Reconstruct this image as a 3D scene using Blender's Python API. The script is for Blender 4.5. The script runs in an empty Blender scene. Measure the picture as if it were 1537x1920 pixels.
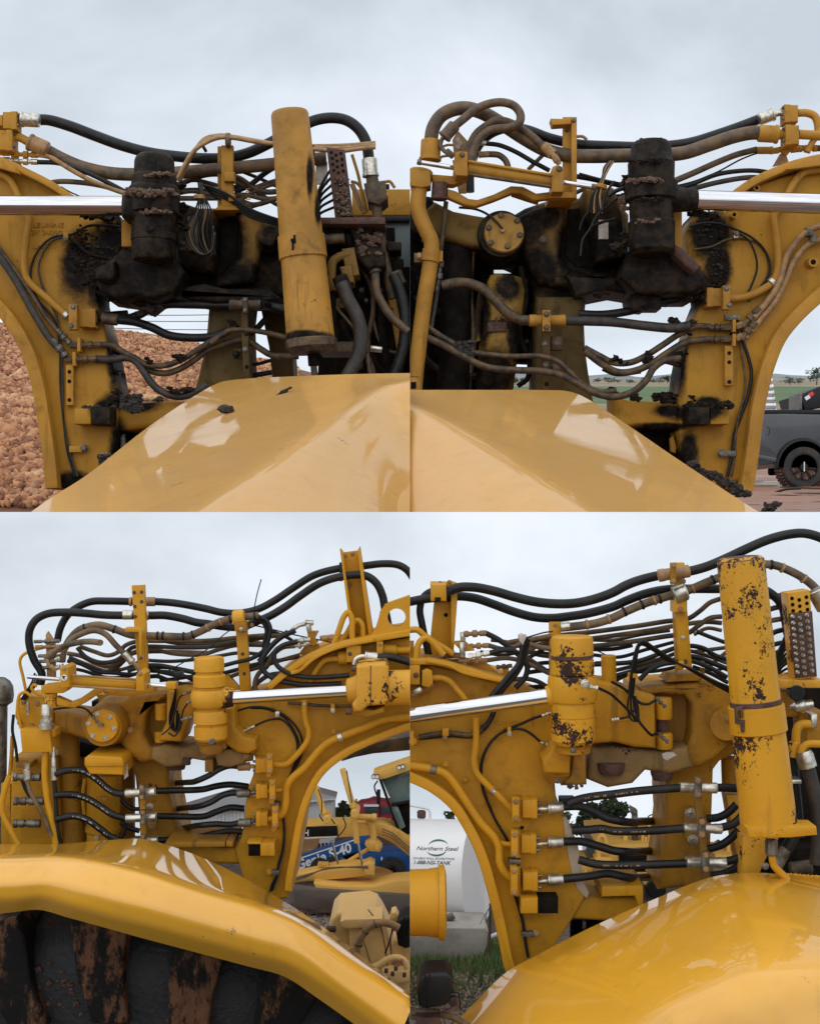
import bpy, bmesh, math, random
import numpy as np
from mathutils import Vector, Matrix
random.seed(7); rng = np.random.default_rng(11)
SC = bpy.context.scene; COL = SC.collection; R = math.radians
# ---------------------------------------------------------------- camera
F = 2600.0            # focal length in pixels of the 1537 x 1920 photograph
cd = bpy.data.cameras.new('camera'); cam = bpy.data.objects.new('camera', cd); COL.objects.link(cam)
cam.rotation_euler = (R(90), 0, 0); cd.sensor_fit = 'VERTICAL'; cd.sensor_height = 24; cd.lens = 24*F/1920
cd.clip_start = 0.05; cd.clip_end = 3000; SC.camera = cam
# ---------------------------------------------------------------- sky, sun, exposure
SUN_EL, SUN_ROT = 58, 205
W = bpy.data.worlds.new('World'); SC.world = W; W.use_nodes = True
nt = W.node_tree; nt.nodes.clear()
def _n(t, **k):
    n = nt.nodes.new(t)
    for a, b in k.items(): setattr(n, a, b)
    return n
sky = _n('ShaderNodeTexSky', sky_type='NISHITA', sun_disc=False, sun_elevation=R(SUN_EL), sun_rotation=R(SUN_ROT))
tc = _n('ShaderNodeTexCoord'); mp = _n('ShaderNodeMapping'); mp.inputs['Scale'].default_value = (1.0, 1.0, 1.7)
mp.inputs['Location'].default_value = (0.35, 0.1, 0.2)
n1 = _n('ShaderNodeTexNoise'); n1.inputs['Scale'].default_value = 3.4; n1.inputs['Detail'].default_value = 7; n1.inputs['Roughness'].default_value = 0.5
n1.inputs['Distortion'].default_value = 0.25
cr = _n('ShaderNodeValToRGB')
cr.color_ramp.elements[0].position = 0.38; cr.color_ramp.elements[0].color = (5.4, 6.0, 6.6, 1)
cr.color_ramp.elements[1].position = 0.6; cr.color_ramp.elements[1].color = (8.2, 8.75, 9.5, 1)
mx = _n('ShaderNodeMix', data_type='RGBA'); mx.inputs[0].default_value = 0.93
bg = _n('ShaderNodeBackground'); bg.inputs['Strength'].default_value = 0.1
wo = _n('ShaderNodeOutputWorld'); L = nt.links.new
L(tc.outputs['Generated'], mp.inputs['Vector']); L(mp.outputs['Vector'], n1.inputs['Vector']); L(n1.outputs['Fac'], cr.inputs['Fac'])
L(sky.outputs['Color'], mx.inputs[6]); L(cr.outputs['Color'], mx.inputs[7]); L(mx.outputs[2], bg.inputs['Color']); L(bg.outputs['Background'], wo.inputs['Surface'])
sd = bpy.data.lights.new('sun', 'SUN'); sd.energy = 1.5; sd.angle = R(125); sd.color = (1, 0.96, 0.9)
so = bpy.data.objects.new('sun', sd); COL.objects.link(so)
_az, _el = R(SUN_ROT), R(SUN_EL)     # light comes from above, behind the camera
so.rotation_euler = (-Vector((math.sin(_az)*math.cos(_el), math.cos(_az)*math.cos(_el), math.sin(_el)))).to_track_quat('-Z', 'Y').to_euler()
vs = SC.view_settings; vs.view_transform = 'Standard'; vs.look = 'None'; vs.exposure = 0.2; vs.gamma = 1; vs.use_curve_mapping = False
SC.cycles.max_bounces = 6
# ---------------------------------------------------------------- materials
class S: K = 1.0
class G:
    def __init__(s, name):
        s.m = bpy.data.materials.new(name); s.m.use_nodes = True; s.t = s.m.node_tree
        s.b = s.t.nodes['Principled BSDF']; s.k = S.K
        s.pos = s.node('ShaderNodeNewGeometry').outputs['Position']
    def node(s, t, **k):
        n = s.t.nodes.new(t)
        for a, b in k.items(): setattr(n, a, b)
        return n
    def put(s, sock, v):
        if isinstance(v, bpy.types.NodeSocket): s.t.links.new(v, sock)
        elif isinstance(v, (tuple, list)): sock.default_value = (*v, 1)[:4] if sock.type == 'RGBA' else v
        else: sock.default_value = v
    def noise(s, scale, detail=4, rough=0.55, stretch=None, dist=0):
        n = s.node('ShaderNodeTexNoise'); n.inputs['Scale'].default_value = scale/s.k; n.inputs['Detail'].default_value = detail
        n.inputs['Roughness'].default_value = rough; n.inputs['Distortion'].default_value = dist
        v = s.pos
        if stretch:
            m = s.node('ShaderNodeVectorMath', operation='MULTIPLY'); s.put(m.inputs[0], v); m.inputs[1].default_value = stretch; v = m.outputs[0]
        s.put(n.inputs['Vector'], v); return n.outputs['Fac']
    def step(s, v, lo, hi, a=0.0, b=1.0):
        n = s.node('ShaderNodeMapRange', interpolation_type='SMOOTHSTEP'); s.put(n.inputs[0], v)
        for i, q in enumerate((lo, hi, a, b)): n.inputs[i+1].default_value = q
        return n.outputs[0]
    def math(s, op, a, b=0.0):
        n = s.node('ShaderNodeMath', operation=op); s.put(n.inputs[0], a); s.put(n.inputs[1], b); return n.outputs[0]
    def mix(s, f, a, b):
        n = s.node('ShaderNodeMix', data_type='RGBA'); s.put(n.inputs[0], f); s.put(n.inputs[6], a); s.put(n.inputs[7], b); return n.outputs[2]
    def bump(s, h, strength=0.3, dist=0.01):
        n = s.node('ShaderNodeBump'); n.inputs['Strength'].default_value = strength; n.inputs['Distance'].default_value = dist
        s.put(n.inputs['Height'], h); s.put(s.b.inputs['Normal'], n.outputs[0])
    def set(s, **k):
        for a, v in k.items(): s.put(s.b.inputs[{'color': 'Base Color', 'rough': 'Roughness', 'metal': 'Metallic', 'coat': 'Coat Weight', 'coatr': 'Coat Roughness', 'spec': 'Specular IOR Level', 'alpha': 'Alpha', 'trans': 'Transmission Weight'}[a]], v)
        return s.m
GREASE = (0.004, 0.0032, 0.0026)
def paint(name, base, rough=0.38, dirt=0.5, dirtcol=(0.16, 0.085, 0.02), chips=0.0, grease=None, D=8.5, bump=0.15, coat=0.0, chipcol=(0.022, 0.012, 0.01), fine=60):
    g = G(name)
    a = g.noise(2.3, 6, 0.62); b = g.noise(9, 6, 0.65); st = g.noise(7, 5, 0.6, (2.2, 2.2, 0.25))
    c = g.mix(g.step(a, 0.35, 0.7, 0, 0.5*dirt), base, dirtcol)
    c = g.mix(g.step(b, 0.5, 0.78, 0, 0.75*dirt), c, dirtcol)
    c = g.mix(g.step(st, 0.58, 0.75, 0, 0.6*dirt), c, tuple(x*0.5 for x in dirtcol))
    ro = g.step(b, 0.3, 0.75, rough, min(1, rough+0.3*dirt+0.05)); h = g.noise(fine, 5, 0.6)
    if chips:
        f = g.noise(75, 7, 0.74); cl = g.noise(5.5, 5, 0.65)
        k = g.step(g.math('ADD', g.math('MULTIPLY', f, 0.5), g.math('MULTIPLY', cl, 0.8)), 0.845-0.2*chips, 0.86-0.2*chips)
        c = g.mix(k, c, g.mix(g.step(b, 0.4, 0.6), chipcol, (0.036, 0.016, 0.013))); ro = g.math('ADD', ro, g.math('MULTIPLY', k, 0.3))
        h = g.math('SUBTRACT', h, g.math('MULTIPLY', k, 0.7))
    if grease:
        nz = g.math('ADD', g.noise(5, 7, 0.72), g.math('MULTIPLY', g.noise(30, 4, 0.7), 0.4))
        k = None
        for (px, py, rx, ry) in grease:
            s1 = g.node('ShaderNodeVectorMath', operation='SUBTRACT'); g.put(s1.inputs[0], g.pos); s1.inputs[1].default_value = ((px-768.5)/F*D*g.k, 0, (960-py)/F*D*g.k)
            s2 = g.node('ShaderNodeVectorMath', operation='MULTIPLY'); g.put(s2.inputs[0], s1.outputs[0]); s2.inputs[1].default_value = (F/(rx*D*g.k), 0, F/(ry*D*g.k))
            s3 = g.node('ShaderNodeVectorMath', operation='LENGTH'); g.put(s3.inputs[0], s2.outputs[0])
            q = g.math('ADD', s3.outputs['Value'], g.math('MULTIPLY', g.math('SUBTRACT', nz, 0.7), 0.9))
            q = g.step(q, 0.6, 1.22, 1, 0); k = q if k is None else g.math('MAXIMUM', k, q)
        k_grease = k; gc = g.mix(g.step(g.noise(14, 6, 0.7), 0.42, 0.72), GREASE, (0.036, 0.022, 0.012))
        c = g.mix(k, c, gc); ro = g.mix(k, ro, (0.62, 0.62, 0.62)); h = g.math('ADD', h, g.math('MULTIPLY', g.math('MULTIPLY', k, g.noise(22, 6, 0.7)), 1.6))
    g.bump(h, bump, 0.012); g.set(color=c, rough=ro, coat=coat, coatr=g.step(g.math('ADD', a, g.math('MULTIPLY', b, .3)), .55, .9, .015, .1) if coat else .03)
    if not coat: g.set(spec=0.2 if not grease else g.math('SUBTRACT', 0.2, g.math('MULTIPLY', k_grease, 0.1)))
    return g.m
def plain(name, col, rough=0.5, metal=0.0, var=0.25, scale=12, col2=None, bump=0.0, bscale=40, coat=0.0, spec=0.5, stretch=None):
    g = G(name); n = g.noise(scale, 6, 0.65, stretch)
    c2 = col2 or tuple(x*(1-var) for x in col)
    g.set(color=g.mix(g.step(n, 0.38, 0.66), col, c2), rough=rough, metal=metal, coat=coat, spec=spec)
    if bump: g.bump(g.noise(bscale, 5, 0.65), bump, 0.015)
    return g.m
M = {}
M['grease'] = plain('caked_grease', (0.0035, 0.0028, 0.0022), 0.55, col2=(0.03, 0.019, 0.0115), scale=6, bump=1.0, bscale=15, spec=0.14)
M['grease_brown'] = plain('dry_grease_clods', (0.065, 0.042, 0.03), 0.85, col2=(0.19, 0.115, 0.075), scale=40, bump=0.8, bscale=60)
M['mud'] = plain('dark_mud', (0.018, 0.015, 0.012), 0.8, col2=(0.04, 0.03, 0.024), scale=20, bump=0.9, bscale=30)
M['rubber'] = plain('black_rubber_hose', (0.007, 0.0072, 0.008), 0.4, col2=(0.018, 0.017, 0.017), scale=7, bump=0.12, bscale=90, spec=0.27)
M['rubber_dull'] = plain('dusty_rubber_hose', (0.022, 0.019, 0.017), 0.6, col2=(0.055, 0.042, 0.03), scale=8, bump=0.2, bscale=60)
M['hose_brown'] = plain('painted_brown_hose', (0.135, 0.078, 0.034), 0.55, col2=(0.05, 0.034, 0.022), scale=6, bump=0.2, bscale=60)
M['hose_tan'] = plain('tan_painted_hose', (0.36, 0.2, 0.075), 0.5, col2=(0.2, 0.115, 0.05), scale=8)
M['hose_grime_shade'] = plain('grimy_hose_and_shade', (0.03, 0.021, 0.014), 0.6, col2=(0.12, 0.07, 0.024), scale=7, bump=0.4, bscale=40)  # grime on hoses; also the shadow tone painted on the far flange
M['steel'] = plain('zinc_steel', (0.62, 0.6, 0.53), 0.32, 0.85, col2=(0.34, 0.31, 0.26), scale=22, bump=0.08)
M['steel_dark'] = plain('dull_steel', (0.19, 0.175, 0.15), 0.5, 0.6, col2=(0.075, 0.06, 0.045), scale=25, bump=0.2)
M['chrome'] = plain('chromed_rod', (0.66, 0.66, 0.68), 0.07, 1.0, var=0.22, scale=5, stretch=(0.3, 6, 6))
M['black'] = plain('black_plastic', (0.007, 0.007, 0.008), 0.45, var=0.4, spec=0.3)
M['void'] = plain('greasy_steel_and_shade', (0.004, 0.0032, 0.0027), 0.7, col2=(0.014, 0.009, 0.0055), scale=6, bump=0.4, spec=0.1)  # near-black: oily steel, and shade painted into hollows and under parts
M['rust'] = plain('rusty_steel', (0.1, 0.045, 0.03), 0.75, col2=(0.04, 0.022, 0.018), scale=16, bump=0.4)
M['white'] = plain('white_paint', (0.78, 0.78, 0.78), 0.4, var=0.08, scale=1.5)
M['tag'] = plain('paper_tag', (0.5, 0.45, 0.4), 0.8, var=0.3)
# ---------------------------------------------------------------- objects
S.x = 0; S.z = 0; S.D = 8.5; S.K = 1.0; S.root = None; S.loc = Vector((0, 0, 0))
def P(px, py, dy=0.0, Y=None):
    y = ((Y if Y is not None else S.D) + dy)*S.K       # K: scales this site about the camera, size and distance alike
    return Vector(((px-768.5)/F*y, y, (960-py)/F*y))
def px(v): return v*S.D/F            # pixels -> unscaled metres at the panel's working distance
def PX(v): return px(v)*S.K          # pixels -> metres
def panel(x, z, D, K=1.0): S.x, S.z, S.D, S.K = x, z, D, K
def thing(name, label, cat, loc, group=None):
    o = bpy.data.objects.new(name, None); COL.objects.link(o); o.location = loc; o.empty_display_size = 0.2
    o['label'] = label; o['category'] = cat
    if group: o['group'] = group
    S.root = o; S.loc = Vector(loc); return o
def tag(o, label, cat, group=None):
    o['label'] = label; o['category'] = cat
    if group: o['group'] = group
    return o
def clip(bm):
    # one picture of the four stays on its own side of the shared dividing planes
    for ax, sgn in ((0, S.x), (2, S.z)):
        if not sgn or not bm.verts: continue
        lim = min(v.co[ax]*sgn for v in bm.verts)
        if lim < 0.0001:
            no = Vector((0, 0, 0)); no[ax] = -sgn; co = Vector((0, 0, 0)); co[ax] = sgn*0.0001
            r = bmesh.ops.bisect_plane(bm, geom=bm.verts[:]+bm.edges[:]+bm.faces[:], plane_co=co, plane_no=no, clear_outer=True, dist=1e-6)
            es = [e for e in r['geom_cut'] if isinstance(e, bmesh.types.BMEdge)]
            if es:
                try: bmesh.ops.holes_fill(bm, edges=es, sides=0)
                except Exception: pass
def link(name, bm, mat, parent='root', smooth=35, kind=None, doclip=True):
    if doclip: clip(bm)
    if parent == 'root': parent = S.root
    if parent is not None:
        for v in bm.verts: v.co -= S.loc
    me = bpy.data.meshes.new(name); bm.to_mesh(me); bm.free(); me.materials.append(M[mat] if isinstance(mat, str) else mat)
    if smooth:
        for p in me.polygons: p.use_smooth = True
        me.set_sharp_from_angle(angle=R(smooth))
    o = bpy.data.objects.new(name, me); COL.objects.link(o)
    if parent is not None: o.parent = parent
    if kind: o['kind'] = kind
    return o
def spline(pts, n=7):
    pts = [Vector(p) for p in pts]
    if len(pts) < 3: return pts
    q = [pts[0]*2-pts[1]] + pts + [pts[-1]*2-pts[-2]]; out = []
    for i in range(1, len(q)-2):
        a, b, c, d = q[i-1:i+3]
        t1 = max((b-a).length, 1e-6)**0.5; t2 = max((c-b).length, 1e-6)**0.5; t3 = max((d-c).length, 1e-6)**0.5
        m1 = (c-b) - ((c-a)*(t2/(t1+t2)) - (b-a)*(t2/t1)) if 0 else ((b-a)/t1-(c-a)/(t1+t2)+(c-b)/t2)*t2
        m2 = ((c-b)/t2-(d-b)/(t2+t3)+(d-c)/t3)*t2
        for k in range(n):
            t = k/n; t_2 = t*t; t_3 = t_2*t
            out.append(b*(2*t_3-3*t_2+1)+m1*(t_3-2*t_2+t)+c*(-2*t_3+3*t_2)+m2*(t_3-t_2))
    out.append(pts[-1]); return out
def add_tube(bm, path, r, n=12, cap=True):
    rr = r if callable(r) else (lambda t: r)
    rings = []; up = None; N = len(path)
    for i, p in enumerate(path):
        t = (path[min(i+1, N-1)]-path[max(i-1, 0)])
        if t.length < 1e-9: t = Vector((1, 0, 0))
        t.normalize()
        if up is None: up = Vector((0, -1, 0.01)) if abs(t.y) < 0.9 else Vector((0, 0, 1))
        up = (up - t*up.dot(t)); up.normalize(); s = t.cross(up); q = rr(i/max(N-1, 1))
        rings.append([bm.verts.new(p+up*(q*math.cos(2*math.pi*k/n))+s*(q*math.sin(2*math.pi*k/n))) for k in range(n)])
    for a, b in zip(rings, rings[1:]):
        for k in range(n): bm.faces.new((a[k], a[(k+1) % n], b[(k+1) % n], b[k]))
    if cap: bm.faces.new(rings[0][::-1]); bm.faces.new(rings[-1])
def pp(p, dy=0): return P(p[0], p[1], (p[2] if len(p) > 2 else dy))
def H(name, mat, pts, r, dy=0.0, n=12, parent='root', sag=None):
    """a hose, line or wire through pixel points"""
    bm = bmesh.new(); add_tube(bm, spline([pp(p, dy) for p in pts]), PX(r), n); bmesh.ops.recalc_face_normals(bm, faces=bm.faces)
    return link(name, bm, mat, parent, 50)
def hose_print(hose, pts, r, dy, a, b, mat='hose_tan'):
    """worn layline print along the side of a hose, from share a to share b of its length"""
    q = spline([pp(p, dy) for p in pts], 40); bm = bmesh.new(); i = int(a*len(q)); R_ = PX(r)*1.012
    while i < b*len(q)-3:
        w = random.randint(1, 3)
        if random.random() < .74:
            for (u, v) in ((q[i], q[min(i+w, len(q)-1)]),):
                t = (v-u).normalized(); up = (Vector((0, 0, 1))-t*t.z).normalized(); f = Vector((0, -1, 0)); f = (f-t*f.dot(t)).normalized(); hgt = random.uniform(.12, .2)
                bm.faces.new([bm.verts.new(c+(f*math.cos(g_)+up*math.sin(g_))*R_) for c, g_ in ((u, .1-hgt), (v, .1-hgt), (v, .1+hgt), (u, .1+hgt))])
        i += w+random.choice((1, 1, 1, 2, 6))
    return link('hose_print', bm, mat, hose, 0, 'stuff')
def C(name, mat, p0, p1, prof, dy=0.0, n=28, parent='root', smooth=35):
    """a turned part from p0 to p1; prof = radius or [(t, radius in px)]"""
    a, b = pp(p0, dy), pp(p1, dy)
    if tuple(p0[:2]) == tuple(p1[:2]): a = Vector((b.x, a.y, b.z))      # square to the plate it stands on
    if not isinstance(prof, (list, tuple)):
        r = prof; e = min(0.12, 1.5/max((b-a).length/PX(1), 1)); prof = [(0, r-min(1.5, r*.15)), (e, r), (1-e, r), (1, r-min(1.5, r*.15))]
    ax = (b-a); ln = ax.length; ax.normalize(); u = ax.orthogonal().normalized(); v = ax.cross(u)
    bm = bmesh.new(); rings = []
    for t, r in prof:
        c = a+ax*(ln*t); rings.append([bm.verts.new(c+u*(PX(r)*math.cos(2*math.pi*k/n))+v*(PX(r)*math.sin(2*math.pi*k/n))) for k in range(n)])
    for q, w in zip(rings, rings[1:]):
        for k in range(n): bm.faces.new((q[k], q[(k+1) % n], w[(k+1) % n], w[k]))
    bm.faces.new(rings[0][::-1]); bm.faces.new(rings[-1]); bmesh.ops.recalc_face_normals(bm, faces=bm.faces)
    return link(name, bm, mat, parent, smooth)
def area2(q): return sum(q[i][0]*q[(i+1) % len(q)][1]-q[(i+1) % len(q)][0]*q[i][1] for i in range(len(q)))
def add_prism(bm, poly, y0, depth, w, segs):
    """poly in world (x, z); front face at y0, rounded front rim of radius w"""
    if area2(poly) < 0: poly = poly[::-1]
    n = len(poly); nor = []
    for i in range(n):
        a, b, c = Vector(poly[i-1]), Vector(poly[i]), Vector(poly[(i+1) % n])
        d1 = (b-a); d2 = (c-b)
        d1 = d1.normalized() if d1.length > 1e-9 else Vector((1, 0)); d2 = d2.normalized() if d2.length > 1e-9 else d1
        m = Vector((-d1.y, d1.x))+Vector((-d2.y, d2.x))
        if m.length < 1e-6: m = Vector((-d1.y, d1.x))
        m.normalize(); k = max(0.45, m.dot(Vector((-d1.y, d1.x)))); nor.append(m/k)
    w = min(w, depth*0.49); rings = []
    lv = [(w*(1-math.cos(math.pi/2*s/segs)), w*(1-math.sin(math.pi/2*s/segs))) for s in range(segs, -1, -1)] if w > 0 else [(0, 0)]
    for ins, dy in lv: rings.append([bm.verts.new((p[0]+m.x*ins, y0+dy, p[1]+m.y*ins)) for p, m in zip(poly, nor)])
    rings.append([bm.verts.new((p[0], y0+depth, p[1])) for p in poly])
    for a, b in zip(rings, rings[1:]):
        for k in range(n): bm.faces.new((a[k], a[(k+1) % n], b[(k+1) % n], b[k]))
    bm.faces.new(rings[0]); bm.faces.new(rings[-1][::-1])
def B(name, mat, poly, dy=0.0, depth=0.1, w=1.5, curve=False, parent='root', segs=2, smooth=35, kind=None):
    """a plate or casting: outline in pixels, thickness in metres"""
    q = [P(p[0], p[1], dy) for p in poly]
    if curve: q = spline(q+[q[0]], 5)[:-1]
    bm = bmesh.new(); add_prism(bm, [(v.x, v.z) for v in q], q[0].y, depth*S.K, PX(w), segs)
    bm.normal_update(); bmesh.ops.triangulate(bm, faces=[f for f in bm.faces if len(f.verts) > 4], ngon_method='EAR_CLIP'); bmesh.ops.recalc_face_normals(bm, faces=bm.faces)
    return link(name, bm, mat, parent, smooth, kind)
def Q(name, mat, x0, y0, x1, y1, dy=0.0, depth=0.1, w=1.5, parent='root'):
    return B(name, mat, [(x0, y0), (x1, y0), (x1, y1), (x0, y1)], dy, depth, w, parent=parent)
def bar(name, mat, p0, p1, wid, dy=0.0, depth=0.03, w=1.0, parent='root'):
    a, b = Vector(p0[:2]), Vector(p1[:2]); d = (b-a).normalized()*0.5*wid; q = Vector((-d.y, d.x))
    return B(name, mat, [tuple(a+q), tuple(b+q), tuple(b-q), tuple(a-q)], dy, depth, w, parent=parent)
def strip(name, mat, pts, wid, dy=0.0, depth=0.1, w=1.5, parent='root'):
    """a flange: ribbon of width wid (px) along a curved line, standing proud"""
    q = spline([Vector((p[0], p[1], 0)) for p in pts], 6); a = []; b = []
    for i, p in enumerate(q):
        t = (q[min(i+1, len(q)-1)]-q[max(i-1, 0)]).normalized(); nn = Vector((-t.y, t.x, 0))*wid/2
        a.append(tuple(p+nn)[:2]); b.append(tuple(p-nn)[:2])
    return B(name, mat, a+b[::-1], dy, depth, w, parent=parent)
_bolt = None
def bolt(parent, x, y, r, dy, mat='steel_dark', name='bolt'):
    global _bolt
    key = mat if isinstance(mat, str) else mat.name
    if _bolt is None: _bolt = {}
    if key not in _bolt:
        bm = bmesh.new()
        def ring(n, rad, yy, ph=0): return [bm.verts.new((rad*math.cos(2*math.pi*k/n+ph), yy, rad*math.sin(2*math.pi*k/n+ph))) for k in range(n)]
        for n, prof in ((12, [(1.3, 0.3), (1.3, -0.2), (1.2, -0.26)]), (6, [(1.0, -0.2), (1.0, -0.85), (0.8, -1.0)])):
            rs = [ring(n, *p) for p in prof]
            for a, b in zip(rs, rs[1:]):
                for k in range(n): bm.faces.new((a[k], a[(k+1) % n], b[(k+1) % n], b[k]))
            bm.faces.new(rs[-1])
        bmesh.ops.recalc_face_normals(bm, faces=bm.faces)
        me = bpy.data.meshes.new('bolt_head'); bm.to_mesh(me); bm.free(); me.materials.append(M[mat] if isinstance(mat, str) else mat); _bolt[key] = me
    o = bpy.data.objects.new(name, _bolt[key]); COL.objects.link(o); o.parent = parent or S.root
    o.location = P(x, y, dy)-S.loc; o.scale = (PX(r),)*3; o.rotation_euler = (0, random.random()*1.0, 0); return o
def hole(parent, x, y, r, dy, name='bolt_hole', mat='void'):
    """a hole: its inner shade painted as a dark disc with a rim standing 1 mm proud"""
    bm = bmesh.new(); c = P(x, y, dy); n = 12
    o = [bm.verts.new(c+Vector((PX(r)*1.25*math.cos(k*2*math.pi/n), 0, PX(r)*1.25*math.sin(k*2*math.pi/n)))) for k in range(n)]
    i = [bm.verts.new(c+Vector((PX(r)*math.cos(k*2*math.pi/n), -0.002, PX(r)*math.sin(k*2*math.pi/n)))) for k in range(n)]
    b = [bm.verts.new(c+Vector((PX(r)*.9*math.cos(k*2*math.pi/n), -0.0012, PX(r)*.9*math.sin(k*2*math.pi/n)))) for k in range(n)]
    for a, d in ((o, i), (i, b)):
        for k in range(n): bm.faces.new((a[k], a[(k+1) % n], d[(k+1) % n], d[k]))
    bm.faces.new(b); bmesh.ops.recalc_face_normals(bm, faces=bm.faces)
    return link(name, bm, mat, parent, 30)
def wob(v, s, a):
    from mathutils import noise
    return a*noise.noise(v*s)+0.5*a*noise.noise(v*s*2.3+Vector((3, 1, 7)))
def lumps(name, mat, blobs, dy=0.0, parent='root', kind='stuff', flat=0.8, doclip=True):
    """clods: rough little lumps at (x, y, r[, dy]) in pixels"""
    bm = bmesh.new()
    for b in blobs:
        c = P(b[0], b[1], b[3] if len(b) > 3 else dy); r = PX(b[2]); v0 = len(bm.verts)
        res = bmesh.ops.create_icosphere(bm, subdivisions=2, radius=1)
        s = Vector((1+random.uniform(-.2, .4), random.uniform(.7, 1), flat*random.uniform(.8, 1.1))); off = Vector((random.random()*50, random.random()*50, 0))
        for v in res['verts']:
            k = 1+wob(v.co+off, 1.6, 0.75); v.co = c+Vector((v.co.x*s.x, v.co.y*s.y, v.co.z*s.z))*r*k
    return link(name, bm, mat, parent, 25, kind, doclip)
def scatter_lumps(x0, y0, x1, y1, n, r0, r1): return [(x0+(x1-x0)*random.random(), y0+(y1-y0)*random.random(), random.uniform(r0, r1)) for _ in range(n)]
def loft(name, mat, rows, nu=8, nv=8, thick=0.02, parent='root', smooth=60, soft=None):
    """a sheet through rows of (px, py, Y) points, with a real thickness"""
    g = [spline([P(p[0], p[1], 0, p[2]) for p in row], nu) for row in rows]
    cols = [spline([g[i][j] for i in range(len(g))], nv) for j in range(len(g[0]))]
    if soft is not None:      # flat pressed panels between the rows, the folds only eased
        cols = []
        for j in range(len(g[0])):
            c = [g[i][j].lerp(g[i+1][j], k/nv) for i in range(len(g)-1) for k in range(nv)]+[g[-1][j]]
            for _ in range(soft): c = [c[0]]+[c[i]*.5+(c[i-1]+c[i+1])*.25 for i in range(1, len(c)-1)]+[c[-1]]
            cols.append(c)
    bm = bmesh.new(); V = [[bm.verts.new(p) for p in c] for c in cols]
    for a, b in zip(V, V[1:]):
        for k in range(len(a)-1): bm.faces.new((a[k], b[k], b[k+1], a[k+1]))
    bmesh.ops.recalc_face_normals(bm, faces=bm.faces); bm.normal_update()
    if sum(f.normal.dot(-f.calc_center_median()) for f in bm.faces) < 0: bmesh.ops.reverse_faces(bm, faces=bm.faces)
    bm.normal_update()
    ret = bmesh.ops.solidify(bm, geom=bm.faces[:], thickness=thick*S.K)
    return link(name, bm, mat, parent, smooth)
def text(name, body, mat, px_, py_, h, dy=0.0, rot=0.0, shear=0.0, parent='root', ext=0.002, sx=1.0, bold=0.0, Y=None, align='LEFT', spacing=1.0, face=None):
    cu = bpy.data.curves.new(name, 'FONT'); cu.body = body; cu.extrude = ext*S.K; cu.shear = shear; cu.offset = bold; cu.align_x = align; cu.space_character = spacing
    cu.materials.append(M[mat] if isinstance(mat, str) else mat)
    p = P(px_, py_, dy, Y); y = p.y; cu.size = h/0.7*y/F; cu.offset = bold*cu.size
    t = bpy.data.objects.new('tmp', cu); COL.objects.link(t); bpy.context.view_layer.update()
    me = bpy.data.meshes.new_from_object(t.evaluated_get(bpy.context.evaluated_depsgraph_get())); bpy.data.objects.remove(t)
    if not me.materials: me.materials.append(M[mat] if isinstance(mat, str) else mat)
    me.name = name; o = bpy.data.objects.new(name, me); COL.objects.link(o)
    if parent == 'root': parent = S.root
    o.parent = parent; o.location = p-(S.loc if parent is not None else Vector()); o.rotation_euler = (R(90), R(-rot), 0); o.scale = (sx, 1, 1); return o
def sleeve(mat, p0, p1, r, dy=0.0, parent='root', name='hose_sleeve'):
    return C(name, mat, p0, p1, [(0, r*.78), (0.03, r*.95), (0.1, r), (0.82, r), (0.86, r*1.1), (0.97, r*1.1), (1, r*.9)], dy, 20, parent)
def nut(mat, p0, p1, r, dy=0.0, parent='root'): return C('hex_fitting', mat, p0, p1, [(0, r*.85), (0.12, r), (0.88, r), (1, r*.85)], dy, 6, parent, 20)
def fitting(mat, p0, p1, r, dy=0.0, parent='root'):
    """crimped end, nut and neck of a small hose"""
    return C('hose_fitting', mat, p0, p1, [(0, r*.7), (.02, r), (.3, r), (.33, r*.7), (.4, r*.7), (.43, r*1.25), (.62, r*1.25), (.65, r*.75), (.8, r*.75), (.82, r*1.1), (1, r*1.1)], dy, 10, parent, 25)
def band(mat, x, y, r, ang, dy=0.0, wid=6, parent='root', name='hose_clamp'):
    d = Vector((math.cos(R(ang)), -math.sin(R(ang))))*wid/2
    return C(name, mat, (x-d.x, y-d.y), (x+d.x, y+d.y), [(0, r*1.0), (.1, r*1.14), (.9, r*1.14), (1, r*1.0)], dy, 16, parent)
def flange(mat, x0, x1, y, h, dy, side, bmat='steel_dark', bolts=True):
    """split flange block on a line: two halves, seam and cap screws"""
    o = Q('flange_block', mat, x0, y-h/2, x1, y+h/2, dy-px(h/2), px(h), 3)
    m = x0+(x1-x0)*.6
    Q('flange_cap', mat, m if side > 0 else x0-1.5, y-h/2-1.2, x1+1.5 if side > 0 else x0+(x1-x0)*.4, y+h/2+1.2, dy-px(h/2)-px(1.2), px(h)+px(2.4), 3, parent=o)
    if bolts:
        xe = x1 if side > 0 else x0
        for s in (-1, 1):
            for t in (-1, 1):
                C('cap_screw', bmat, (xe, y+s*h*.32), (xe+side*h*.22, y+s*h*.32), h*.1, dy+t*px(h*.3), 8, o)
    return o
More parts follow.
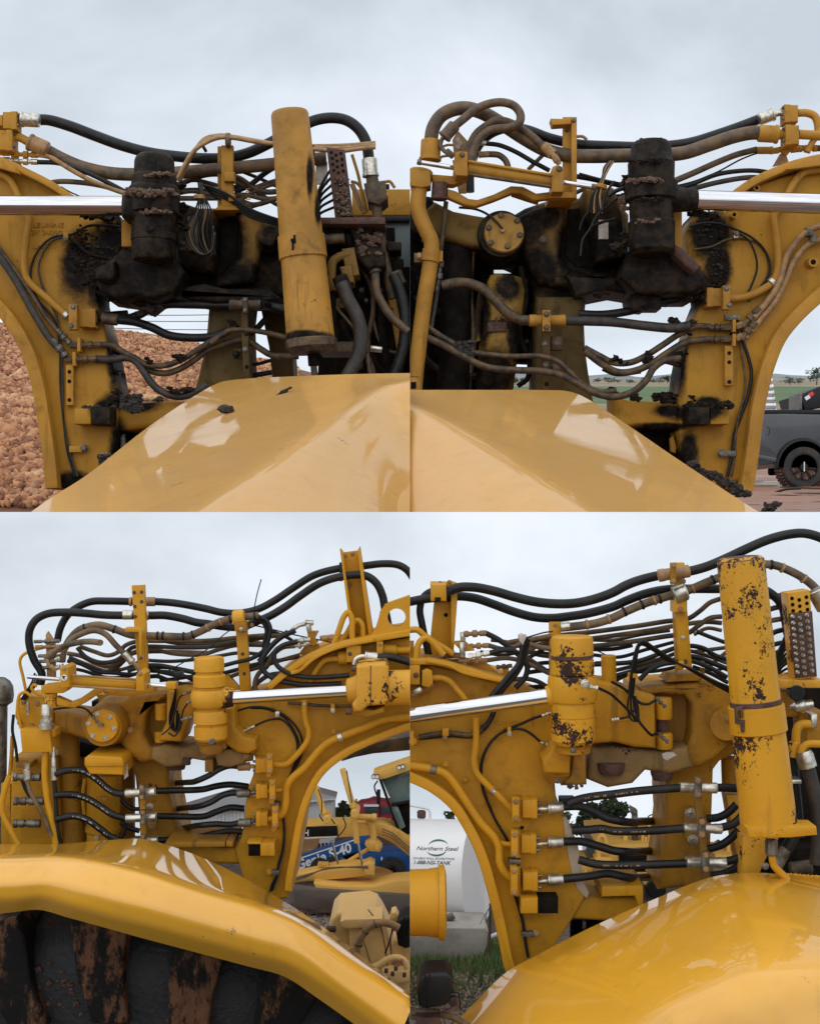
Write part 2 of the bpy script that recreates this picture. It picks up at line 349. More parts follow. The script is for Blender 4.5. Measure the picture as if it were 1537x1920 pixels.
def hbar(mat, cx, cy, ln, wid, dy, smat, xs0, xs1, sr, tilt=0, bmat='steel_dark'):
    """bolted clamp bar over a sleeved hose coupling"""
    a = math.tan(R(tilt))
    o = C('hose_coupling', smat, (xs0, cy+a*(cx-xs0)), (xs1, cy-a*(xs1-cx)), [(0, sr*.8), (.02, sr), (.2, sr), (.22, sr*.92), (.78, sr*.92), (.8, sr), (.98, sr), (1, sr*.8)], dy, 20)
    p = strip('clamp_bar', mat, [(cx, cy-ln/2), (cx, cy), (cx, cy+ln/2)], wid, dy-px(sr)-0.018, 0.018, 2, parent=o)
    for s in (-1, 1): bolt(o, cx, cy+s*(ln/2-wid*.5), wid*.3, dy-px(sr)-0.02, bmat)
    return o
def fender_sheet(name, mat, edge, crease, near, a, b, k, bow=0.0, soft=6):
    """two flat panels meeting in an eased fold: far panel z = k + a x + b y, near panel falling to the ground"""
    def on(p):
        cx, cz = (p[0]-768.5)/F, (960-p[1])/F; return k/(cz-a*cx-b)
    E = spline([Vector((p[0], p[1], 0)) for p in edge], 6); Cr = spline([Vector((p[0], p[1], 0)) for p in crease], 6); N = spline([Vector(p) for p in near], 6)
    def res(q, n):
        d = [0]
        for u, v in zip(q, q[1:]): d.append(d[-1]+(v-u).length)
        return [Vector([np.interp(d[-1]*i/(n-1), d, [w[c] for w in q]) for c in range(3)]) for i in range(n)]
    n = 90; E, Cr, N = res(E, n), res(Cr, n), res(N, n); bm = bmesh.new(); V = []
    for e, c, q in zip(E, Cr, N):
        col = []
        for i in range(21):
            t = i/20; w = e.lerp(c, t); p = P(w.x, w.y, 0, on(w)); p.z -= bow*S.K*4*t*(1-t); col.append(p)
        p0 = col[-1]; p1 = P(q.x, q.y, 0, q.z)
        for i in range(1, 15): col.append(p0.lerp(p1, i/14))
        for _ in range(soft): col = [col[0]]+[col[i]*.5+(col[i-1]+col[i+1])*.25 for i in range(1, len(col)-1)]+[col[-1]]
        V.append([bm.verts.new(p) for p in [col[0]+Vector((0, 0.02, -0.05))]+col])
    for u, v in zip(V, V[1:]):
        for i in range(len(u)-1): bm.faces.new((u[i], v[i], v[i+1], u[i+1]))
    bmesh.ops.recalc_face_normals(bm, faces=bm.faces); bm.normal_update()
    if sum(f.normal.z for f in bm.faces) < 0: bmesh.ops.reverse_faces(bm, faces=bm.faces); bm.normal_update()
    bmesh.ops.solidify(bm, geom=bm.faces[:], thickness=0.012*S.K)
    return link(name, bm, mat, 'root', 40)
# ================================================================ upper left machine
UP = 2.6               # the two upper machines stand this much farther off, scaled up about the camera
panel(-1, 1, 8.5, UP)
GB = [(225, 480, 85, 85), (150, 500, 40, 75), (185, 530, 30, 60), (250, 400, 60, 30), (230, 750, 42, 22), (195, 765, 20, 22), (228, 690, 14, 70), (260, 760, 45, 16), (213, 640, 16, 110), (135, 905, 40, 22), (222, 840, 20, 60)]
M['ytl'] = paint('worn_yellow_paint_greasy', (0.42, 0.205, 0.02), 0.42, 0.75, chips=0.06, grease=GB)
M['ytlc'] = paint('worn_yellow_paint', (0.46, 0.225, 0.03), 0.42, 0.9, chips=0.1)
M['ytl_yoke'] = paint('greasy_casting_paint', (0.25, 0.13, 0.022), 0.5, 1.1, dirtcol=(0.045, 0.029, 0.013), grease=[(350, 480, 90, 110), (440, 520, 110, 42), (385, 560, 160, 26), (425, 450, 45, 70), (520, 470, 45, 80), (430, 395, 25, 14), (510, 560, 60, 60), (350, 400, 40, 30)], bump=0.4)
M['ytl_leg'] = paint('grimy_post_paint', (0.12, 0.075, 0.022), 0.55, 1.0, dirtcol=(0.03, 0.02, 0.011), bump=0.35)
M['ytl_can'] = paint('chipped_canister_paint', (0.5, 0.25, 0.045), 0.33, 0.95, dirtcol=(0.1, 0.062, 0.022), chips=0.2, grease=[(592, 368, 6, 44), (606, 420, 6, 34), (585, 650, 60, 10)], D=8.5)
M['fender_top'] = paint('polished_fender_paint', (0.58, 0.295, 0.045), 0.45, 0.35, dirtcol=(0.36, 0.2, 0.05), chips=0.0, bump=0.03, coat=0.55, fine=140)
M['fender_scuffed'] = paint('scuffed_fender_paint', (0.58, 0.295, 0.045), 0.45, 0.42, dirtcol=(0.36, 0.19, 0.04), chips=0.05, bump=0.03, coat=0.55, chipcol=(0.1, 0.08, 0.06), fine=140)
thing('scraper_machine', 'yellow scraper hitch caked in black grease with tall filter canister and red gravel behind', 'scraper', P(150, 960, 0.1))
# gooseneck: plate, arch flange, top flange
gn = B('gooseneck', 'ytl', [(-60, 315), (0, 308), (55, 332), (95, 352), (128, 376), (160, 384), (222, 402), (236, 440), (215, 500), (182, 520), (183, 560), (190, 592), (203, 640), (215, 700), (224, 748), (222, 800), (214, 845), (208, 895), (150, 915), (100, 915), (92, 860), (80, 790), (66, 715), (44, 655), (12, 600), (-25, 560), (-60, 540)], 0, 0.35, 5, segs=3)
strip('arch_flange', 'ytlc', [(-60, 528), (-12, 566), (22, 606), (52, 660), (70, 720), (82, 790), (92, 860), (97, 916)], 24, -0.09, 0.6, 3, parent=gn)
strip('top_flange', 'ytlc', [(-60, 293), (0, 300), (50, 322), (95, 345), (134, 371)], 13, -0.1, 0.5, 2, parent=gn)
B('flange_lip', 'ytlc', [(-60, 292), (0, 297), (28, 312), (38, 326), (0, 315), (-60, 304)], -0.14, 0.04, 1, parent=gn)
B('cross_arm', 'ytl', [(200, 760), (238, 757), (300, 752), (345, 752), (372, 745), (400, 735), (400, 790), (340, 792), (300, 800), (245, 806), (205, 812)], 0.03, 0.3, 12, parent=gn, segs=4)
Q('underarm_shade', 'void', 205, 800, 420, 960, 0.3, 0.05)  # near-black plate, the shade below the arm put into its colour
B('lug', 'steel_dark', [(226, 818), (233, 813), (236, 838), (232, 850), (225, 848)], 0.1, 0.05)
b = Q('stop_block', 'ytl', 140, 766, 171, 795, -0.16, 0.18, 2); Q('stop_block', 'grease', 171, 763, 207, 796, -0.18, 0.2, 3)
text('cast_lettering', 'LEUNNE', 'ytlc', 60, 426, 9, -0.001, sx=1.25, ext=0.006, parent=gn)
text('cast_lettering', '2Y 24390', 'ytlc', 58, 440, 9, -0.001, sx=1.2, ext=0.006, parent=gn)
text('cast_lettering', 'LN874', 'ytlc', 62, 466, 9, -0.001, sx=1.25, ext=0.006, parent=gn)
def crust(pts, n, sp, mat='grease', dy=-0.004):
    lumps('grease_clods', mat, [(x+random.gauss(0, sp), y+random.gauss(0, sp), random.uniform(1.6, 4.2), dy) for x, y in [random.choice(pts) for _ in range(n)]], flat=.7)
crust([(150, 440), (145, 470), (155, 500), (165, 525), (180, 540), (160, 455), (200, 430), (215, 420)], 90, 8); crust([(170, 480), (190, 500), (185, 460)], 40, 12, 'mud'); crust([(222, 700), (220, 740), (205, 765)], 40, 6)
# steel lines and hoses on the gooseneck
H('steel_line', 'ytlc', [(-30, 318), (0, 326), (20, 338), (30, 356), (42, 385), (55, 408), (50, 450), (46, 500), (52, 524), (90, 560), (128, 594)], 6.5, -0.05)
band('steel', 124, 591, 7, -42, -0.05, 10)
H('hydraulic_hose', 'rubber_dull', [(-30, 450), (0, 482), (30, 525), (60, 580), (95, 636), (118, 660)], 7, -0.06)
H('hydraulic_hose', 'hose_grime_shade', [(-30, 430), (20, 494), (60, 552), (85, 592), (124, 638)], 4.5, -0.05)
fitting('steel_dark', (98, 636), (124, 668), 6.5, -0.06); fitting('steel_dark', (108, 618), (132, 644), 5.5, -0.05)
H('grease_line', 'black', [(125, 441), (100, 445), (78, 462), (62, 490), (58, 520), (70, 560), (100, 596), (112, 640), (114, 720), (120, 790), (128, 850), (141, 893)], 2.2, -0.02, 8)
H('grease_line', 'rubber_dull', [(125, 444), (100, 450), (84, 470), (73, 500), (78, 530), (92, 562), (108, 600), (117, 690), (119, 780), (132, 850), (146, 893)], 2.0, -0.02, 8)
H('grease_line', 'grease', [(122, 443), (140, 438), (165, 424), (190, 422), (225, 425)], 2.6, -0.03, 8)
H('grease_line', 'grease', [(128, 444), (145, 456), (165, 474), (190, 482), (210, 486)], 2.8, -0.03, 8)
cl = Q('line_clip', 'ytlc', 119, 436, 128, 446, -0.05, 0.05, 1); bolt(cl, 123, 449, 4, -0.05)
cl = Q('line_clip', 'ytlc', 130, 836, 154, 848, -0.05, 0.03, 1); bolt(cl, 158, 840, 6, -0.04)
# flange block on the post and its hoses
pl = Q('clamp_plate', 'ytlc', 129, 570, 145, 618, -0.16, 0.05, 2); bolt(pl, 138, 575, 4, -0.16); bolt(pl, 134, 611, 4, -0.16)
fb = flange('ytlc', 148, 178, 596, 34, -0.05, 1, 'grease')
C('steel_stub', 'grease', (178, 596), (194, 597), 6, -0.05, parent=fb); sleeve('hose_grime_shade', (222, 600), (192, 596), 11, -0.05, fb)
H('hydraulic_hose', 'rubber', [(218, 597, -0.05), (235, 598, -0.03), (262, 590), (285, 577), (310, 571), (360, 571), (400, 572), (432, 572)], 8, 0.02)
H('hydraulic_hose', 'rubber', [(222, 600, -0.05), (255, 604), (285, 614), (315, 628), (350, 633), (400, 631), (430, 620)], 8, -0.02)
H('hydraulic_hose', 'grease', [(190, 595), (215, 592), (240, 590)], 9, 0.15)
hb = hbar('hose_grime_shade', 460, 572, 30, 10, -0.1, 'hose_grime_shade', 430, 490, 10)
H('hydraulic_hose', 'rubber', [(488, 572, -0.1), (505, 574), (530, 580), (550, 590)], 9, 0)
# small hoses sagging across the gap
for (y, x) in ((647, 133), (674, 124)):
    nut('hose_brown', (x-2, y), (x+14, y), 6, -0.05); Q('line_bracket', 'ytlc', x+12, y-14, x+18, y+12, -0.09, 0.08, 1); fitting('hose_brown', (x+58, y-1), (x+18, y), 6, -0.05)
H('hydraulic_hose', 'hose_grime_shade', [(185, 646), (212, 648), (232, 660), (255, 672), (275, 683), (305, 686), (340, 675), (368, 658), (395, 640), (430, 622)], 5.5, -0.04)
H('hydraulic_hose', 'rubber_dull', [(178, 673), (212, 674), (240, 671), (258, 680), (272, 700), (292, 726), (320, 741), (345, 743), (368, 734), (390, 722)], 7, -0.03)
H('hydraulic_hose', 'hose_grime_shade', [(268, 685), (285, 696), (310, 700), (335, 693), (362, 677), (390, 657), (430, 642), (460, 637), (490, 655), (510, 666), (560, 668)], 6, 0.0)
H('hydraulic_hose', 'hose_grime_shade', [(395, 644), (430, 620), (450, 618), (490, 622), (540, 634)], 5, -0.06)
H('hydraulic_hose', 'grease', [(205, 655), (225, 662), (240, 667)], 5, 0.1)
H('hydraulic_hose', 'rubber', [(455, 682), (480, 683), (500, 678), (520, 672)], 3.5, 0.3); H('hydraulic_hose', 'rubber', [(455, 705), (480, 703), (510, 698)], 5, 0.3)
H('hydraulic_hose', 'rubber', [(455, 632), (475, 622), (492, 605), (500, 596)], 6, 0.25)
sb = Q('drilled_strap', 'ytlc', 124, 684, 138, 760, -0.05, 0.04, 1.5)
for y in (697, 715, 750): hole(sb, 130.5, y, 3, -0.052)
# chromed rod, kingpin housing
C('steering_rod', 'chrome', (-60, 385), (232, 386), [(0, 17.5), (1, 17.5)], -0.34, 40)
kp = C('kingpin_housing', 'grease', (290, 288), (288, 492), [(0, 20), (.01, 27), (.04, 33), (.07, 35.5), (.2, 36.5), (.22, 40), (.3, 41), (.31, 43), (.33, 46), (.38, 47), (.55, 45), (.57, 40), (.6, 39), (.74, 38.5), (.75, 40.5), (.8, 40.5), (.81, 39), (.95, 39), (.98, 36), (1, 25)], -0.34, 40)
B('rod_eye', 'grease', [(226, 364), (240, 354), (300, 352), (300, 420), (240, 410), (226, 404)], -0.44, 0.22, 14, parent=kp, segs=4)
Q('kingpin_plate', 'ytlc', 228, 411, 247, 462, -0.22, 0.05, 1.5, parent=kp)
lumps('grease_clods', 'grease_brown', [(258+i*5+random.uniform(-3, 3), 327+random.uniform(-4, 4)+abs(i-7)*.5, random.uniform(3, 6), -0.35-0.14*math.sin(math.pi*min(max((i+1)/15, 0.05), .95))) for i in range(15)], parent=kp)
lumps('grease_clods', 'grease_brown', [(236+i*4+random.uniform(-3, 3), 363-abs(i-12)*.3+random.uniform(-6, 5), random.uniform(4, 7), -0.4-0.16*math.sin(math.pi*min(max((i+1)/22, .05), .95))) for i in range(24)], parent=kp)
lumps('grease_clods', 'grease_brown', [(256+i*5, 399+random.uniform(-5, 3), random.uniform(3.5, 6.5), -0.37-0.14*math.sin(math.pi*(i+1)/15)) for i in range(13)], parent=kp)
lumps('grease_clods', 'grease', [(252+i*5, 432+random.uniform(-3, 3), random.uniform(3, 5), -0.35-0.12*math.sin(math.pi*(i+1)/15)) for i in range(14)], parent=kp)
lumps('grease_clods', 'grease', scatter_lumps(320, 335, 345, 470, 26, 5, 10), -0.25, parent=kp)
B('lower_ear', 'grease', [(172, 506), (200, 492), (232, 462), (262, 470), (330, 486), (345, 510), (330, 548), (288, 562), (262, 556), (215, 561), (186, 546)], -0.2, 0.4, 10, segs=4)
B('lower_ear', 'grease', [(180, 500), (215, 488), (218, 512), (205, 528), (178, 524)], -0.32, 0.2, 8, segs=3)
B('lower_link', 'grease', [(186, 540), (230, 548), (300, 548), (380, 530), (420, 540), (500, 540), (530, 560), (480, 568), (400, 570), (350, 560), (330, 552), (300, 558), (272, 580), (240, 566), (200, 560)], -0.02, 0.35, 8, segs=3)
lumps('grease_clods', 'grease', [(206, 500, 12), (190, 512, 10), (222, 490, 9), (205, 562, 6), (218, 563, 7), (334, 556, 6), (275, 578, 9), (285, 583, 8), (300, 575, 7), (262, 588, 7), (248, 592, 5), (160, 404, 9, -.1), (175, 405, 10, -.1), (190, 405, 9, -.1), (205, 407, 10, -.1)], -0.12)
# yoke casting: head, cavity walls, legs
B('hitch_yoke', 'ytl_yoke', [(318, 382), (335, 376), (372, 388), (402, 388), (440, 391), (470, 396), (505, 410), (540, 428), (560, 470), (560, 555), (505, 560), (470, 566), (466, 600), (468, 660), (470, 760), (352, 772), (372, 700), (385, 640), (392, 560), (350, 548), (320, 520)], 0.18, 0.4, 14, segs=4)
B('yoke_cheek', 'ytl_yoke', [(440, 394), (472, 397), (500, 420), (490, 470), (475, 530), (400, 540), (410, 515), (436, 500), (450, 470), (448, 420)], 0.06, 0.2, 12, segs=4)
B('yoke_cheek', 'ytl_yoke', [(325, 385), (400, 392), (408, 420), (404, 480), (400, 515), (330, 500)], 0.0, 0.25, 14, segs=4)
B('yoke_cavity_shade', 'void', [(402, 410), (448, 408), (446, 480), (420, 512), (400, 512)], 0.17, 0.06, 2)  # near-black plate: the depth of the recess is painted shade
B('yoke_leg', 'ytl_leg', [(395, 560), (468, 560), (462, 620), (468, 690), (470, 780), (352, 790), (372, 715), (388, 640)], 0.1, 0.3, 10, segs=4)
B('rear_post', 'ytl_leg', [(488, 575), (545, 575), (552, 720), (512, 720), (504, 650)], 0.5, 0.3, 6)
text('cast_lettering', '107-1001', 'ytl_yoke', 470, 400, 9, 0.055, rot=90, ext=0.006)
C('pin_boss', 'ytl_yoke', (508, 456, -0.02), (508, 456, 0.2), [(0, 16), (.2, 24), (1, 26)], 0)
bolt(None, 508, 456, 5, -0.03, 'grease')
# strap of the leg with hose clips
st = bar('clamp_strap', 'ytl_leg', (457, 560), (463, 720), 12, -0.06, 0.04); Q('strap_block', 'ytl_leg', 438, 654, 452, 672, -0.05, 0.05, 2)
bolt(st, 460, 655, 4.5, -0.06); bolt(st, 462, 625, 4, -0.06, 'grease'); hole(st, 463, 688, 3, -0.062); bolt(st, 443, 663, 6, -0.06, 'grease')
lumps('grease_clods', 'grease', [(430, 600, 5), (436, 606, 6), (445, 612, 5), (330, 668, 7), (338, 672, 8), (345, 668, 6), (318, 728, 6), (330, 734, 8), (345, 731, 7), (355, 730, 6), (275, 672, 5), (281, 678, 6)], -0.06)
# looms on the kingpin
for k in range(7):
    x = 372+k*4.5
    H('grease_line', 'hose_brown' if k in (1, 4) else 'black', [(372+k*1.2, 342), (374+k*1.5, 366), (366+k*5, 395), (348+k*8, 432), (356+k*7.5, 462), (380+k*4, 478), (398, 470-k*3), (404-k, 440-k*4)], 1.7, -0.24+0.01*k, 6)
band('hose_tan', 374, 370, 9, 90, -0.22, 8)
Q('data_plate', 'hose_grime_shade', 352, 406, 372, 470, -0.02, 0.02, .6)
for k in range(4): H('hydraulic_hose', 'black', [(378+k*3, 346+k*2), (400, 352+k*5), (430, 366+k*5), (470, 392+k*5), (505, 406+k*4), (545, 418+k*3)], 2.4, -0.05+0.02*k, 8)
for k in range(2): hose_print(H('hydraulic_hose', 'hose_brown', [(430, 372+k*6), (460, 390+k*5), (500, 408+k*3), (530, 416+k*3)], 2.2, 0.05, 8), [(430, 372+k*6), (460, 390+k*5), (500, 408+k*3), (530, 416+k*3)], 10.5, 0.12, 0.06, 0.5)
# hoses over the top
f1 = flange('ytlc', 5, 30, 225, 32, 0.0, 1); Q('pipe_stub', 'ytlc', -40, 214, 6, 236, -0.05, 0.1, 5)
C('steel_stub', 'steel_dark', (30, 224), (45, 225), 6, 0.0); sleeve('steel', (75, 226), (40, 224), 13, 0.0)
H('hydraulic_hose', 'rubber', [(66, 225), (90, 225), (130, 236), (180, 255), (230, 273), (280, 286), (330, 293), (380, 297), (425, 296), (465, 287), (500, 271), (530, 255), (560, 240), (590, 226), (622, 221), (650, 226), (672, 242), (686, 266), (692, 300)], 10.5, 0.12)
flange('ytlc', -6, 22, 262, 38, 0.02, 1)
H('steel_line', 'ytlc', [(24, 256), (38, 258), (50, 264), (60, 270)], 8, 0.02); sleeve('hose_tan', (90, 281), (55, 266), 15, 0.02)
H('hydraulic_hose', 'hose_brown', [(85, 281), (115, 297), (150, 312), (195, 323), (240, 327), (320, 325), (400, 318), (460, 313), (520, 307), (570, 300), (612, 297)], 12.5, 0.1)
for (y, m_, s_) in ((287, 'hose_tan', 'ytlc'), (300, 'rubber', 'steel')):
    C('hex_fitting', s_, (-30, y), (25, y+1), 4, 0.05); nut(s_, (4, y), (20, y), 5.5, 0.05); fitting(s_, (72, y+4), (28, y+2), 5.5, 0.05)
B('line_bracket', 'ytlc', [(22, 270), (28, 270), (36, 300), (45, 318), (20, 312)], 0.05, 0.02, 1)
H('hydraulic_hose', 'hose_tan', [(70, 290), (95, 295), (130, 316), (170, 338), (215, 356), (245, 366)], 4.5, 0.02)
H('hydraulic_hose', 'rubber', [(72, 304), (110, 306), (150, 318), (190, 336), (240, 362)], 4.5, 0.04)
H('hydraulic_hose', 'hose_brown', [(66, 356, .2), (105, 341), (150, 342), (190, 348), (235, 360)], 5, 0.08)
H('wire', 'black', [(115, 350), (128, 358), (150, 368), (165, 374)], 1.4, 0.06, 6)
for (pts, m_, r_) in (([(325, 352), (350, 340), (385, 328), (420, 327), (450, 335), (475, 352), (500, 360), (540, 356)], 'hose_brown', 5.5),
                      ([(325, 364), (360, 358), (400, 365), (430, 366), (465, 366), (500, 373), (545, 368)], 'hose_brown', 5),
                      ([(330, 372), (370, 372), (420, 372), (450, 376), (475, 384), (520, 372)], 'hose_grime_shade', 5),
                      ([(440, 360), (470, 346), (495, 326), (520, 310)], 'rubber', 5.5), ([(450, 374), (480, 358), (510, 346), (545, 345)], 'hose_brown', 4.5),
                      ([(330, 358), (370, 356), (420, 362)], 'rubber', 4.5), ([(520, 330), (580, 331), (602, 334)], 'hose_brown', 5), ([(440, 340), (470, 352), (500, 344), (545, 330)], 'hose_brown', 4.5), ([(425, 352), (455, 350), (485, 362), (520, 384), (545, 392)], 'rubber', 4), ([(440, 392), (470, 388), (500, 378), (545, 360)], 'hose_grime_shade', 4), ([(330, 345), (365, 338), (395, 344), (420, 352)], 'hose_grime_shade', 4), ([(455, 322), (485, 334), (520, 350)], 'rubber', 3.5)):
    H('hydraulic_hose', m_, pts, r_, 0.22)
for k in range(3):
    H('steel_line', 'hose_tan', [(332+k*3, 338), (345+k*3, 312-k*2), (362+k*3, 285-k*3), (385, 268-k*4), (412, 258-k*2), (440, 259-k), (480, 266-k), (540, 273), (590, 280-k*3), (640, 283-k*5), (672, 279-k*4), (704, 276-k*4)], 4, -0.06+0.035*k, 10)
band('black', 382, 276, 9, 30, -0.03, 6); band('black', 586, 282, 9, 0, -0.03, 8)
ub = Q('hose_post', 'ytlc', 415, 272, 437, 388, 0.0, 0.05, 1.5); Q('hose_post', 'ytlc', 408, 274, 416, 390, 0.08, 0.02, 1)
band('hose_brown', 428, 263, 12, 0, -0.03, 9, ub); bolt(ub, 427, 273, 3.5, 0, 'hose_tan')
Q('hose_clip', 'ytlc', 420, 321, 440, 340, -0.04, 0.06, 4, ub); Q('hose_clip', 'ytlc', 428, 363, 440, 377, -0.04, 0.06, 3, ub)
B('post_foot', 'ytl', [(412, 384), (440, 384), (450, 394), (400, 394)], 0.0, 0.2, 2, parent=ub)
# tall filter canister
fc = C('filter_canister', 'ytl_can', (543, 209), (584, 652), [(0, 27), (.003, 31.5), (.012, 33.2), (.02, 33.6), (.3, 36.5), (.53, 39), (.6, 39.5), (.75, 41), (.98, 43)], -0.42, 48)
def on(t): return (543+41*t, 209+443*t)
C('band_clamp', 'ytl_can', on(.525), on(.625), [(0, 40), (.02, 42), (.96, 43), (1, 41)], -0.42, 48, fc)
Q('clamp_latch', 'grease', 545, 447, 551, 452, -0.57, 0.02, .5, fc); B('clamp_latch', 'grease', [(550, 440), (554, 440), (555, 456), (551, 456), (551, 468), (547, 468), (547, 453), (550, 453)], -0.56, 0.012, .5, parent=fc)
C('canister_foot', 'hose_grime_shade', (583, 636), (585, 662), [(0, 44), (.1, 46), (.6, 46), (1, 38)], -0.42, 40, fc)
C('drain_fitting', 'void', (588, 660), (590, 686), 12, -0.38, 6, fc); H('drain_line', 'hose_grime_shade', [(588, 682), (590, 700), (600, 725)], 6, -0.38)
Q('canister_shelf', 'hose_grime_shade', 600, 640, 690, 660, -0.3, 0.3, 3, fc)
# drilled manifold plate and everything right of the canister
mp_ = B('drilled_manifold', 'rust', [(612, 276), (646, 280), (662, 404), (628, 408)], -0.25, 0.1, 2)
for i in range(11):
    for j in range(3):
        x, y = 621+j*9+i*1.3+(i % 2)*1, 286+i*11+j*(.8)+(j % 2)*4
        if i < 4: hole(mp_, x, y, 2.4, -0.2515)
        elif random.random() < .75: C('grease_nipple', 'steel_dark', (x, y, -0.25), (x, y, -0.27), [(0, 3), (.5, 3), (1, 1.5)], 0, 8, mp_)
lumps('grease_clods', 'grease_brown', scatter_lumps(632, 335, 655, 404, 46, 2.5, 5), -0.26)
Q('manifold_shelf', 'rust', 600, 407, 722, 420, -0.3, 0.3, 3)
for k in range(6): H('grease_line', 'black', [(620+k*1.5, 318+k*14), (606-k, 340+k*12), (596, 362+k*9), (588, 390+k*5)], 2.6, -0.1+.01*k, 8)
Q('bracket_plate', 'tag', 592, 303, 614, 345, 0.12, 0.02, 1)
sleeve('steel', (692, 297), (695, 332), 14.5, 0.0); C('hex_fitting', 'hose_grime_shade', (697, 330), (700, 352), [(0, 11), (1, 13)], 0.0)
fl = B('flange_block', 'hose_grime_shade', [(682, 343), (722, 337), (727, 372), (712, 384), (690, 378)], -0.12, 0.24, 4)
C('cap_screw', 'grease', (722, 350), (730, 350), 5, -0.05, 8, fl); C('cap_screw', 'ytlc', (716, 366), (728, 366), 5, -0.1, 8, fl)
H('steel_line', 'hose_grime_shade', [(703, 376), (710, 420), (718, 470), (728, 520), (736, 560)], 9.5, -0.05)
H('steel_line', 'ytlc', [(660, 290), (672, 330), (680, 370), (688, 398)], 3, 0.1); H('steel_line', 'hose_tan', [(660, 345), (668, 365), (676, 385), (684, 400)], 5, 0.12); H('steel_line', 'ytlc', [(720, 342), (730, 340), (740, 352)], 3, 0.2)
H('steel_line', 'hose_tan', [(658, 340), (670, 344), (680, 360), (686, 396)], 3, 0.2)
Q('cab_side', 'ytlc', 660, 354, 780, 404, 0.7, 0.3, 4)
Q('cab_seal', 'black', 700, 404, 780, 415, 0.68, 0.3, 2)
M['cabglass'] = plain('grey_green_cab_panel', (0.075, 0.1, 0.1), 0.35, var=0.2, scale=3); Q('cab_panel', 'cabglass', 716, 415, 780, 560, 0.72, 0.3, 1)
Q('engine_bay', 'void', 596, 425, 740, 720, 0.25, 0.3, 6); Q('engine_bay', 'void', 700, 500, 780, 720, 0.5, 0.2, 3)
B('valve_body', 'void', [(602, 428), (645, 420), (650, 458), (606, 464)], -0.2, 0.3, 6); C('valve_spool', 'hose_grime_shade', (604, 450), (646, 446), 9, -0.25)
B('valve_body', 'grease', [(654, 425), (700, 420), (704, 455), (722, 470), (724, 500), (690, 508), (665, 480)], -0.2, 0.4, 10, segs=4)
lumps('grease_clods', 'grease_brown', scatter_lumps(670, 430, 712, 478, 30, 3, 6), -0.21)
Q('valve_lug', 'grease', 726, 453, 752, 470, -0.1, 0.2, 3); Q('valve_lug', 'void', 735, 485, 756, 525, 0.0, 0.2, 3)
M['ytl_dull'] = paint('oily_brown_paint', (0.24, 0.135, 0.03), 0.5, 1.1, dirtcol=(0.04, 0.026, 0.012), chips=0.5)
mb = B('valve_block', 'ytl_dull', [(640, 466), (664, 463), (674, 515), (650, 520)], -0.26, 0.2, 4); B('valve_block', 'ytl_dull', [(636, 500), (660, 494), (664, 530), (644, 530)], -0.3, 0.2, 6)
H('steel_line', 'ytl_dull', [(655, 476), (635, 482), (624, 492), (622, 520), (625, 545)], 8, -0.24); H('hydraulic_hose', 'void', [(624, 505), (620, 560), (626, 640)], 10, -0.2)
C('hose_collar', 'grease', (636, 518), (648, 548), 14, -0.34); H('hydraulic_hose', 'rubber_dull', [(640, 530), (652, 560), (668, 590), (676, 620), (674, 655), (660, 690), (645, 715)], 12.5, -0.36)
C('hose_collar', 'hose_grime_shade', (700, 495), (704, 512), 12, -0.15); H('hydraulic_hose', 'hose_brown', [(703, 508), (706, 545), (720, 575), (740, 600), (765, 622)], 8, -0.15)
C('hose_collar', 'hose_grime_shade', (740, 510), (750, 535), 13, -0.1); H('hydraulic_hose', 'rubber', [(738, 515), (752, 550), (760, 600), (756, 650), (744, 690), (730, 720)], 11, -0.12)
H('steel_line', 'ytl_can', [(730, 540), (742, 600), (752, 660)], 8, 0.1); H('wire', 'hose_brown', [(628, 575), (650, 600), (670, 625)], 3, -0.2); H('wire', 'hose_brown', [(687, 650), (690, 680), (695, 710)], 3.5, -0.25)
C('hex_fitting', 'steel', (694, 653), (716, 656), 6, -0.2, 8); bolt(None, 684, 648, 4, -0.3)
for i in range(16):
    x = random.uniform(612, 745); y = random.uniform(440, 680); w = random.uniform(8, 22); h = random.uniform(8, 26)
    q_ = B('valve_fitting', random.choice(['void', 'hose_grime_shade', 'grease', 'rust', 'ytl_leg']), [(x, y+3), (x+w*.4, y), (x+w, y+2), (x+w, y+h), (x+w*.3, y+h+3), (x, y+h-2)], random.uniform(.05, .18), .15, 3)
    bolt(q_, x+w*.5, y+h*.4, random.uniform(2.5, 4.5), random.uniform(0.03, .05), 'hose_grime_shade')
for pts, m_, r_ in (([(650, 470), (690, 520), (700, 580), (690, 640), (700, 700)], 'hose_grime_shade', 5), ([(716, 470), (722, 520), (716, 600), (724, 680)], 'void', 9), ([(612, 480), (606, 540), (616, 600), (610, 640)], 'hose_brown', 4), ([(744, 470), (748, 530), (742, 560)], 'hose_grime_shade', 5), ([(640, 600), (660, 640), (690, 660), (720, 700)], 'void', 6), ([(700, 600), (712, 640), (735, 660), (760, 655)], 'hose_brown', 3), ([(596, 450), (600, 520), (596, 600)], 'grease', 8)): H('hydraulic_hose', m_, pts, r_, 0.1)
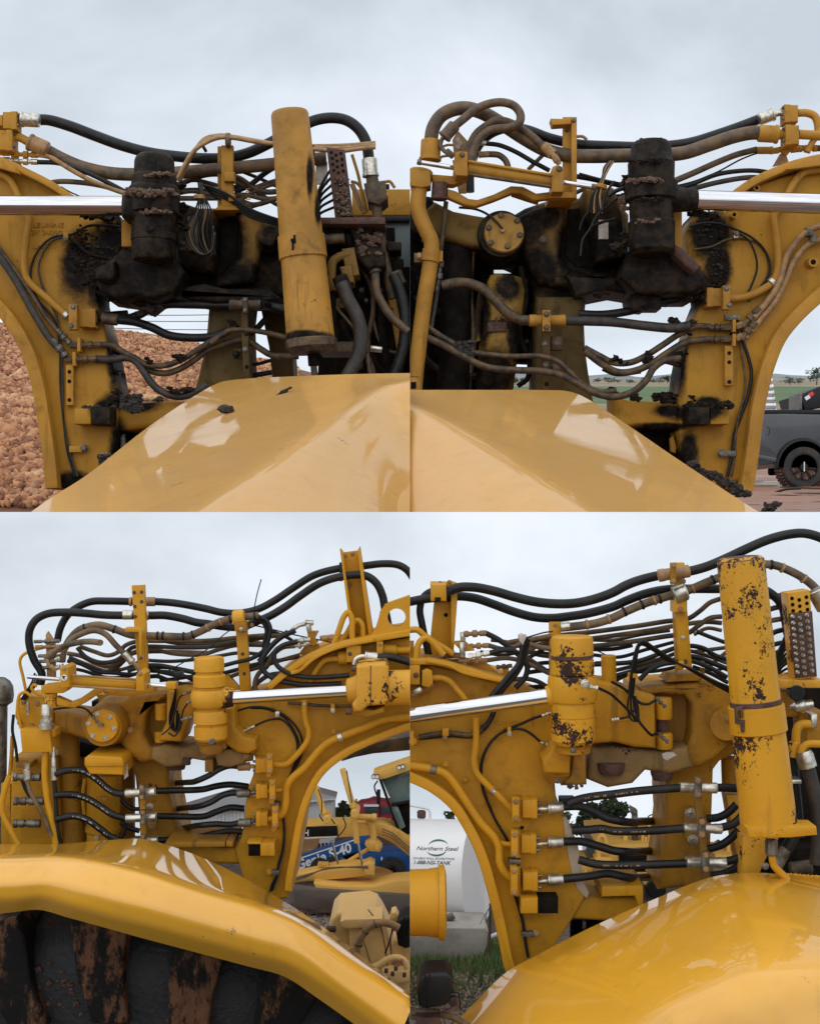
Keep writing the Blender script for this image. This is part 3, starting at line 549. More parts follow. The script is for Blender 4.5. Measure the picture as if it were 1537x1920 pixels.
# fender in front
fender_sheet('fender', 'fender_scuffed', [(-20, 1012), (40, 973), (95, 934), (160, 893), (275, 803), (372, 738), (412, 717), (440, 712), (550, 705.5), (680, 701), (800, 699)],
    [(250, 1045), (330, 990), (380, 955), (460, 900), (540, 845), (590, 811), (640, 776), (680, 748), (715, 728), (750, 716), (810, 710)],
    [(330, 1100, 3.25), (450, 1060, 3.25), (540, 1040, 3.35), (620, 1020, 3.55), (690, 1000, 3.8), (740, 990, 4.0), (780, 985, 4.2), (820, 980, 4.4), (860, 980, 4.5)], .25, .2, -.555, .008)
def on_fender(x, y, a=.25, b=.2, k=-.555): return k/((960-y)/F-a*(x-768.5)/F-b)-S.D
lumps('mud_clod', 'mud', [(424, 768, 8, on_fender(424, 772)-.02)], kind=None, flat=1); d_ = on_fender(530, 735); lumps('paint_scrape', 'mud', [(520+i*3, 742-i*1.9, 4.2-abs(i-4)*.4, d_-.005) for i in range(9)], flat=.5)
lumps('dried_mud', 'hose_tan', [(595+random.gauss(0, 8), 866+random.gauss(0, 4), random.uniform(1, 2.4), 3.75-S.D+.42) for _ in range(7)]) if 0 else None
bolt(None, 200, 860, 9, -0.2, 'steel_dark')
lumps('grease_clods', 'mud', scatter_lumps(188, 850, 212, 872, 14, 4, 8), -0.45)
lumps('grease_clods', 'mud', scatter_lumps(228, 742, 268, 752, 16, 4, 7)+scatter_lumps(232, 752, 262, 772, 14, 5, 9)+[(300, 747, 6), (296, 750, 5)]+scatter_lumps(150, 762, 215, 768, 12, 3, 6), -0.1)
# ================================================================ upper right machine
panel(1, 1, 8.5, UP)
GR = [(1330, 440, 48, 55), (1345, 500, 28, 62), (1300, 540, 60, 40), (1310, 395, 50, 18), (1275, 640, 16, 110), (1300, 775, 55, 18), (1255, 770, 34, 14), (1325, 755, 30, 14), (1290, 860, 22, 60), (1400, 915, 40, 20), (1240, 800, 60, 10)]
M['ytr'] = paint('yellow_paint_greasy_edges', (0.46, 0.225, 0.02), 0.4, 0.6, chips=0.03, grease=GR)
M['ytrc'] = paint('yellow_paint_dusty', (0.46, 0.225, 0.032), 0.42, 0.9, chips=0.02)
M['ytr_yoke'] = paint('sooty_casting_paint', (0.19, 0.11, 0.025), 0.55, 1.1, dirtcol=(0.05, 0.035, 0.017), grease=[(1070, 470, 34, 75), (1130, 480, 90, 110), (985, 420, 45, 60), (1000, 500, 60, 60), (870, 480, 60, 22), (940, 500, 70, 40), (1090, 545, 90, 28), (1020, 400, 40, 30)], bump=0.4)
M['ytr_can'] = paint('flaking_canister_paint', (0.36, 0.2, 0.035), 0.42, 0.9, dirtcol=(0.04, 0.028, 0.014), chips=0.6, grease=[(925, 700, 50, 60), (905, 590, 16, 80), (950, 540, 30, 30), (968, 640, 20, 60)])
thing('scraper_machine', 'yellow scraper hitch caked in black grease with looped brown hoses, grey pickup truck behind', 'scraper', P(1380, 955, 0.1))
# gooseneck
gn = B('gooseneck', 'ytr', [(1600, 310), (1520, 318), (1470, 330), (1425, 345), (1395, 362), (1382, 380), (1360, 395), (1300, 398), (1285, 440), (1290, 505), (1312, 530), (1316, 560), (1300, 600), (1288, 640), (1276, 700), (1270, 752), (1272, 800), (1276, 850), (1300, 900), (1370, 920), (1400, 920), (1408, 870), (1418, 794), (1432, 720), (1462, 636), (1508, 585), (1600, 530)], 0, 0.35, 5, segs=3)
strip('arch_flange', 'ytrc', [(1600, 500), (1537, 553), (1495, 592), (1463, 632), (1441, 684), (1427, 738), (1417, 794), (1411, 846), (1402, 905), (1398, 924)], 25, -0.09, 0.6, 3, parent=gn)
strip('top_flange', 'ytrc', [(1600, 288), (1537, 296), (1490, 307), (1452, 321), (1410, 341), (1374, 366)], 15, -0.1, 0.5, 2, parent=gn)
B('flange_lip', 'ytrc', [(1600, 284), (1530, 292), (1480, 307), (1472, 318), (1490, 316), (1600, 302)], -0.14, 0.04, 1, parent=gn)
B('cross_arm', 'ytr', [(1150, 742), (1180, 750), (1235, 752), (1258, 745), (1278, 735), (1290, 800), (1250, 806), (1200, 803), (1150, 800)], 0.03, 0.3, 12, parent=gn, segs=4)
Q('underarm_shade', 'void', 1130, 800, 1278, 960, 0.3, 0.05); B('lug', 'ytrc', [(1256, 822), (1262, 816), (1268, 838), (1266, 850), (1258, 846)], 0.1, 0.05)  # dark plate paints the shade under the cross arm
Q('stop_block', 'grease', 1290, 763, 1330, 796, -0.18, 0.2, 3); Q('stop_block', 'ytr', 1331, 765, 1366, 795, -0.16, 0.18, 2); lumps('grease_clods', 'grease', scatter_lumps(1285, 754, 1372, 764, 26, 3, 7), -0.16)
for (x, y, r) in ((1418, 352, 6), (1376, 402, 6.5), (1524, 491, 9)):
    b = C('hose_boss', 'ytrc', (x, y, 0), (x, y, -0.07), [(0, r*1.2), (.2, r), (1, r)], 0, 16); C('boss_bore', 'void', (x, y, -0.068), (x, y, -0.0725), r*.55, 0, 12, b)
crust([(1350, 436), (1352, 480), (1348, 520), (1340, 540), (1340, 405), (1325, 404)], 60, 6); crust([(1335, 470), (1338, 510), (1320, 430)], 40, 8, 'mud'); crust([(1280, 620), (1278, 680), (1290, 750)], 40, 6)
# lines on the plate
H('steel_line', 'ytrc', [(1600, 316), (1530, 318), (1508, 322), (1492, 336), (1480, 355), (1465, 385), (1450, 403), (1452, 430), (1457, 470), (1457, 505), (1448, 528), (1425, 545), (1395, 557), (1360, 561)], 7, -0.05)
band('steel', 1446, 529, 8, 40, -0.05, 9)
H('hydraulic_hose', 'hose_tan', [(1600, 405), (1540, 423), (1512, 434), (1488, 458), (1472, 485), (1463, 520), (1452, 545), (1437, 566), (1410, 598)], 6, -0.06)
H('hydraulic_hose', 'hose_tan', [(1600, 430), (1540, 448), (1514, 458), (1492, 482), (1478, 510), (1462, 548), (1445, 575), (1420, 605), (1396, 633)], 6, -0.05)
cl = Q('line_clip', 'steel_dark', 1510, 426, 1521, 442, -0.08, 0.05, 2); bolt(cl, 1520, 438, 4, -0.09)
cl = Q('line_clip', 'steel_dark', 1519, 440, 1532, 454, -0.08, 0.05, 2)
fitting('hose_brown', (1424, 578), (1390, 612), 7, -0.06); fitting('hose_brown', (1416, 604), (1388, 636), 7, -0.06)
H('grease_line', 'black', [(1290, 425), (1320, 418), (1350, 420), (1378, 430), (1408, 445), (1432, 468), (1443, 498), (1436, 525), (1412, 550), (1398, 562)], 2.2, -0.03, 8)
H('grease_line', 'black', [(1378, 434), (1402, 450), (1416, 480), (1418, 505), (1408, 535), (1398, 556)], 2.2, -0.04, 8)
H('grease_line', 'hose_grime_shade', [(1300, 468), (1335, 462), (1360, 450), (1390, 448), (1415, 455), (1436, 478), (1440, 510), (1420, 545), (1402, 565)], 2.2, -0.02, 8)
cl = Q('line_clip', 'steel', 1375, 434, 1384, 446, -0.05, 0.05, 1); bolt(cl, 1380, 438, 4, -0.05)
H('grease_line', 'black', [(1382, 600), (1392, 640), (1402, 670), (1408, 700), (1402, 740), (1388, 780), (1376, 815), (1372, 850), (1362, 895)], 3.4, -0.03, 8)
H('grease_line', 'hose_grime_shade', [(1384, 610), (1389, 660), (1396, 710), (1392, 750), (1384, 780), (1378, 820), (1377, 855), (1370, 895)], 2.4, -0.035, 8)
cl = Q('line_clip', 'steel_dark', 1354, 845, 1379, 856, -0.05, 0.03, 1); bolt(cl, 1352, 850, 6, -0.04)
pl = Q('clamp_plate', 'ytrc', 1355, 535, 1368, 580, -0.16, 0.05, 2); bolt(pl, 1361, 541, 4, -0.16); bolt(pl, 1366, 572, 4, -0.16)
fb = flange('ytrc', 1326, 1354, 557, 34, -0.05, -1, 'grease'); C('steel_stub', 'grease', (1326, 557), (1312, 558), 7, -0.05, parent=fb)
Q('line_bracket', 'steel_dark', 1358, 590, 1386, 600, -0.08, 0.03, 1); bolt(None, 1363, 594, 4, -0.08)
for y, xl in ((614, 1328), (636, 1326)):
    nut('hose_brown', (1354, y), (1372, y), 7, -0.05); Q('line_bracket', 'ytrc', 1373, y-15, 1379, y+13, -0.09, 0.08, 1); fitting('hose_grime_shade', (xl, y+1), (1354, y), 6.5, -0.05)
    nut('hose_tan', (1378, y-1), (1392, y-6), 7, -0.06)
sb = Q('drilled_strap', 'ytrc', 1358, 648, 1374, 723, -0.06, 0.04, 1.5)
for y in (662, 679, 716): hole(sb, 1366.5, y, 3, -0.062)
# rod and kingpin
C('steering_rod', 'chrome', (1300, 375), (1600, 384), [(0, 17.5), (1, 18.5)], -0.34, 40)
kp = C('kingpin_housing', 'grease', (1220, 264), (1221, 478), [(0, 18), (.01, 30), (.05, 36), (.17, 37.5), (.2, 42), (.36, 41), (.37, 47), (.52, 47), (.54, 40), (.7, 39), (.72, 42), (.8, 41.5), (.96, 41), (1, 33)], -0.34, 40)
C('rod_eye', 'grease', (1245, 374), (1306, 375), [(0, 24), (.5, 22), (.94, 20), (1, 18)], -0.34, 32, kp)
Q('kingpin_plate', 'ytrc', 1261, 396, 1278, 466, -0.22, 0.05, 1.5, parent=kp)
for (y, n, w, mm, a, b) in ((304, 16, 78, 'grease', 3, 6), (341, 20, 84, 'grease_brown', 4, 7), (377, 12, 70, 'grease', 3, 5), (418, 12, 74, 'grease_brown', 2.5, 4.5)):
    lumps('grease_clods', mm, [(1220-w/2+w*(i+.5)/n, y+random.uniform(-3, 3)-4*math.sin(math.pi*i/n), random.uniform(a, b), -0.37-0.15*math.sin(math.pi*(i+.5)/n)) for i in range(n)], parent=kp)
lumps('grease_clods', 'grease', scatter_lumps(1195, 262, 1245, 268, 10, 4, 7)+scatter_lumps(1166, 330, 1185, 380, 16, 5, 10)+scatter_lumps(1295, 396, 1345, 404, 12, 4, 7)+scatter_lumps(1150, 440, 1180, 480, 12, 6, 12), -0.25, parent=kp)
lumps('grease_clods', 'grease_brown', scatter_lumps(1162, 370, 1175, 395, 10, 4, 7), -0.3, parent=kp)
B('lower_ear', 'grease', [(1180, 468), (1262, 458), (1280, 470), (1322, 512), (1326, 530), (1300, 548), (1240, 552), (1190, 548), (1160, 520)], -0.2, 0.4, 10, segs=4)
B('lower_ear', 'rust', [(1262, 455), (1280, 465), (1316, 500), (1300, 512), (1262, 478)], -0.3, 0.2, 6, segs=3)
B('lower_link', 'grease', [(1060, 515), (1120, 520), (1200, 520), (1290, 530), (1326, 545), (1300, 560), (1240, 560), (1215, 575), (1185, 572), (1182, 552), (1140, 545), (1080, 556)], -0.02, 0.35, 8, segs=3)
Q('lower_pin', 'grease', 1184, 548, 1240, 578, -0.1, 0.2, 4); lumps('grease_clods', 'grease', [(1120, 552, 8), (1132, 550, 7), (1290, 560, 8), (1275, 562, 7), (1210, 578, 6), (1245, 572, 7), (1297, 604, 7), (1285, 610, 8), (1258, 602, 6), (1270, 606, 7)], -0.1)
# yoke casting with pin cover
B('hitch_yoke', 'ytr_yoke', [(958, 404), (985, 388), (1020, 376), (1060, 371), (1115, 366), (1150, 366), (1180, 400), (1180, 540), (1100, 556), (1096, 600), (1098, 650), (1112, 760), (1000, 760), (1004, 640), (1002, 560), (985, 500), (940, 480), (900, 470), (910, 430)], 0.18, 0.4, 16, segs=4)
B('yoke_cheek', 'ytr_yoke', [(960, 410), (1000, 390), (1045, 376), (1062, 376), (1060, 420), (1052, 480), (1070, 505), (1160, 510), (1160, 530), (1090, 545), (1060, 540), (1010, 530), (985, 490)], 0.06, 0.2, 14, segs=4)
B('yoke_cavity_shade', 'void', [(1064, 392), (1110, 388), (1160, 420), (1160, 505), (1080, 500), (1058, 478)], 0.17, 0.06, 2)  # recess shade painted on as a near-black plate
B('yoke_leg', 'ytl_leg', [(1004, 555), (1096, 555), (1094, 640), (1104, 700), (1116, 770), (1000, 770)], 0.1, 0.3, 12, segs=4)
B('hinge_block', 'ytr_yoke', [(1096, 352), (1150, 350), (1166, 380), (1175, 480), (1120, 490), (1112, 420), (1100, 400)], -0.1, 0.3, 10, segs=4)
Q('data_plate', 'tag', 1122, 412, 1140, 448, -0.115, 0.02, .6)
cap = C('pin_boss', 'grease', (940, 438, 0.25), (940, 438, -0.05), [(0, 50), (.7, 47), (1, 43)], 0, 48)
M['ytr_dull'] = paint('dusty_cover_paint', (0.4, 0.22, 0.05), 0.55, 1.0, dirtcol=(0.1, 0.065, 0.028))
pc = C('pin_cover', 'ytr_dull', (945, 436, -0.04), (945, 436, -0.085), [(0, 37), (.7, 37), (1, 35)], 0, 40)
for (x, y) in ((939, 404), (969, 414), (974, 441), (951, 462), (920, 455), (916, 427)): bolt(pc, x, y, 4.6, -0.085, 'hose_brown')
C('grease_fitting', 'hose_tan', (942, 431, -0.085), (942, 431, -0.12), 4.5, 0, 10, pc)
H('grease_line', 'black', [(942, 430, -0.115), (930, 416, -0.11), (912, 401, -0.09), (890, 392, -0.05), (860, 389)], 2.4, -0.05, 8)
bolt(None, 1018, 450, 6.5, 0.05, 'hose_brown')
B('tow_arm', 'ytr_yoke', [(815, 376), (850, 394), (890, 402), (930, 408), (930, 470), (890, 466), (840, 450), (800, 436), (795, 395)], 0.0, 0.3, 14, segs=4)
B('tow_arm_end', 'grease', [(772, 362), (810, 368), (822, 400), (812, 432), (780, 440), (760, 420)], 0.05, 0.3, 8); bolt(None, 806, 405, 8, 0.04, 'rust')
# dark bay behind, canister
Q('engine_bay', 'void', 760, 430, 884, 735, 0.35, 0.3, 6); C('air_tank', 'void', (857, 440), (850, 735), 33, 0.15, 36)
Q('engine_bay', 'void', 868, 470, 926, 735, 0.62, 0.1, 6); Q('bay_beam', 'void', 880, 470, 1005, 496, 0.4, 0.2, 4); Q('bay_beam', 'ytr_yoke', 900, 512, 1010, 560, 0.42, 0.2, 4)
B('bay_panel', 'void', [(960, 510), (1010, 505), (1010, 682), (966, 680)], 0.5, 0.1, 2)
cn = C('lube_canister', 'ytr_can', (948, 520), (926, 735), [(0, 30), (.08, 36), (.1, 38), (.6, 38), (.95, 36), (1, 30)], 0.1, 40); Q('canister_lug', 'rust', 914, 604, 950, 622, -0.04, 0.05, 2, cn)
C('drain_boss', 'void', (915, 712, 0.02), (915, 712, -0.04), 12, 0, 16, cn)
H('steel_line', 'ytr_can', [(903, 540), (897, 580), (898, 640)], 5.5, 0.05)
H('hydraulic_hose', 'rubber', [(994, 640), (992, 690), (988, 710), (970, 724)], 5, 0.35)
# clamp strap of the leg and mid hoses
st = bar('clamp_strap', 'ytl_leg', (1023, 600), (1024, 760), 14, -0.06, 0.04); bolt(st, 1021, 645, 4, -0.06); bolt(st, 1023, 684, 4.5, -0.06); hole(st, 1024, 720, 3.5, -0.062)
Q('strap_block', 'ytl_leg', 1034, 630, 1054, 656, -0.03, 0.05, 2, st); bolt(st, 1044, 642, 8, -0.03, 'hose_brown'); bolt(st, 1040, 690, 7, -0.0, 'hose_brown')
hbar('ytrc', 1024, 601, 40, 15, -0.12, 'ytrc', 991, 1060, 11, 0, 'hose_brown')
H('hydraulic_hose', 'hose_grime_shade', [(828, 536), (858, 530), (885, 533), (910, 545), (930, 565), (950, 586), (975, 599), (995, 601)], 9.5, -0.12)
H('hydraulic_hose', 'rubber_dull', [(1055, 601), (1100, 602), (1150, 604), (1210, 611), (1260, 615), (1292, 611)], 9, -0.1)
H('hydraulic_hose', 'rubber', [(1085, 589), (1130, 590), (1180, 583), (1225, 570), (1270, 560), (1322, 556)], 8, 0.02); lumps('grease_clods', 'grease', [(1215, 578, 6), (1224, 574, 5), (1258, 598, 5), (1266, 600, 6)], 0)
H('hydraulic_hose', 'hose_grime_shade', [(800, 632), (830, 646), (862, 664), (895, 682), (920, 690), (965, 694), (1015, 696), (1050, 703), (1080, 718), (1115, 737), (1150, 744), (1185, 735), (1210, 714), (1225, 690), (1245, 676), (1275, 672)], 6.5, -0.14)
H('hydraulic_hose', 'hose_grime_shade', [(800, 612), (840, 638), (880, 658), (910, 664), (960, 668), (1015, 668), (1045, 678), (1070, 700), (1095, 722), (1125, 734), (1155, 732)], 5, -0.12)
lumps('grease_clods', 'mud', scatter_lumps(845, 640, 885, 664, 24, 4, 7), -0.14)
H('hydraulic_hose', 'hose_grime_shade', [(1095, 652), (1125, 668), (1150, 680), (1180, 680), (1205, 670), (1240, 648), (1275, 625), (1305, 612), (1332, 613)], 6, -0.05)
H('hydraulic_hose', 'hose_grime_shade', [(1095, 658), (1130, 684), (1160, 698), (1190, 695), (1220, 682), (1250, 662), (1285, 642), (1330, 636)], 6.5, -0.06)
H('hydraulic_hose', 'rubber', [(1130, 690), (1155, 700), (1200, 695)], 6, 0.1)
H('hydraulic_hose', 'hose_grime_shade', [(1225, 690), (1240, 678), (1275, 685)], 5, 0.12); H('hydraulic_hose', 'rubber_dull', [(1245, 672), (1262, 664), (1280, 662)], 4.5, 0.12)
lumps('grease_clods', 'grease', [(1146, 676, 7), (1153, 672, 8), (1162, 678, 7), (1173, 682, 6), (1214, 664, 9), (1216, 672, 9), (1212, 678, 8), (1146, 730, 8), (1150, 740, 9), (1143, 742, 8), (1190, 746, 8), (1195, 748, 6)]+scatter_lumps(1222, 738, 1266, 756, 22, 4, 9), -0.06)
# yellow drop pipe at the left
C('pipe_collar', 'ytrc', (790, 318), (785, 350), [(0, 19), (.1, 22), (.9, 22), (1, 18)], -0.12, 28)
H('steel_line', 'ytrc', [(787, 345), (784, 372), (784, 392), (790, 412), (800, 434), (808, 452), (809, 470), (804, 510), (796, 560), (786, 640), (776, 735)], 14.5, -0.14, 20)
pcq = C('pipe_clamp', 'ytrc', (810, 468), (806, 492), [(0, 15), (.05, 17.5), (.95, 17.5), (1, 15)], -0.14, 24); Q('clamp_tab', 'ytrc', 820, 470, 830, 490, -0.16, 0.06, 1, pcq)
Q('clamp_block', 'hose_brown', 776, 474, 796, 492, -0.12, 0.08, 2); bolt(None, 786, 480, 5, -0.13, 'hose_tan')
C('pipe_union', 'ytrc', (778, 704), (776, 735), [(0, 16), (.1, 16), (.14, 14), (.2, 15), (1, 15)], -0.14, 24); Q('union_slot', 'void', 770, 716, 780, 728, -0.2, 0.02, 1)
H('steel_line', 'hose_grime_shade', [(836, 378), (832, 420), (826, 470)], 4.5, -0.05); fitting('steel_dark', (818, 548), (826, 490), 6, -0.06)
H('hydraulic_hose', 'rubber_dull', [(820, 545), (812, 590), (806, 625)], 4.5, -0.08)
lv = B('lever_block', 'ytrc', [(769, 320), (806, 318), (808, 348), (790, 352), (770, 348)], -0.2, 0.14, 3)
B('lever_block', 'ytrc', [(808, 326), (858, 330), (874, 326), (870, 338), (850, 346), (812, 344)], -0.16, 0.1, 3, parent=lv)
C('lever_boss', 'rust', (825, 343), (823, 375), [(0, 14), (.05, 15), (.95, 15), (1, 13)], -0.14, 24, lv)
B('bent_link', 'ytrc', [(838, 353), (855, 358), (878, 372), (895, 374), (925, 364), (958, 348), (980, 349), (1005, 362), (1030, 359), (1030, 372), (1000, 376), (975, 362), (960, 362), (925, 376), (890, 388), (870, 384), (838, 370)], -0.16, 0.06, 4, segs=3)
B('bent_link', 'ytrc', [(960, 350), (1000, 362), (1010, 378), (990, 372), (960, 362)], -0.1, 0.1, 3)
# locking cylinder
lc = C('lock_cylinder', 'ytrc', (877, 316), (1036, 340), [(0, 13.5), (.97, 13.5), (1, 12)], -0.22, 28)
for off in (-14, 13): C('tie_rod', 'hose_brown' if off > 0 else 'ytrc', (877, 315+off*.9), (1037, 340+off*.8), 2.8, -0.27, 10, lc)
B('cylinder_clevis', 'ytrc', [(853, 286), (862, 283), (876, 284), (877, 330), (855, 329), (850, 318)], -0.31, 0.18, 3, parent=lc); bolt(lc, 866, 290, 4, -0.31, 'hose_brown')
B('cylinder_clevis', 'ytrc', [(1036, 312), (1046, 308), (1056, 314), (1056, 360), (1034, 360)], -0.31, 0.18, 3, parent=lc); bolt(lc, 1048, 317, 4.5, -0.31, 'hose_brown')
C('slim_rod', 'chrome', (785, 304), (852, 315), 4.5, -0.22, 16, lc); C('rod_nut', 'steel_dark', (782, 303), (790, 305), 5.5, -0.22, 8, lc)
C('slim_rod', 'chrome', (1056, 342), (1112, 351), 4.5, -0.22, 16, lc); C('rod_nut', 'hose_brown', (1108, 350), (1118, 352), 6, -0.22, 8, lc)
Q('cylinder_foot', 'ytrc', 1030, 360, 1078, 371, -0.2, 0.3, 2)
ub = Q('hose_post', 'ytrc', 1055, 219, 1072, 362, 0.02, 0.03, 1); Q('hose_post', 'ytrc', 1071, 219, 1081, 372, -0.04, 0.06, 1, ub); B('post_arm', 'ytrc', [(1032, 222), (1070, 223), (1070, 232), (1036, 234)], -0.05, 0.1, 1, parent=ub)
for y in (244, 294, 226): bolt(ub, 1062 if y != 226 else 1075, y, 3.4, 0.02 if y != 226 else -.04, 'hose_brown')
B('bracket_plate', 'hose_tan', [(848, 262), (858, 244), (880, 268), (872, 300), (852, 300)], 0.1, 0.02, 1)
for (x, y) in ((858, 262), (862, 268), (858, 275)): hole('root', x, y, 3.5, 0.098, mat='tag')
B('bracket_plate', 'hose_tan', [(848, 300), (876, 300), (874, 362), (860, 362)], 0.12, 0.02, 1)
# hoses over the top
sleeve('ytrc', (808, 262), (806, 302), 19, -0.05)
H('hydraulic_hose', 'hose_brown', [(807, 268), (812, 240), (826, 218), (848, 206), (874, 203), (905, 212), (940, 232), (980, 258), (1020, 280), (1060, 291), (1110, 293), (1160, 292), (1220, 291), (1280, 287), (1330, 271), (1375, 256), (1410, 249), (1436, 250)], 13, 0.02, 16)
sleeve('ytrc', (1420, 250), (1458, 252), 16, 0.02); C('steel_stub', 'ytrc', (1455, 252), (1474, 253), 9, 0.02)
f = flange('ytrc', 1474, 1498, 252, 36, 0.02, -1); H('steel_line', 'ytrc', [(1496, 252), (1530, 254), (1560, 258), (1600, 268)], 9, 0.02)
H('hydraulic_hose', 'rubber', [(880, 360), (880, 325), (885, 300), (897, 272), (920, 250), (950, 240), (985, 243), (1030, 259), (1080, 270), (1150, 274), (1220, 275), (1290, 268), (1350, 250), (1390, 236), (1426, 222)], 9.5, 0.15, 14)
sleeve('steel', (1422, 224), (1450, 214), 11.5, 0.1); H('steel_stub', 'steel', [(1446, 216), (1460, 212), (1474, 212)], 6, 0.1)
flange('ytrc', 1472, 1496, 212, 32, 0.1, -1); H('steel_line', 'ytrc', [(1494, 212), (1512, 212), (1526, 218), (1532, 232), (1532, 262)], 7.5, 0.1); H('steel_line', 'ytrc', [(1545, 235), (1525, 262), (1512, 285)], 6, 0.04)
sleeve('hose_brown', (853, 234), (832, 258), 12, -0.1); H('steel_stub', 'hose_brown', [(836, 252), (828, 262), (826, 274), (834, 284), (848, 292)], 4, -0.1); nut('hose_brown', (836, 282), (850, 294), 6, -0.1)
H('hydraulic_hose', 'hose_brown', [(850, 238), (870, 222), (890, 206), (915, 195), (942, 192), (964, 199), (975, 214), (974, 228), (960, 238), (935, 241), (915, 246), (897, 262), (887, 285), (882, 304)], 8, -0.1)
H('hydraulic_hose', 'hose_brown', [(876, 300), (880, 276), (892, 252), (908, 238), (930, 226), (950, 228), (975, 240), (1000, 258), (1022, 280)], 7.5, -0.02)
sleeve('hose_tan', (1018, 272), (1036, 290), 9, -0.08); H('steel_stub', 'hose_tan', [(1034, 288), (1042, 298), (1048, 308)], 5, -0.14); nut('hose_tan', (1038, 292), (1045, 304), 6.5, -0.14)
sleeve('hose_tan', (918, 289), (897, 290), 6, 0.05); H('hydraulic_hose', 'hose_brown', [(915, 289), (935, 291), (948, 302), (954, 322)], 6, 0.05)
sleeve('steel', (912, 269), (898, 268), 4.5, 0.05); H('hydraulic_hose', 'rubber', [(910, 269), (935, 272), (965, 284), (1000, 304), (1030, 320)], 4.5, 0.05); sleeve('steel', (876, 300), (893, 298), 5, -.05)
H('steel_line', 'hose_tan', [(820, 290), (826, 278), (838, 272), (850, 272)], 2.5, 0.05); H('steel_line', 'hose_tan', [(822, 300), (828, 294), (840, 292)], 2.5, 0.05); H('steel_line', 'hose_brown', [(990, 318), (1008, 300), (1020, 288)], 4, 0.2); H('steel_line', 'hose_tan', [(1080, 256), (1092, 256), (1100, 262)], 3, .1)
H('hydraulic_hose', 'rubber', [(1075, 330), (1110, 336), (1150, 345), (1180, 352)], 5, 0.12); H('hydraulic_hose', 'rubber', [(1085, 326), (1130, 338), (1170, 346)], 3, 0.05); H('hydraulic_hose', 'hose_grime_shade', [(1078, 362), (1100, 352), (1115, 348)], 4, 0.1)
for (pts, m_, r_) in (([(1262, 340), (1300, 324), (1340, 306), (1380, 290), (1418, 280)], 'hose_brown', 6), ([(1265, 354), (1300, 344), (1340, 328), (1380, 321), (1415, 320), (1455, 326)], 'rubber', 4.5), ([(1290, 356), (1340, 343), (1400, 333), (1440, 334)], 'rubber_dull', 5), ([(1260, 350), (1300, 340), (1345, 322), (1390, 298), (1430, 284), (1480, 274), (1540, 276)], 'black', 1.6)):
    H('hydraulic_hose' if r_ > 2 else 'wire', m_, pts, r_, 0.15)
sleeve('ytrc', (1418, 282), (1448, 282), 7, 0.15); fitting('ytrc', (1445, 283), (1490, 280), 6, 0.12); fitting('ytrc', (1490, 280), (1530, 278), 6, 0.12); H('hydraulic_hose', 'hose_brown', [(1525, 278), (1560, 278)], 6, .12)
B('line_bracket', 'ytrc', [(1480, 262), (1486, 262), (1488, 275), (1476, 290), (1468, 290)], 0.1, 0.02, 1); B('line_bracket', 'hose_tan', [(1462, 288), (1472, 286), (1478, 304), (1448, 312)], 0.12, 0.02, 1)
for k in range(6): H('grease_line', 'black' if k % 3 else 'hose_tan', [(1150-k*1.5, 302), (1142-k*2, 314), (1134-k, 330), (1128-k*1.5, 348), (1124-k*3, 370), (1128-k*5, 400)], 1.9, -0.2+0.012*k, 6)
band('ytrc', 1127, 350, 9, 75, -0.18, 8)
H('grease_line', 'black', [(1152, 340), (1140, 355), (1132, 375), (1128, 395)], 2.6, -0.22, 8); H('grease_line', 'black', [(1165, 366), (1140, 385), (1118, 405), (1105, 430), (1092, 450), (1088, 480)], 2.6, -0.2, 8); H('grease_line', 'grease', [(1155, 410), (1130, 416), (1108, 425)], 3, -0.2, 8)
H('grease_line', 'black', [(1128, 392), (1105, 398), (1092, 412), (1086, 432)], 2.2, -0.1, 8); H('grease_line', 'black', [(1170, 352), (1150, 360), (1140, 368)], 4, -0.26, 8)
for i in range(14):
    x = random.uniform(772, 990); y = random.uniform(450, 700); w = random.uniform(8, 24); h = random.uniform(8, 24)
    q_ = B('bay_fitting', random.choice(['void', 'hose_grime_shade', 'grease', 'rust', 'ytl_leg']), [(x, y+3), (x+w*.4, y), (x+w, y+2), (x+w, y+h), (x+w*.3, y+h+3), (x, y+h-2)], .26, .2, 3); bolt(q_, x+w*.5, y+h*.4, random.uniform(2.5, 4.5), .25, 'hose_grime_shade')
for pts, m_, r_ in (([(780, 520), (800, 560), (830, 590), (870, 600)], 'void', 7), ([(885, 470), (880, 540), (888, 620), (880, 700)], 'hose_grime_shade', 6), ([(975, 500), (985, 560), (972, 620), (985, 660)], 'void', 6), ([(790, 450), (820, 470), (830, 520)], 'hose_brown', 3), ([(780, 650), (820, 690), (880, 705), (940, 690)], 'grease', 6)): H('hydraulic_hose', m_, pts, r_, 0.12)
# fender in front
fender_sheet('fender', 'fender_top', [(735, 731), (800, 731), (900, 731), (1030, 731.5), (1062, 733), (1090, 742), (1160, 786), (1270, 861), (1390, 940), (1470, 990), (1540, 1036)],
    [(735, 752), (765, 757), (800, 774), (850, 800), (900, 830), (950, 860), (1000, 892), (1060, 930), (1120, 970), (1200, 1022), (1300, 1090)],
    [(690, 985, 4.5), (720, 985, 4.4), (750, 990, 4.25), (790, 1000, 4.1), (830, 1015, 3.95), (880, 1030, 3.8), (930, 1050, 3.65), (990, 1075, 3.5), (1070, 1110, 3.4), (1180, 1160, 3.35)], -.25, .2, -.638, .008)
lumps('grease_clods', 'mud', [(1292+i*2.1+random.uniform(-6, 6), 872+i*1.1+random.uniform(-7, 5), random.uniform(4, 9)) for i in range(52)]+scatter_lumps(1425, 945, 1455, 958, 10, 4, 8), -0.55)
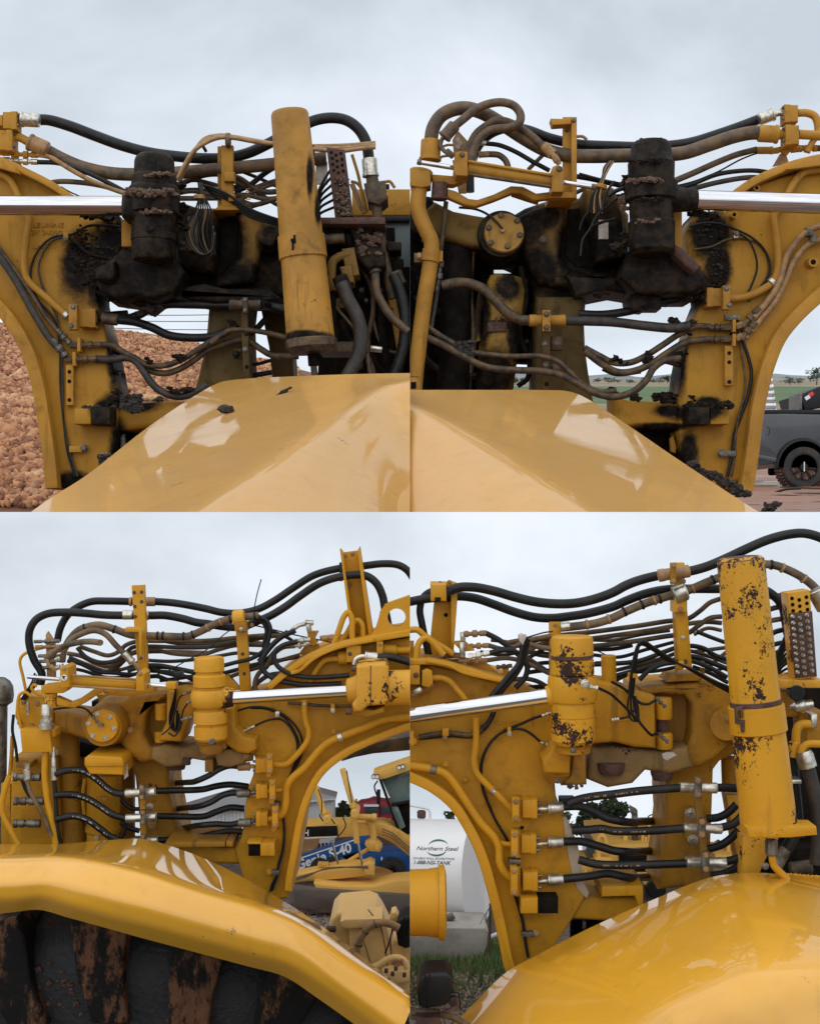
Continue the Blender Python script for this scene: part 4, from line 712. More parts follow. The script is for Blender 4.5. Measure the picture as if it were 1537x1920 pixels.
# ================================================================ lower left machine
panel(-1, -1, 6.0)
M['ybl'] = paint('clean_yellow_paint', (0.49, 0.232, 0.011), 0.36, 0.85, dirtcol=(0.17, 0.085, 0.016), chips=0.1, bump=0.25, D=6)
M['yblc'] = paint('bright_yellow_paint', (0.55, 0.266, 0.014), 0.34, 0.4, dirtcol=(0.24, 0.12, 0.025), chips=0.04, D=6)
M['ybl_cast'] = paint('weathered_casting_paint', (0.4, 0.185, 0.011), 0.42, 1.05, dirtcol=(0.11, 0.065, 0.03), chips=0.3, bump=0.3, D=6, chipcol=(0.06, 0.03, 0.028))
M['ybl_chip'] = paint('chipped_yellow_paint', (0.62, 0.31, 0.03), 0.38, 0.4, dirtcol=(0.2, 0.1, 0.03), chips=0.5, D=6)
M['fender_low'] = paint('glossy_fender_paint', (0.68, 0.33, 0.014), 0.4, 0.3, dirtcol=(0.44, 0.22, 0.03), chips=0.06, bump=0.02, coat=1.0, chipcol=(0.2, 0.1, 0.03), fine=150)
M['hose_dusty'] = plain('dusty_brown_hose', (0.17, 0.105, 0.05), 0.6, col2=(0.05, 0.035, 0.024), scale=9, bump=0.3, bscale=70)
M['ybl_worn'] = paint('worn_brown_link_paint', (0.27, 0.165, 0.055), 0.5, 1.0, dirtcol=(0.1, 0.062, 0.035), chips=0.35, bump=0.35, D=6, chipcol=(0.05, 0.028, 0.03))
thing('scraper_machine', 'clean yellow scraper hitch over a fender and lugged tyre, blue boom lift behind', 'scraper', P(300, 1930, 0.1))
gn = B('gooseneck', 'ybl', [(820, 1192), (768, 1196), (692, 1206), (630, 1219), (590, 1236), (562, 1250), (536, 1267), (506, 1292), (470, 1300), (440, 1318), (442, 1372), (468, 1400), (480, 1425), (474, 1455), (466, 1475), (460, 1510), (457, 1545), (452, 1572), (440, 1590), (452, 1635), (462, 1668), (500, 1690), (540, 1684), (546, 1640), (556, 1590), (566, 1545), (580, 1500), (602, 1454), (640, 1420), (692, 1393), (768, 1364), (820, 1350)], 0, 0.3, 5, segs=3)
strip('arch_flange', 'yblc', [(820, 1350), (768, 1362), (692, 1391), (640, 1417), (601, 1450), (576, 1495), (562, 1540), (552, 1595), (543, 1645), (540, 1672)], 14, -0.08, 0.5, 3, parent=gn)
strip('top_flange', 'yblc', [(820, 1180), (768, 1187), (692, 1200), (630, 1213), (588, 1230), (562, 1244), (536, 1262), (503, 1290)], 12, -0.08, 0.45, 2, parent=gn)
strip('flange_lip', 'yblc', [(700, 1200), (640, 1212), (600, 1228), (584, 1238), (560, 1258), (545, 1262)], 6, -0.1, 0.04, 1, parent=gn)
B('far_flange_shaded', 'hose_grime_shade', [(640, 1428), (672, 1403), (720, 1388), (820, 1372), (820, 1402), (768, 1407), (700, 1413), (665, 1420)], 0.9, 0.2, 2)  # dark tone paints the shadow on this flange's underside
B('cross_arm', 'ybl', [(320, 1588), (352, 1582), (400, 1586), (436, 1590), (452, 1580), (470, 1600), (470, 1622), (400, 1620), (340, 1618)], 0.02, 0.28, 8, parent=gn, segs=4)
B('arm_cap', 'ybl_cast', [(310, 1580), (422, 1578), (422, 1588), (310, 1590)], -0.05, 0.3, 2); Q('arm_stop', 'ybl_cast', 424, 1578, 437, 1588, -0.05, 0.3, 2)
bx = Q('stop_block', 'yblc', 488, 1580, 515, 1605, -0.1, 0.12, 2); Q('stop_socket', 'void', 466, 1582, 488, 1605, -0.09, 0.11, 1); Q('stop_lip', 'yblc', 464, 1578, 490, 1583, -0.1, 0.12, 1)  # socket is a near-black block, the hole's shade in its colour
cl = Q('line_clip', 'steel_dark', 505, 1633, 524, 1641, -0.04, 0.03, 1); bolt(cl, 505, 1635, 5, -0.03, 'ybl')
le = B('lifting_eye', 'yblc', [(690, 1198), (703, 1180), (710, 1158)]+[(743.5-17*math.cos(i*math.pi/14), 1158+17*math.sin(i*math.pi/14)) for i in range(15)]+[(800, 1158), (800, 1190)], -0.02, 0.08, 0); B('eye_top', 'yblc', [(710, 1158), (712, 1148), (722, 1133), (768, 1117), (800, 1110), (800, 1158)]+[(743.5+17*math.cos(i*math.pi/14), 1158-17*math.sin(i*math.pi/14)) for i in range(15)], -0.02, 0.08, 0, parent=le)
# steel lines and hoses on the plate
H('steel_line', 'yblc', [(571, 1312), (571, 1335), (574, 1355), (579, 1370), (577, 1387), (567, 1403), (550, 1422), (536, 1433), (512, 1434)], 5.5, -0.05, 14); band('steel', 571, 1319, 5.5, 90, -0.05, 4)
H('steel_line', 'yblc', [(820, 1338), (768, 1345), (718, 1350), (687, 1363), (640, 1381), (619, 1390), (600, 1405), (572, 1438), (545, 1462), (537, 1478), (536, 1508), (529, 1526), (518, 1532)], 7, -0.06, 14); band('steel', 638, 1382, 8, 24, -0.06, 10)
bolt(None, 626, 1372, 4, -0.05, 'ybl'); H('steel_line', 'yblc', [(515, 1482), (525, 1482), (535, 1479)], 4.5, -0.05)
H('grease_line', 'black', [(444, 1333), (470, 1326), (498, 1327), (526, 1337), (549, 1355), (564, 1379), (567, 1405), (559, 1431), (546, 1450), (536, 1468)], 2.2, -0.025, 8)
H('grease_line', 'black', [(470, 1366), (484, 1358), (508, 1349), (527, 1349), (543, 1362), (556, 1388), (557, 1412), (548, 1444), (538, 1466)], 2.0, -0.03, 8); fitting('steel', (478, 1361), (456, 1371), 2.6, -0.03)
H('grease_line', 'black', [(470, 1328), (500, 1330), (530, 1343), (547, 1362), (560, 1390), (562, 1410), (552, 1440)], 1.6, -0.02, 8)
H('grease_line', 'black', [(530, 1525), (533, 1552), (531, 1592), (523, 1620), (519, 1645), (509, 1670)], 2.6, -0.02, 8); H('grease_line', 'hose_dusty', [(532, 1525), (535, 1560), (532, 1598), (526, 1625), (522, 1645), (514, 1668)], 1.6, -0.02, 8)
H('grease_line', 'black', [(519, 1642), (511, 1656), (506, 1672)], 2, -0.03, 8); H('grease_line', 'hose_grime_shade', [(540, 1318), (570, 1320), (600, 1323), (640, 1324), (665, 1324)], 3, -0.02, 8)
cl = Q('line_clip', 'steel', 516, 1334, 524, 1345, -0.05, 0.05, 1); cl = Q('line_clip', 'yblc', 620, 1320, 628, 1330, -0.05, 0.04, 1); bolt(cl, 624, 1332, 3.5, -0.05, 'steel')
for (bx0, y0, y1, fx, fy, sx0, sx1, sy0) in ((500, 1415, 1450, 480, 1436, 446, 469, 1437), (505, 1463, 1500, 481, 1484, 444, 469, 1487), (510, 1514, 1552, 481, 1536, 447, 471, 1542)):
    pl = Q('clamp_plate', 'yblc', bx0, y0, bx0+11, y1, -0.13, 0.05, 1.5); bolt(pl, bx0+5.5, y0+5, 3.6, -0.13, 'hose_tan'); bolt(pl, bx0+5.5, y1-5, 3.6, -0.13, 'hose_tan')
    Q('plate_foot', 'ybl', bx0-1, y1, bx0+9, y1+8, -0.06, 0.06, 1, pl); fb = flange('yblc', fx, fx+21, fy, 26, -0.04, -1, 'steel_dark'); C('steel_stub', 'yblc' if sy0 < 1440 else 'steel_dark', (fx-2, fy+1), (sx1-2, sy0), 4, -0.04, parent=fb)
    sleeve('hose_tan' if sy0 < 1440 else 'steel_dark', (sx0, sy0+1), (sx1, sy0), 7.5, -0.04, fb); C('steel_stub', 'yblc', (fx+20, fy-1), (bx0+3, fy-1), 5, -0.05, parent=fb)
Q('line_clip', 'steel_dark', 508, 1505, 524, 1513, -0.05, 0.04, 1)
for pts in ([(280, 1469, .7), (316, 1468, .5), (350, 1467, .2), (372, 1463), (392, 1454), (412, 1442), (430, 1436), (450, 1437)], [(280, 1518, .7), (318, 1517, .5), (345, 1515, .2), (380, 1510), (398, 1503), (416, 1492), (434, 1487), (450, 1487)], [(290, 1556, .7), (328, 1555, .5), (352, 1551, .2), (380, 1547), (406, 1545), (432, 1546), (452, 1542)],
            [(288, 1483), (330, 1482), (380, 1480), (406, 1474), (432, 1471), (466, 1475)], [(290, 1530), (340, 1531), (385, 1530), (406, 1522), (432, 1514), (458, 1516)], [(290, 1576), (330, 1574), (370, 1570), (406, 1562), (432, 1558), (456, 1560)]):
    H('hydraulic_hose', 'rubber', pts, 6.2 if len(pts[0]) < 3 else 5.6, -0.04 if pts[-1][0] < 455 else 0.1)
# rod, cylinder, kingpin
C('steering_rod', 'chrome', (432, 1309), (660, 1295), [(0, 12.5), (1, 11)], -0.22, 40)
gl = C('cylinder_gland', 'ybl_chip', (650, 1296), (682, 1292), [(0, 17), (.1, 22), (.5, 25), (1, 32)], -0.22, 36)
hd = B('cylinder_head', 'ybl_chip', [(668, 1250), (684, 1246), (722, 1244), (728, 1252), (729, 1312), (722, 1322), (690, 1324), (678, 1335), (664, 1335), (660, 1322), (668, 1310)], -0.33, 0.24, 6, segs=3)
Q('head_seam', 'rust', 694, 1248, 695.5, 1322, -0.3325, 0.02, .3, hd)
for (x, y) in ((668, 1254), (676, 1322), (722, 1250), (656, 1335)): C('cap_screw', 'rust', (x-8, y), (x+4, y), 5, -0.3, 10, hd)
C('cylinder_barrel', 'ybl_chip', (722, 1290), (830, 1288), [(0, 34), (.05, 32), (1, 32)], -0.22, 48)
B('cylinder_mount', 'ybl', [(660, 1325), (700, 1332), (720, 1325), (720, 1336), (690, 1344), (662, 1340)], -0.28, 0.2, 3)
M['ybl_kp'] = paint('lightly_chipped_paint', (0.6, 0.29, 0.02), 0.36, 0.5, dirtcol=(0.16, 0.09, 0.025), chips=0.3, D=6)
kp = C('kingpin_housing', 'ybl_kp', (392, 1231), (396, 1388), [(0, 20), (.01, 25), (.035, 27), (.17, 27.5), (.18, 24), (.205, 24), (.215, 27), (.23, 29.5), (.35, 29.5), (.365, 25), (.385, 25), (.395, 30), (.43, 34), (.5, 35.5), (.57, 34), (.605, 30), (.615, 25.5), (.635, 25.5), (.645, 29.5), (.66, 30.5), (.79, 30.5), (.8, 26), (.82, 26), (.83, 30), (.97, 30), (1, 26)], -0.22, 44)
C('rod_eye', 'ybl_chip', (405, 1308), (438, 1308), [(0, 24), (.5, 20), (.8, 17.5), (1, 16)], -0.22, 32, kp)
C('kingpin_cap', 'ybl_cast', (396, 1384), (397, 1412), [(0, 28), (.3, 26), (.35, 22), (.8, 21), (1, 17)], -0.2, 36, kp); bolt(kp, 398, 1391, 5, -0.38, 'steel_dark')
B('lower_ear', 'ybl', [(418, 1330), (440, 1325), (442, 1366), (458, 1382), (480, 1386), (481, 1406), (466, 1414), (446, 1412), (420, 1395)], -0.12, 0.3, 6, segs=3)
B('lower_ear', 'ybl_cast', [(372, 1392), (384, 1384), (420, 1388), (424, 1404), (404, 1416), (378, 1412)], -0.14, 0.24, 5, segs=3); B('clevis_plate', 'ybl_worn', [(400, 1408), (440, 1404), (470, 1416), (462, 1430), (430, 1440), (408, 1436)], -0.1, 0.16, 6, segs=3)
C('ear_pin', 'ybl_cast', (461, 1404), (462, 1426), [(0, 20), (.4, 19), (.5, 15), (1, 13)], -0.02, 32)
B('lower_link', 'ybl_worn', [(285, 1402), (310, 1396), (345, 1402), (385, 1390), (420, 1392), (446, 1410), (470, 1416), (452, 1428), (420, 1436), (400, 1446), (384, 1448), (384, 1428), (360, 1424), (345, 1436), (310, 1440), (282, 1424)], 0.0, 0.3, 8, segs=4)
C('link_bore', 'rust', (330, 1424), (330, 1442), [(0, 20), (.4, 20), (1, 17)], 0.1, 28); C('link_bolt', 'rust', (350, 1420), (350, 1434), 8, 0.0, 8)
Q('pin_block', 'ybl_cast', 384, 1424, 400, 1448, -0.06, 0.12, 3)
# yoke
B('hitch_yoke', 'ybl_cast', [(180, 1332), (200, 1322), (220, 1314), (244, 1304), (294, 1300), (312, 1297), (330, 1310), (326, 1440), (316, 1443), (317, 1484), (328, 1545), (340, 1600), (345, 1640), (258, 1640), (262, 1575), (257, 1500), (252, 1455), (238, 1425), (215, 1400), (180, 1398)], 0.18, 0.35, 12, segs=4)
B('yoke_cheek', 'ybl_cast', [(205, 1325), (244, 1307), (294, 1302), (310, 1302), (308, 1312), (282, 1322), (272, 1345), (270, 1378), (282, 1400), (320, 1402), (322, 1430), (290, 1428), (262, 1432), (240, 1415), (222, 1390)], 0.06, 0.2, 12, segs=4)
B('hinge_block', 'ybl', [(312, 1294), (340, 1290), (366, 1292), (368, 1332), (350, 1362), (340, 1392), (300, 1390), (300, 1380), (312, 1352)], -0.08, 0.25, 8, segs=3)
C('hinge_ear', 'ybl', (302, 1320), (303, 1350), 11, 0.02, 20); C('hinge_ear', 'ybl', (300, 1372), (301, 1392), 10, 0.02, 20)
C('pin_boss', 'ybl_cast', (193, 1364, 0.25), (193, 1364, -0.05), [(0, 46), (.6, 42), (1, 35)], 0, 48)
pc = C('pin_cover', 'yblc', (192, 1362, -0.04), (192, 1362, -0.08), [(0, 30), (.7, 30), (1, 28.5)], 0, 40)
for (x, y) in ((182, 1340), (206, 1345), (213.5, 1366), (198, 1383), (174, 1379.5), (166, 1357)): bolt(pc, x, y, 3.6, -0.08, 'steel')
C('grease_fitting', 'steel_dark', (190, 1361, -0.08), (190, 1361, -0.11), 3.2, 0, 10, pc); fitting('steel_dark', (174, 1343), (189, 1361), 2.6, -0.1)
H('grease_line', 'black', [(174, 1343, -0.1), (166, 1333, -0.08), (152, 1326), (125, 1327), (100, 1330)], 2, -0.04, 8); bolt(None, 244.5, 1369, 5, 0.05, 'hose_tan')
B('tow_arm', 'ybl_cast', [(98, 1332), (130, 1337), (162, 1341), (175, 1345), (175, 1392), (160, 1388), (130, 1378), (98, 1374)], 0.0, 0.25, 10, segs=4); B('tow_arm', 'void', [(98, 1376), (130, 1382), (170, 1395), (210, 1402), (210, 1412), (170, 1420), (98, 1420)], 0.3, 0.2, 6)
st = bar('clamp_strap', 'ybl_cast', (267, 1490), (269, 1590), 10, -0.06, 0.03); bolt(st, 281, 1513, 5.2, 0.05, 'steel'); sbk = Q('strap_block', 'ybl_cast', 277, 1541, 292, 1557, 0.08, 0.05, 2); bolt(sbk, 284, 1549, 5, 0.08, 'hose_tan')
hbar('steel_dark', 266, 1486, 28, 10, -0.1, 'steel', 235, 292, 8.5, 3, 'hose_tan'); hbar('steel_dark', 268, 1533, 28, 10, -0.1, 'steel', 236, 294, 8.5, 3, 'hose_tan'); hbar('steel_dark', 268, 1577, 24, 10, -0.1, 'steel', 246, 296, 7.5, 3, 'hose_tan')
for pts in ([(104, 1451), (130, 1444), (157, 1446), (183, 1462), (203, 1479), (218, 1487), (238, 1488)], [(104, 1491), (138, 1490), (165, 1498), (190, 1513), (211, 1527), (238, 1535)], [(106, 1536), (138, 1530), (162, 1536), (188, 1554), (208, 1569), (226, 1577)]): hose_print(H('hydraulic_hose', 'rubber', pts, 6.5, -0.1), pts, 6.5, -0.1, .2, .75, 'tag')
H('hydraulic_hose', 'rubber', [(225, 1495), (235, 1508), (248, 1516), (262, 1517)], 4, 0.1); H('hydraulic_hose', 'rubber', [(228, 1542), (242, 1552), (262, 1558)], 5, 0.1); H('hydraulic_hose', 'rubber', [(234, 1545), (234, 1560), (226, 1572)], 4, 0.05)
C('exhaust_duct', 'ybl_cast', (128, 1372), (138, 1582), [(0, 21), (.6, 21), (.8, 23), (1, 27)], 0.15, 40)
cn = C('filter_bowl', 'ybl', (197, 1450), (192, 1582), [(0, 33), (.75, 31), (.76, 33), (.82, 33), (.84, 30), (1, 29)], 0.1, 40); B('bowl_cap', 'yblc', [(158, 1422), (166, 1416), (228, 1420), (232, 1426), (231, 1454), (168, 1452), (158, 1434)], -0.12, 0.3, 4, parent=cn, segs=3); Q('cap_lid', 'ybl', 160, 1432, 232, 1437, -0.13, 0.31, 1, cn)
bolt(cn, 182, 1572, 5, -0.1, 'hose_tan'); Q('name_plate', 'ybl_cast', 180, 1495, 202, 1503, -0.03, 0.02, .5, cn); B('paper_tag', 'tag', [(234, 1432), (239, 1430), (241, 1455), (233, 1462)], -0.05, 0.004, 0)
Q('bay_wall', 'ybl_cast', 80, 1420, 250, 1600, 0.45, 0.05, 2); H('steel_line', 'yblc', [(160, 1460), (156, 1490), (160, 1540)], 4, 0.1); Q('coil_box', 'void', 172, 1315, 193, 1340, 0.3, 0.1, 2)
# left hand bay
B('valve_plate', 'ybl', [(24, 1420), (104, 1420), (112, 1590), (18, 1590)], 0.05, 0.2, 2)
vh = B('valve_head', 'yblc', [(30, 1312), (48, 1304), (78, 1308), (98, 1332), (98, 1368), (40, 1368), (28, 1345)], -0.02, 0.2, 4); 
for (x, y) in ((45, 1316), (71, 1319), (38, 1355), (60, 1360)): bolt(vh, x, y, 4, -0.02, 'hose_tan')
fitting('steel', (53, 1316), (53, 1340), 3, -0.05); B('cover_box', 'yblc', [(38, 1368), (93, 1367), (98, 1410), (42, 1411)], -0.12, 0.16, 1.5); B('cover_box', 'yblc', [(93, 1366), (104, 1368), (104, 1381), (98, 1382)], -0.1, 0.1, 1)
C('quick_coupler', 'steel', (87, 1320), (88, 1366), [(0, 7), (.1, 9), (.45, 9.5), (.5, 7), (.6, 7), (.62, 11), (.8, 11), (.82, 14), (1, 14)], -0.14, 24)
H('steel_line', 'yblc', [(86, 1408), (85, 1457), (91, 1508), (99, 1545), (106, 1584)], 6.5, -0.08)
for (y, x1) in ((1457, 76), (1502, 82), (1544, 76)):
    C('hose_fitting', 'steel_dark', (27, y), (x1, y), [(0, 8), (.12, 8), (.14, 6), (.2, 6), (.22, 7.5), (.4, 7.5), (.42, 5), (.5, 5), (.52, 7.5), (1, 7.5)], -0.06, 12)
C('tee_fitting', 'steel', (52, 1432), (52, 1463), [(0, 5), (.3, 5), (.35, 7), (1, 7)], -0.08, 12); Q('tee_bracket', 'ybl_cast', 30, 1430, 58, 1440, -0.05, 0.1, 1)
H('hydraulic_hose', 'hose_dusty', [(52, 1462), (56, 1480), (68, 1505), (84, 1535), (96, 1566)], 4, -0.1); H('hydraulic_hose', 'rubber', [(42, 1462), (48, 1478), (60, 1500)], 3.5, -0.05)
C('hose_fitting', 'steel', (101, 1400), (102, 1462), [(0, 3), (.3, 3), (.35, 4.5), (.6, 4.5), (.62, 6), (1, 6)], -0.1, 12); hose_print(H('hydraulic_hose', 'rubber', [(102, 1460), (105, 1500), (108, 1550), (114, 1585)], 4, -0.08), [(102, 1460), (105, 1500), (108, 1550), (114, 1585)], 7.6, 0.05, 0.02, 0.16)
H('steel_line', 'yblc', [(18, 1455), (10, 1480), (4, 1510), (8, 1532), (20, 1556), (36, 1586)], 5.5, -0.1); Q('side_post', 'ybl', 2, 1470, 20, 1600, 0.1, 0.1, 2); Q('bay_sill', 'ybl_cast', 0, 1584, 130, 1606, 0.12, 0.2, 2)
H('steel_line', 'ybl', [(24, 1380), (22, 1420), (18, 1460)], 4, 0); H('steel_line', 'yblc', [(40, 1366), (36, 1345), (34, 1320), (38, 1302), (48, 1298), (60, 1306)], 3, -0.06); H('grease_line', 'black', [(26, 1340), (24, 1370), (30, 1400), (33, 1428)], 3, -0.05, 8)
ex = C('exhaust_stack', 'steel_dark', (2, 1270), (-2, 1600), [(0, 8), (.02, 18), (.05, 24), (.1, 26), (.14, 24), (.16, 14), (1, 14)], 0.3, 40)
# levers and lock cylinder
lv = B('lever_block', 'yblc', [(77, 1287), (108, 1284), (128, 1286), (128, 1292), (118, 1300), (78, 1300)], -0.16, 0.12, 2); C('lever_boss', 'ybl_chip', (96, 1299), (96, 1326), [(0, 11), (.05, 12), (.95, 12), (1, 10)], -0.12, 24, lv)
B('bent_link', 'yblc', [(106, 1306), (132, 1317), (150, 1310), (176, 1292), (195, 1290), (196, 1298), (184, 1302), (160, 1318), (140, 1328), (120, 1326), (106, 1322)], -0.14, 0.05, 3, segs=3); B('link_bar', 'ybl', [(184, 1294), (255, 1293), (288, 1288), (290, 1298), (245, 1306), (200, 1303)], -0.06, 0.08, 2)
lc = C('lock_cylinder', 'yblc', (130, 1276), (256, 1284), [(0, 9.5), (.97, 9.5), (1, 8)], -0.2, 28)
for off in (-10, 10): C('tie_rod', 'hose_tan', (130, 1276+off), (256, 1284+off), 2.2, -0.23, 10, lc)
B('cylinder_clevis', 'yblc', [(112, 1252), (120, 1248), (128, 1252), (130, 1289), (114, 1291)], -0.27, 0.14, 2.5, parent=lc); C('sight_disc', 'white', (120.5, 1271, -0.27), (120.5, 1271, -0.276), 5.5, 0, 20, lc); B('disc_mark', 'black', [(117, 1267), (124, 1268), (121, 1271), (122, 1275), (118, 1271)], -0.2775, 0.003, 0, parent=lc); bolt(lc, 121, 1254, 3, -0.27, 'hose_tan')
B('cylinder_clevis', 'yblc', [(255, 1266), (262, 1258), (270, 1264), (271, 1296), (255, 1296)], -0.27, 0.14, 2.5, parent=lc); bolt(lc, 263, 1263, 3.4, -0.27, 'hose_tan')
C('slim_rod', 'chrome', (52, 1269), (113, 1274), 3.6, -0.2, 16, lc); C('slim_rod', 'chrome', (270, 1283), (313, 1287), 3.6, -0.2, 16, lc); Q('rod_fork', 'yblc', 311, 1280, 330, 1292, -0.22, 0.06, 2, lc)
# posts
p1 = B('hose_post', 'yblc', [(247, 1098), (270, 1097), (278, 1290), (262, 1290), (253, 1190)], -0.02, 0.04, 1); B('post_arm', 'yblc', [(233, 1178), (262, 1178), (266, 1182), (266, 1240), (262, 1240), (260, 1185), (235, 1185)], -0.1, 0.08, 1, parent=p1); 
for (x, y) in ((252, 1111), (266, 1110), (266, 1128), (253, 1137), (254, 1156), (265, 1234)): bolt(p1, x, y, 2.6, -0.02 if x != 265 else -.1, 'rust')
p2 = B('hose_post', 'yblc', [(442, 1180), (463, 1180), (470, 1296), (450, 1296)], 0.04, 0.04, 1)
for (x, y) in ((455, 1226), (458, 1263)): bolt(p2, x, y, 2.6, 0.04, 'rust')
C('hose_saddle', 'ybl_chip', (437, 1160), (459, 1157), [(0, 12), (.1, 15), (.9, 15), (1, 12)], -0.02, 24, p2); Q('saddle_block', 'ybl_cast', 440, 1168, 462, 1184, -0.06, 0.12, 2, p2); bolt(p2, 472, 1172, 3.5, 0, 'hose_tan'); bolt(p2, 452, 1180, 3, -0.06, 'steel')
p3 = B('hose_post', 'yblc', [(641, 1036), (671, 1032), (696, 1196), (664, 1196)], 0.12, 0.03, 1); B('post_flange', 'yblc', [(637, 1029), (642, 1036), (665, 1198), (659, 1198)], 0.02, 0.12, 1, parent=p3); B('post_flange', 'yblc', [(674, 1025), (670, 1033), (692, 1198), (700, 1194)], 0.02, 0.12, 1, parent=p3)
for (x, y, r) in ((647, 1041, 3.2), (661, 1038, 3.2), (656, 1096, 3.6)): bolt(p3, x, y, r, 0.12, 'hose_tan')
Q('post_clip', 'black', 636, 1055, 642, 1090, 0.12, 0.05, 1, p3)
H('wire', 'black', [(476, 1145), (482, 1115), (490, 1086)], 1.1, 0.0, 6)
# hoses over the top
H('hydraulic_hose', 'rubber', [(77, 1284), (79, 1263), (64, 1236), (55, 1203), (57, 1180), (68, 1162), (89, 1151), (122, 1148), (162, 1150), (195, 1153), (240, 1154), (285, 1154), (310, 1154), (343, 1160), (368, 1167), (392, 1170), (414, 1174), (440, 1176), (465, 1172), (482, 1165), (506, 1155), (536, 1137), (562, 1118), (601, 1093), (640, 1081), (684, 1079), (705, 1093), (717, 1117), (721, 1138), (727, 1168), (730, 1190)], 7.6, 0.05)
H('hydraulic_hose', 'rubber', [(108, 1202), (114, 1177), (127, 1154), (145, 1139), (172, 1128), (203, 1127), (250, 1128), (292, 1128), (330, 1131), (385, 1141), (414, 1148), (442, 1150), (466, 1147), (489, 1140), (518, 1124), (549, 1103), (588, 1079), (635, 1066), (682, 1061), (718, 1057), (745, 1059), (762, 1068), (775, 1085)], 7.2, 0.14)
for (x0, x1, y, d) in ((231, 250, 1153, 0.05), (270, 280, 1154, 0.05), (243, 248, 1128, 0.14), (270, 292, 1128, 0.14)): C('hose_coupling', 'steel' if y > 1140 else 'hose_tan', (x0, y), (x1, y), 9, d, 20)
H('hydraulic_hose', 'hose_dusty', [(122, 1215), (132, 1198), (148, 1182), (166, 1175), (187, 1172), (216, 1180), (248, 1191), (277, 1192), (317, 1193), (352, 1193), (378, 1183), (410, 1167), (437, 1160), (485, 1154)], 7, 0.0)
for (x, y, a) in ((215, 1180, -20), (160, 1177, 25), (296, 1192, 0), (306, 1192, 0), (345, 1193, 5), (362, 1190, 20), (390, 1177, 28), (414, 1166, 20), (432, 1161, 12), (478, 1155, 8)): band('black' if random.random() < .5 else 'hose_tan', x, y, 7.2, a, 0.0, 4)
H('hydraulic_hose', 'hose_dusty', [(118, 1240), (122, 1218), (134, 1200), (152, 1189), (177, 1182), (198, 1189), (218, 1210), (236, 1228)], 5.6, -0.06); sleeve('steel', (233, 1224), (249, 1242), 7, -0.08); H('steel_stub', 'hose_tan', [(248, 1240), (258, 1250), (264, 1261)], 4, -0.15); nut('hose_tan', (255, 1247), (262, 1257), 5, -0.13)
sleeve('hose_dusty', (102, 1222), (86, 1236), 7.5, -0.1); H('hydraulic_hose', 'hose_dusty', [(98, 1225, -0.1), (122, 1211, -0.14), (152, 1204, -0.2), (172, 1203, -0.27), (189, 1205, -0.34)], 5.6, -0.1); H('steel_line', 'hose_tan', [(88, 1236), (92, 1246), (104, 1256)], 3.2, -0.12); nut('hose_tan', (95, 1248), (106, 1258), 4.5, -0.14)
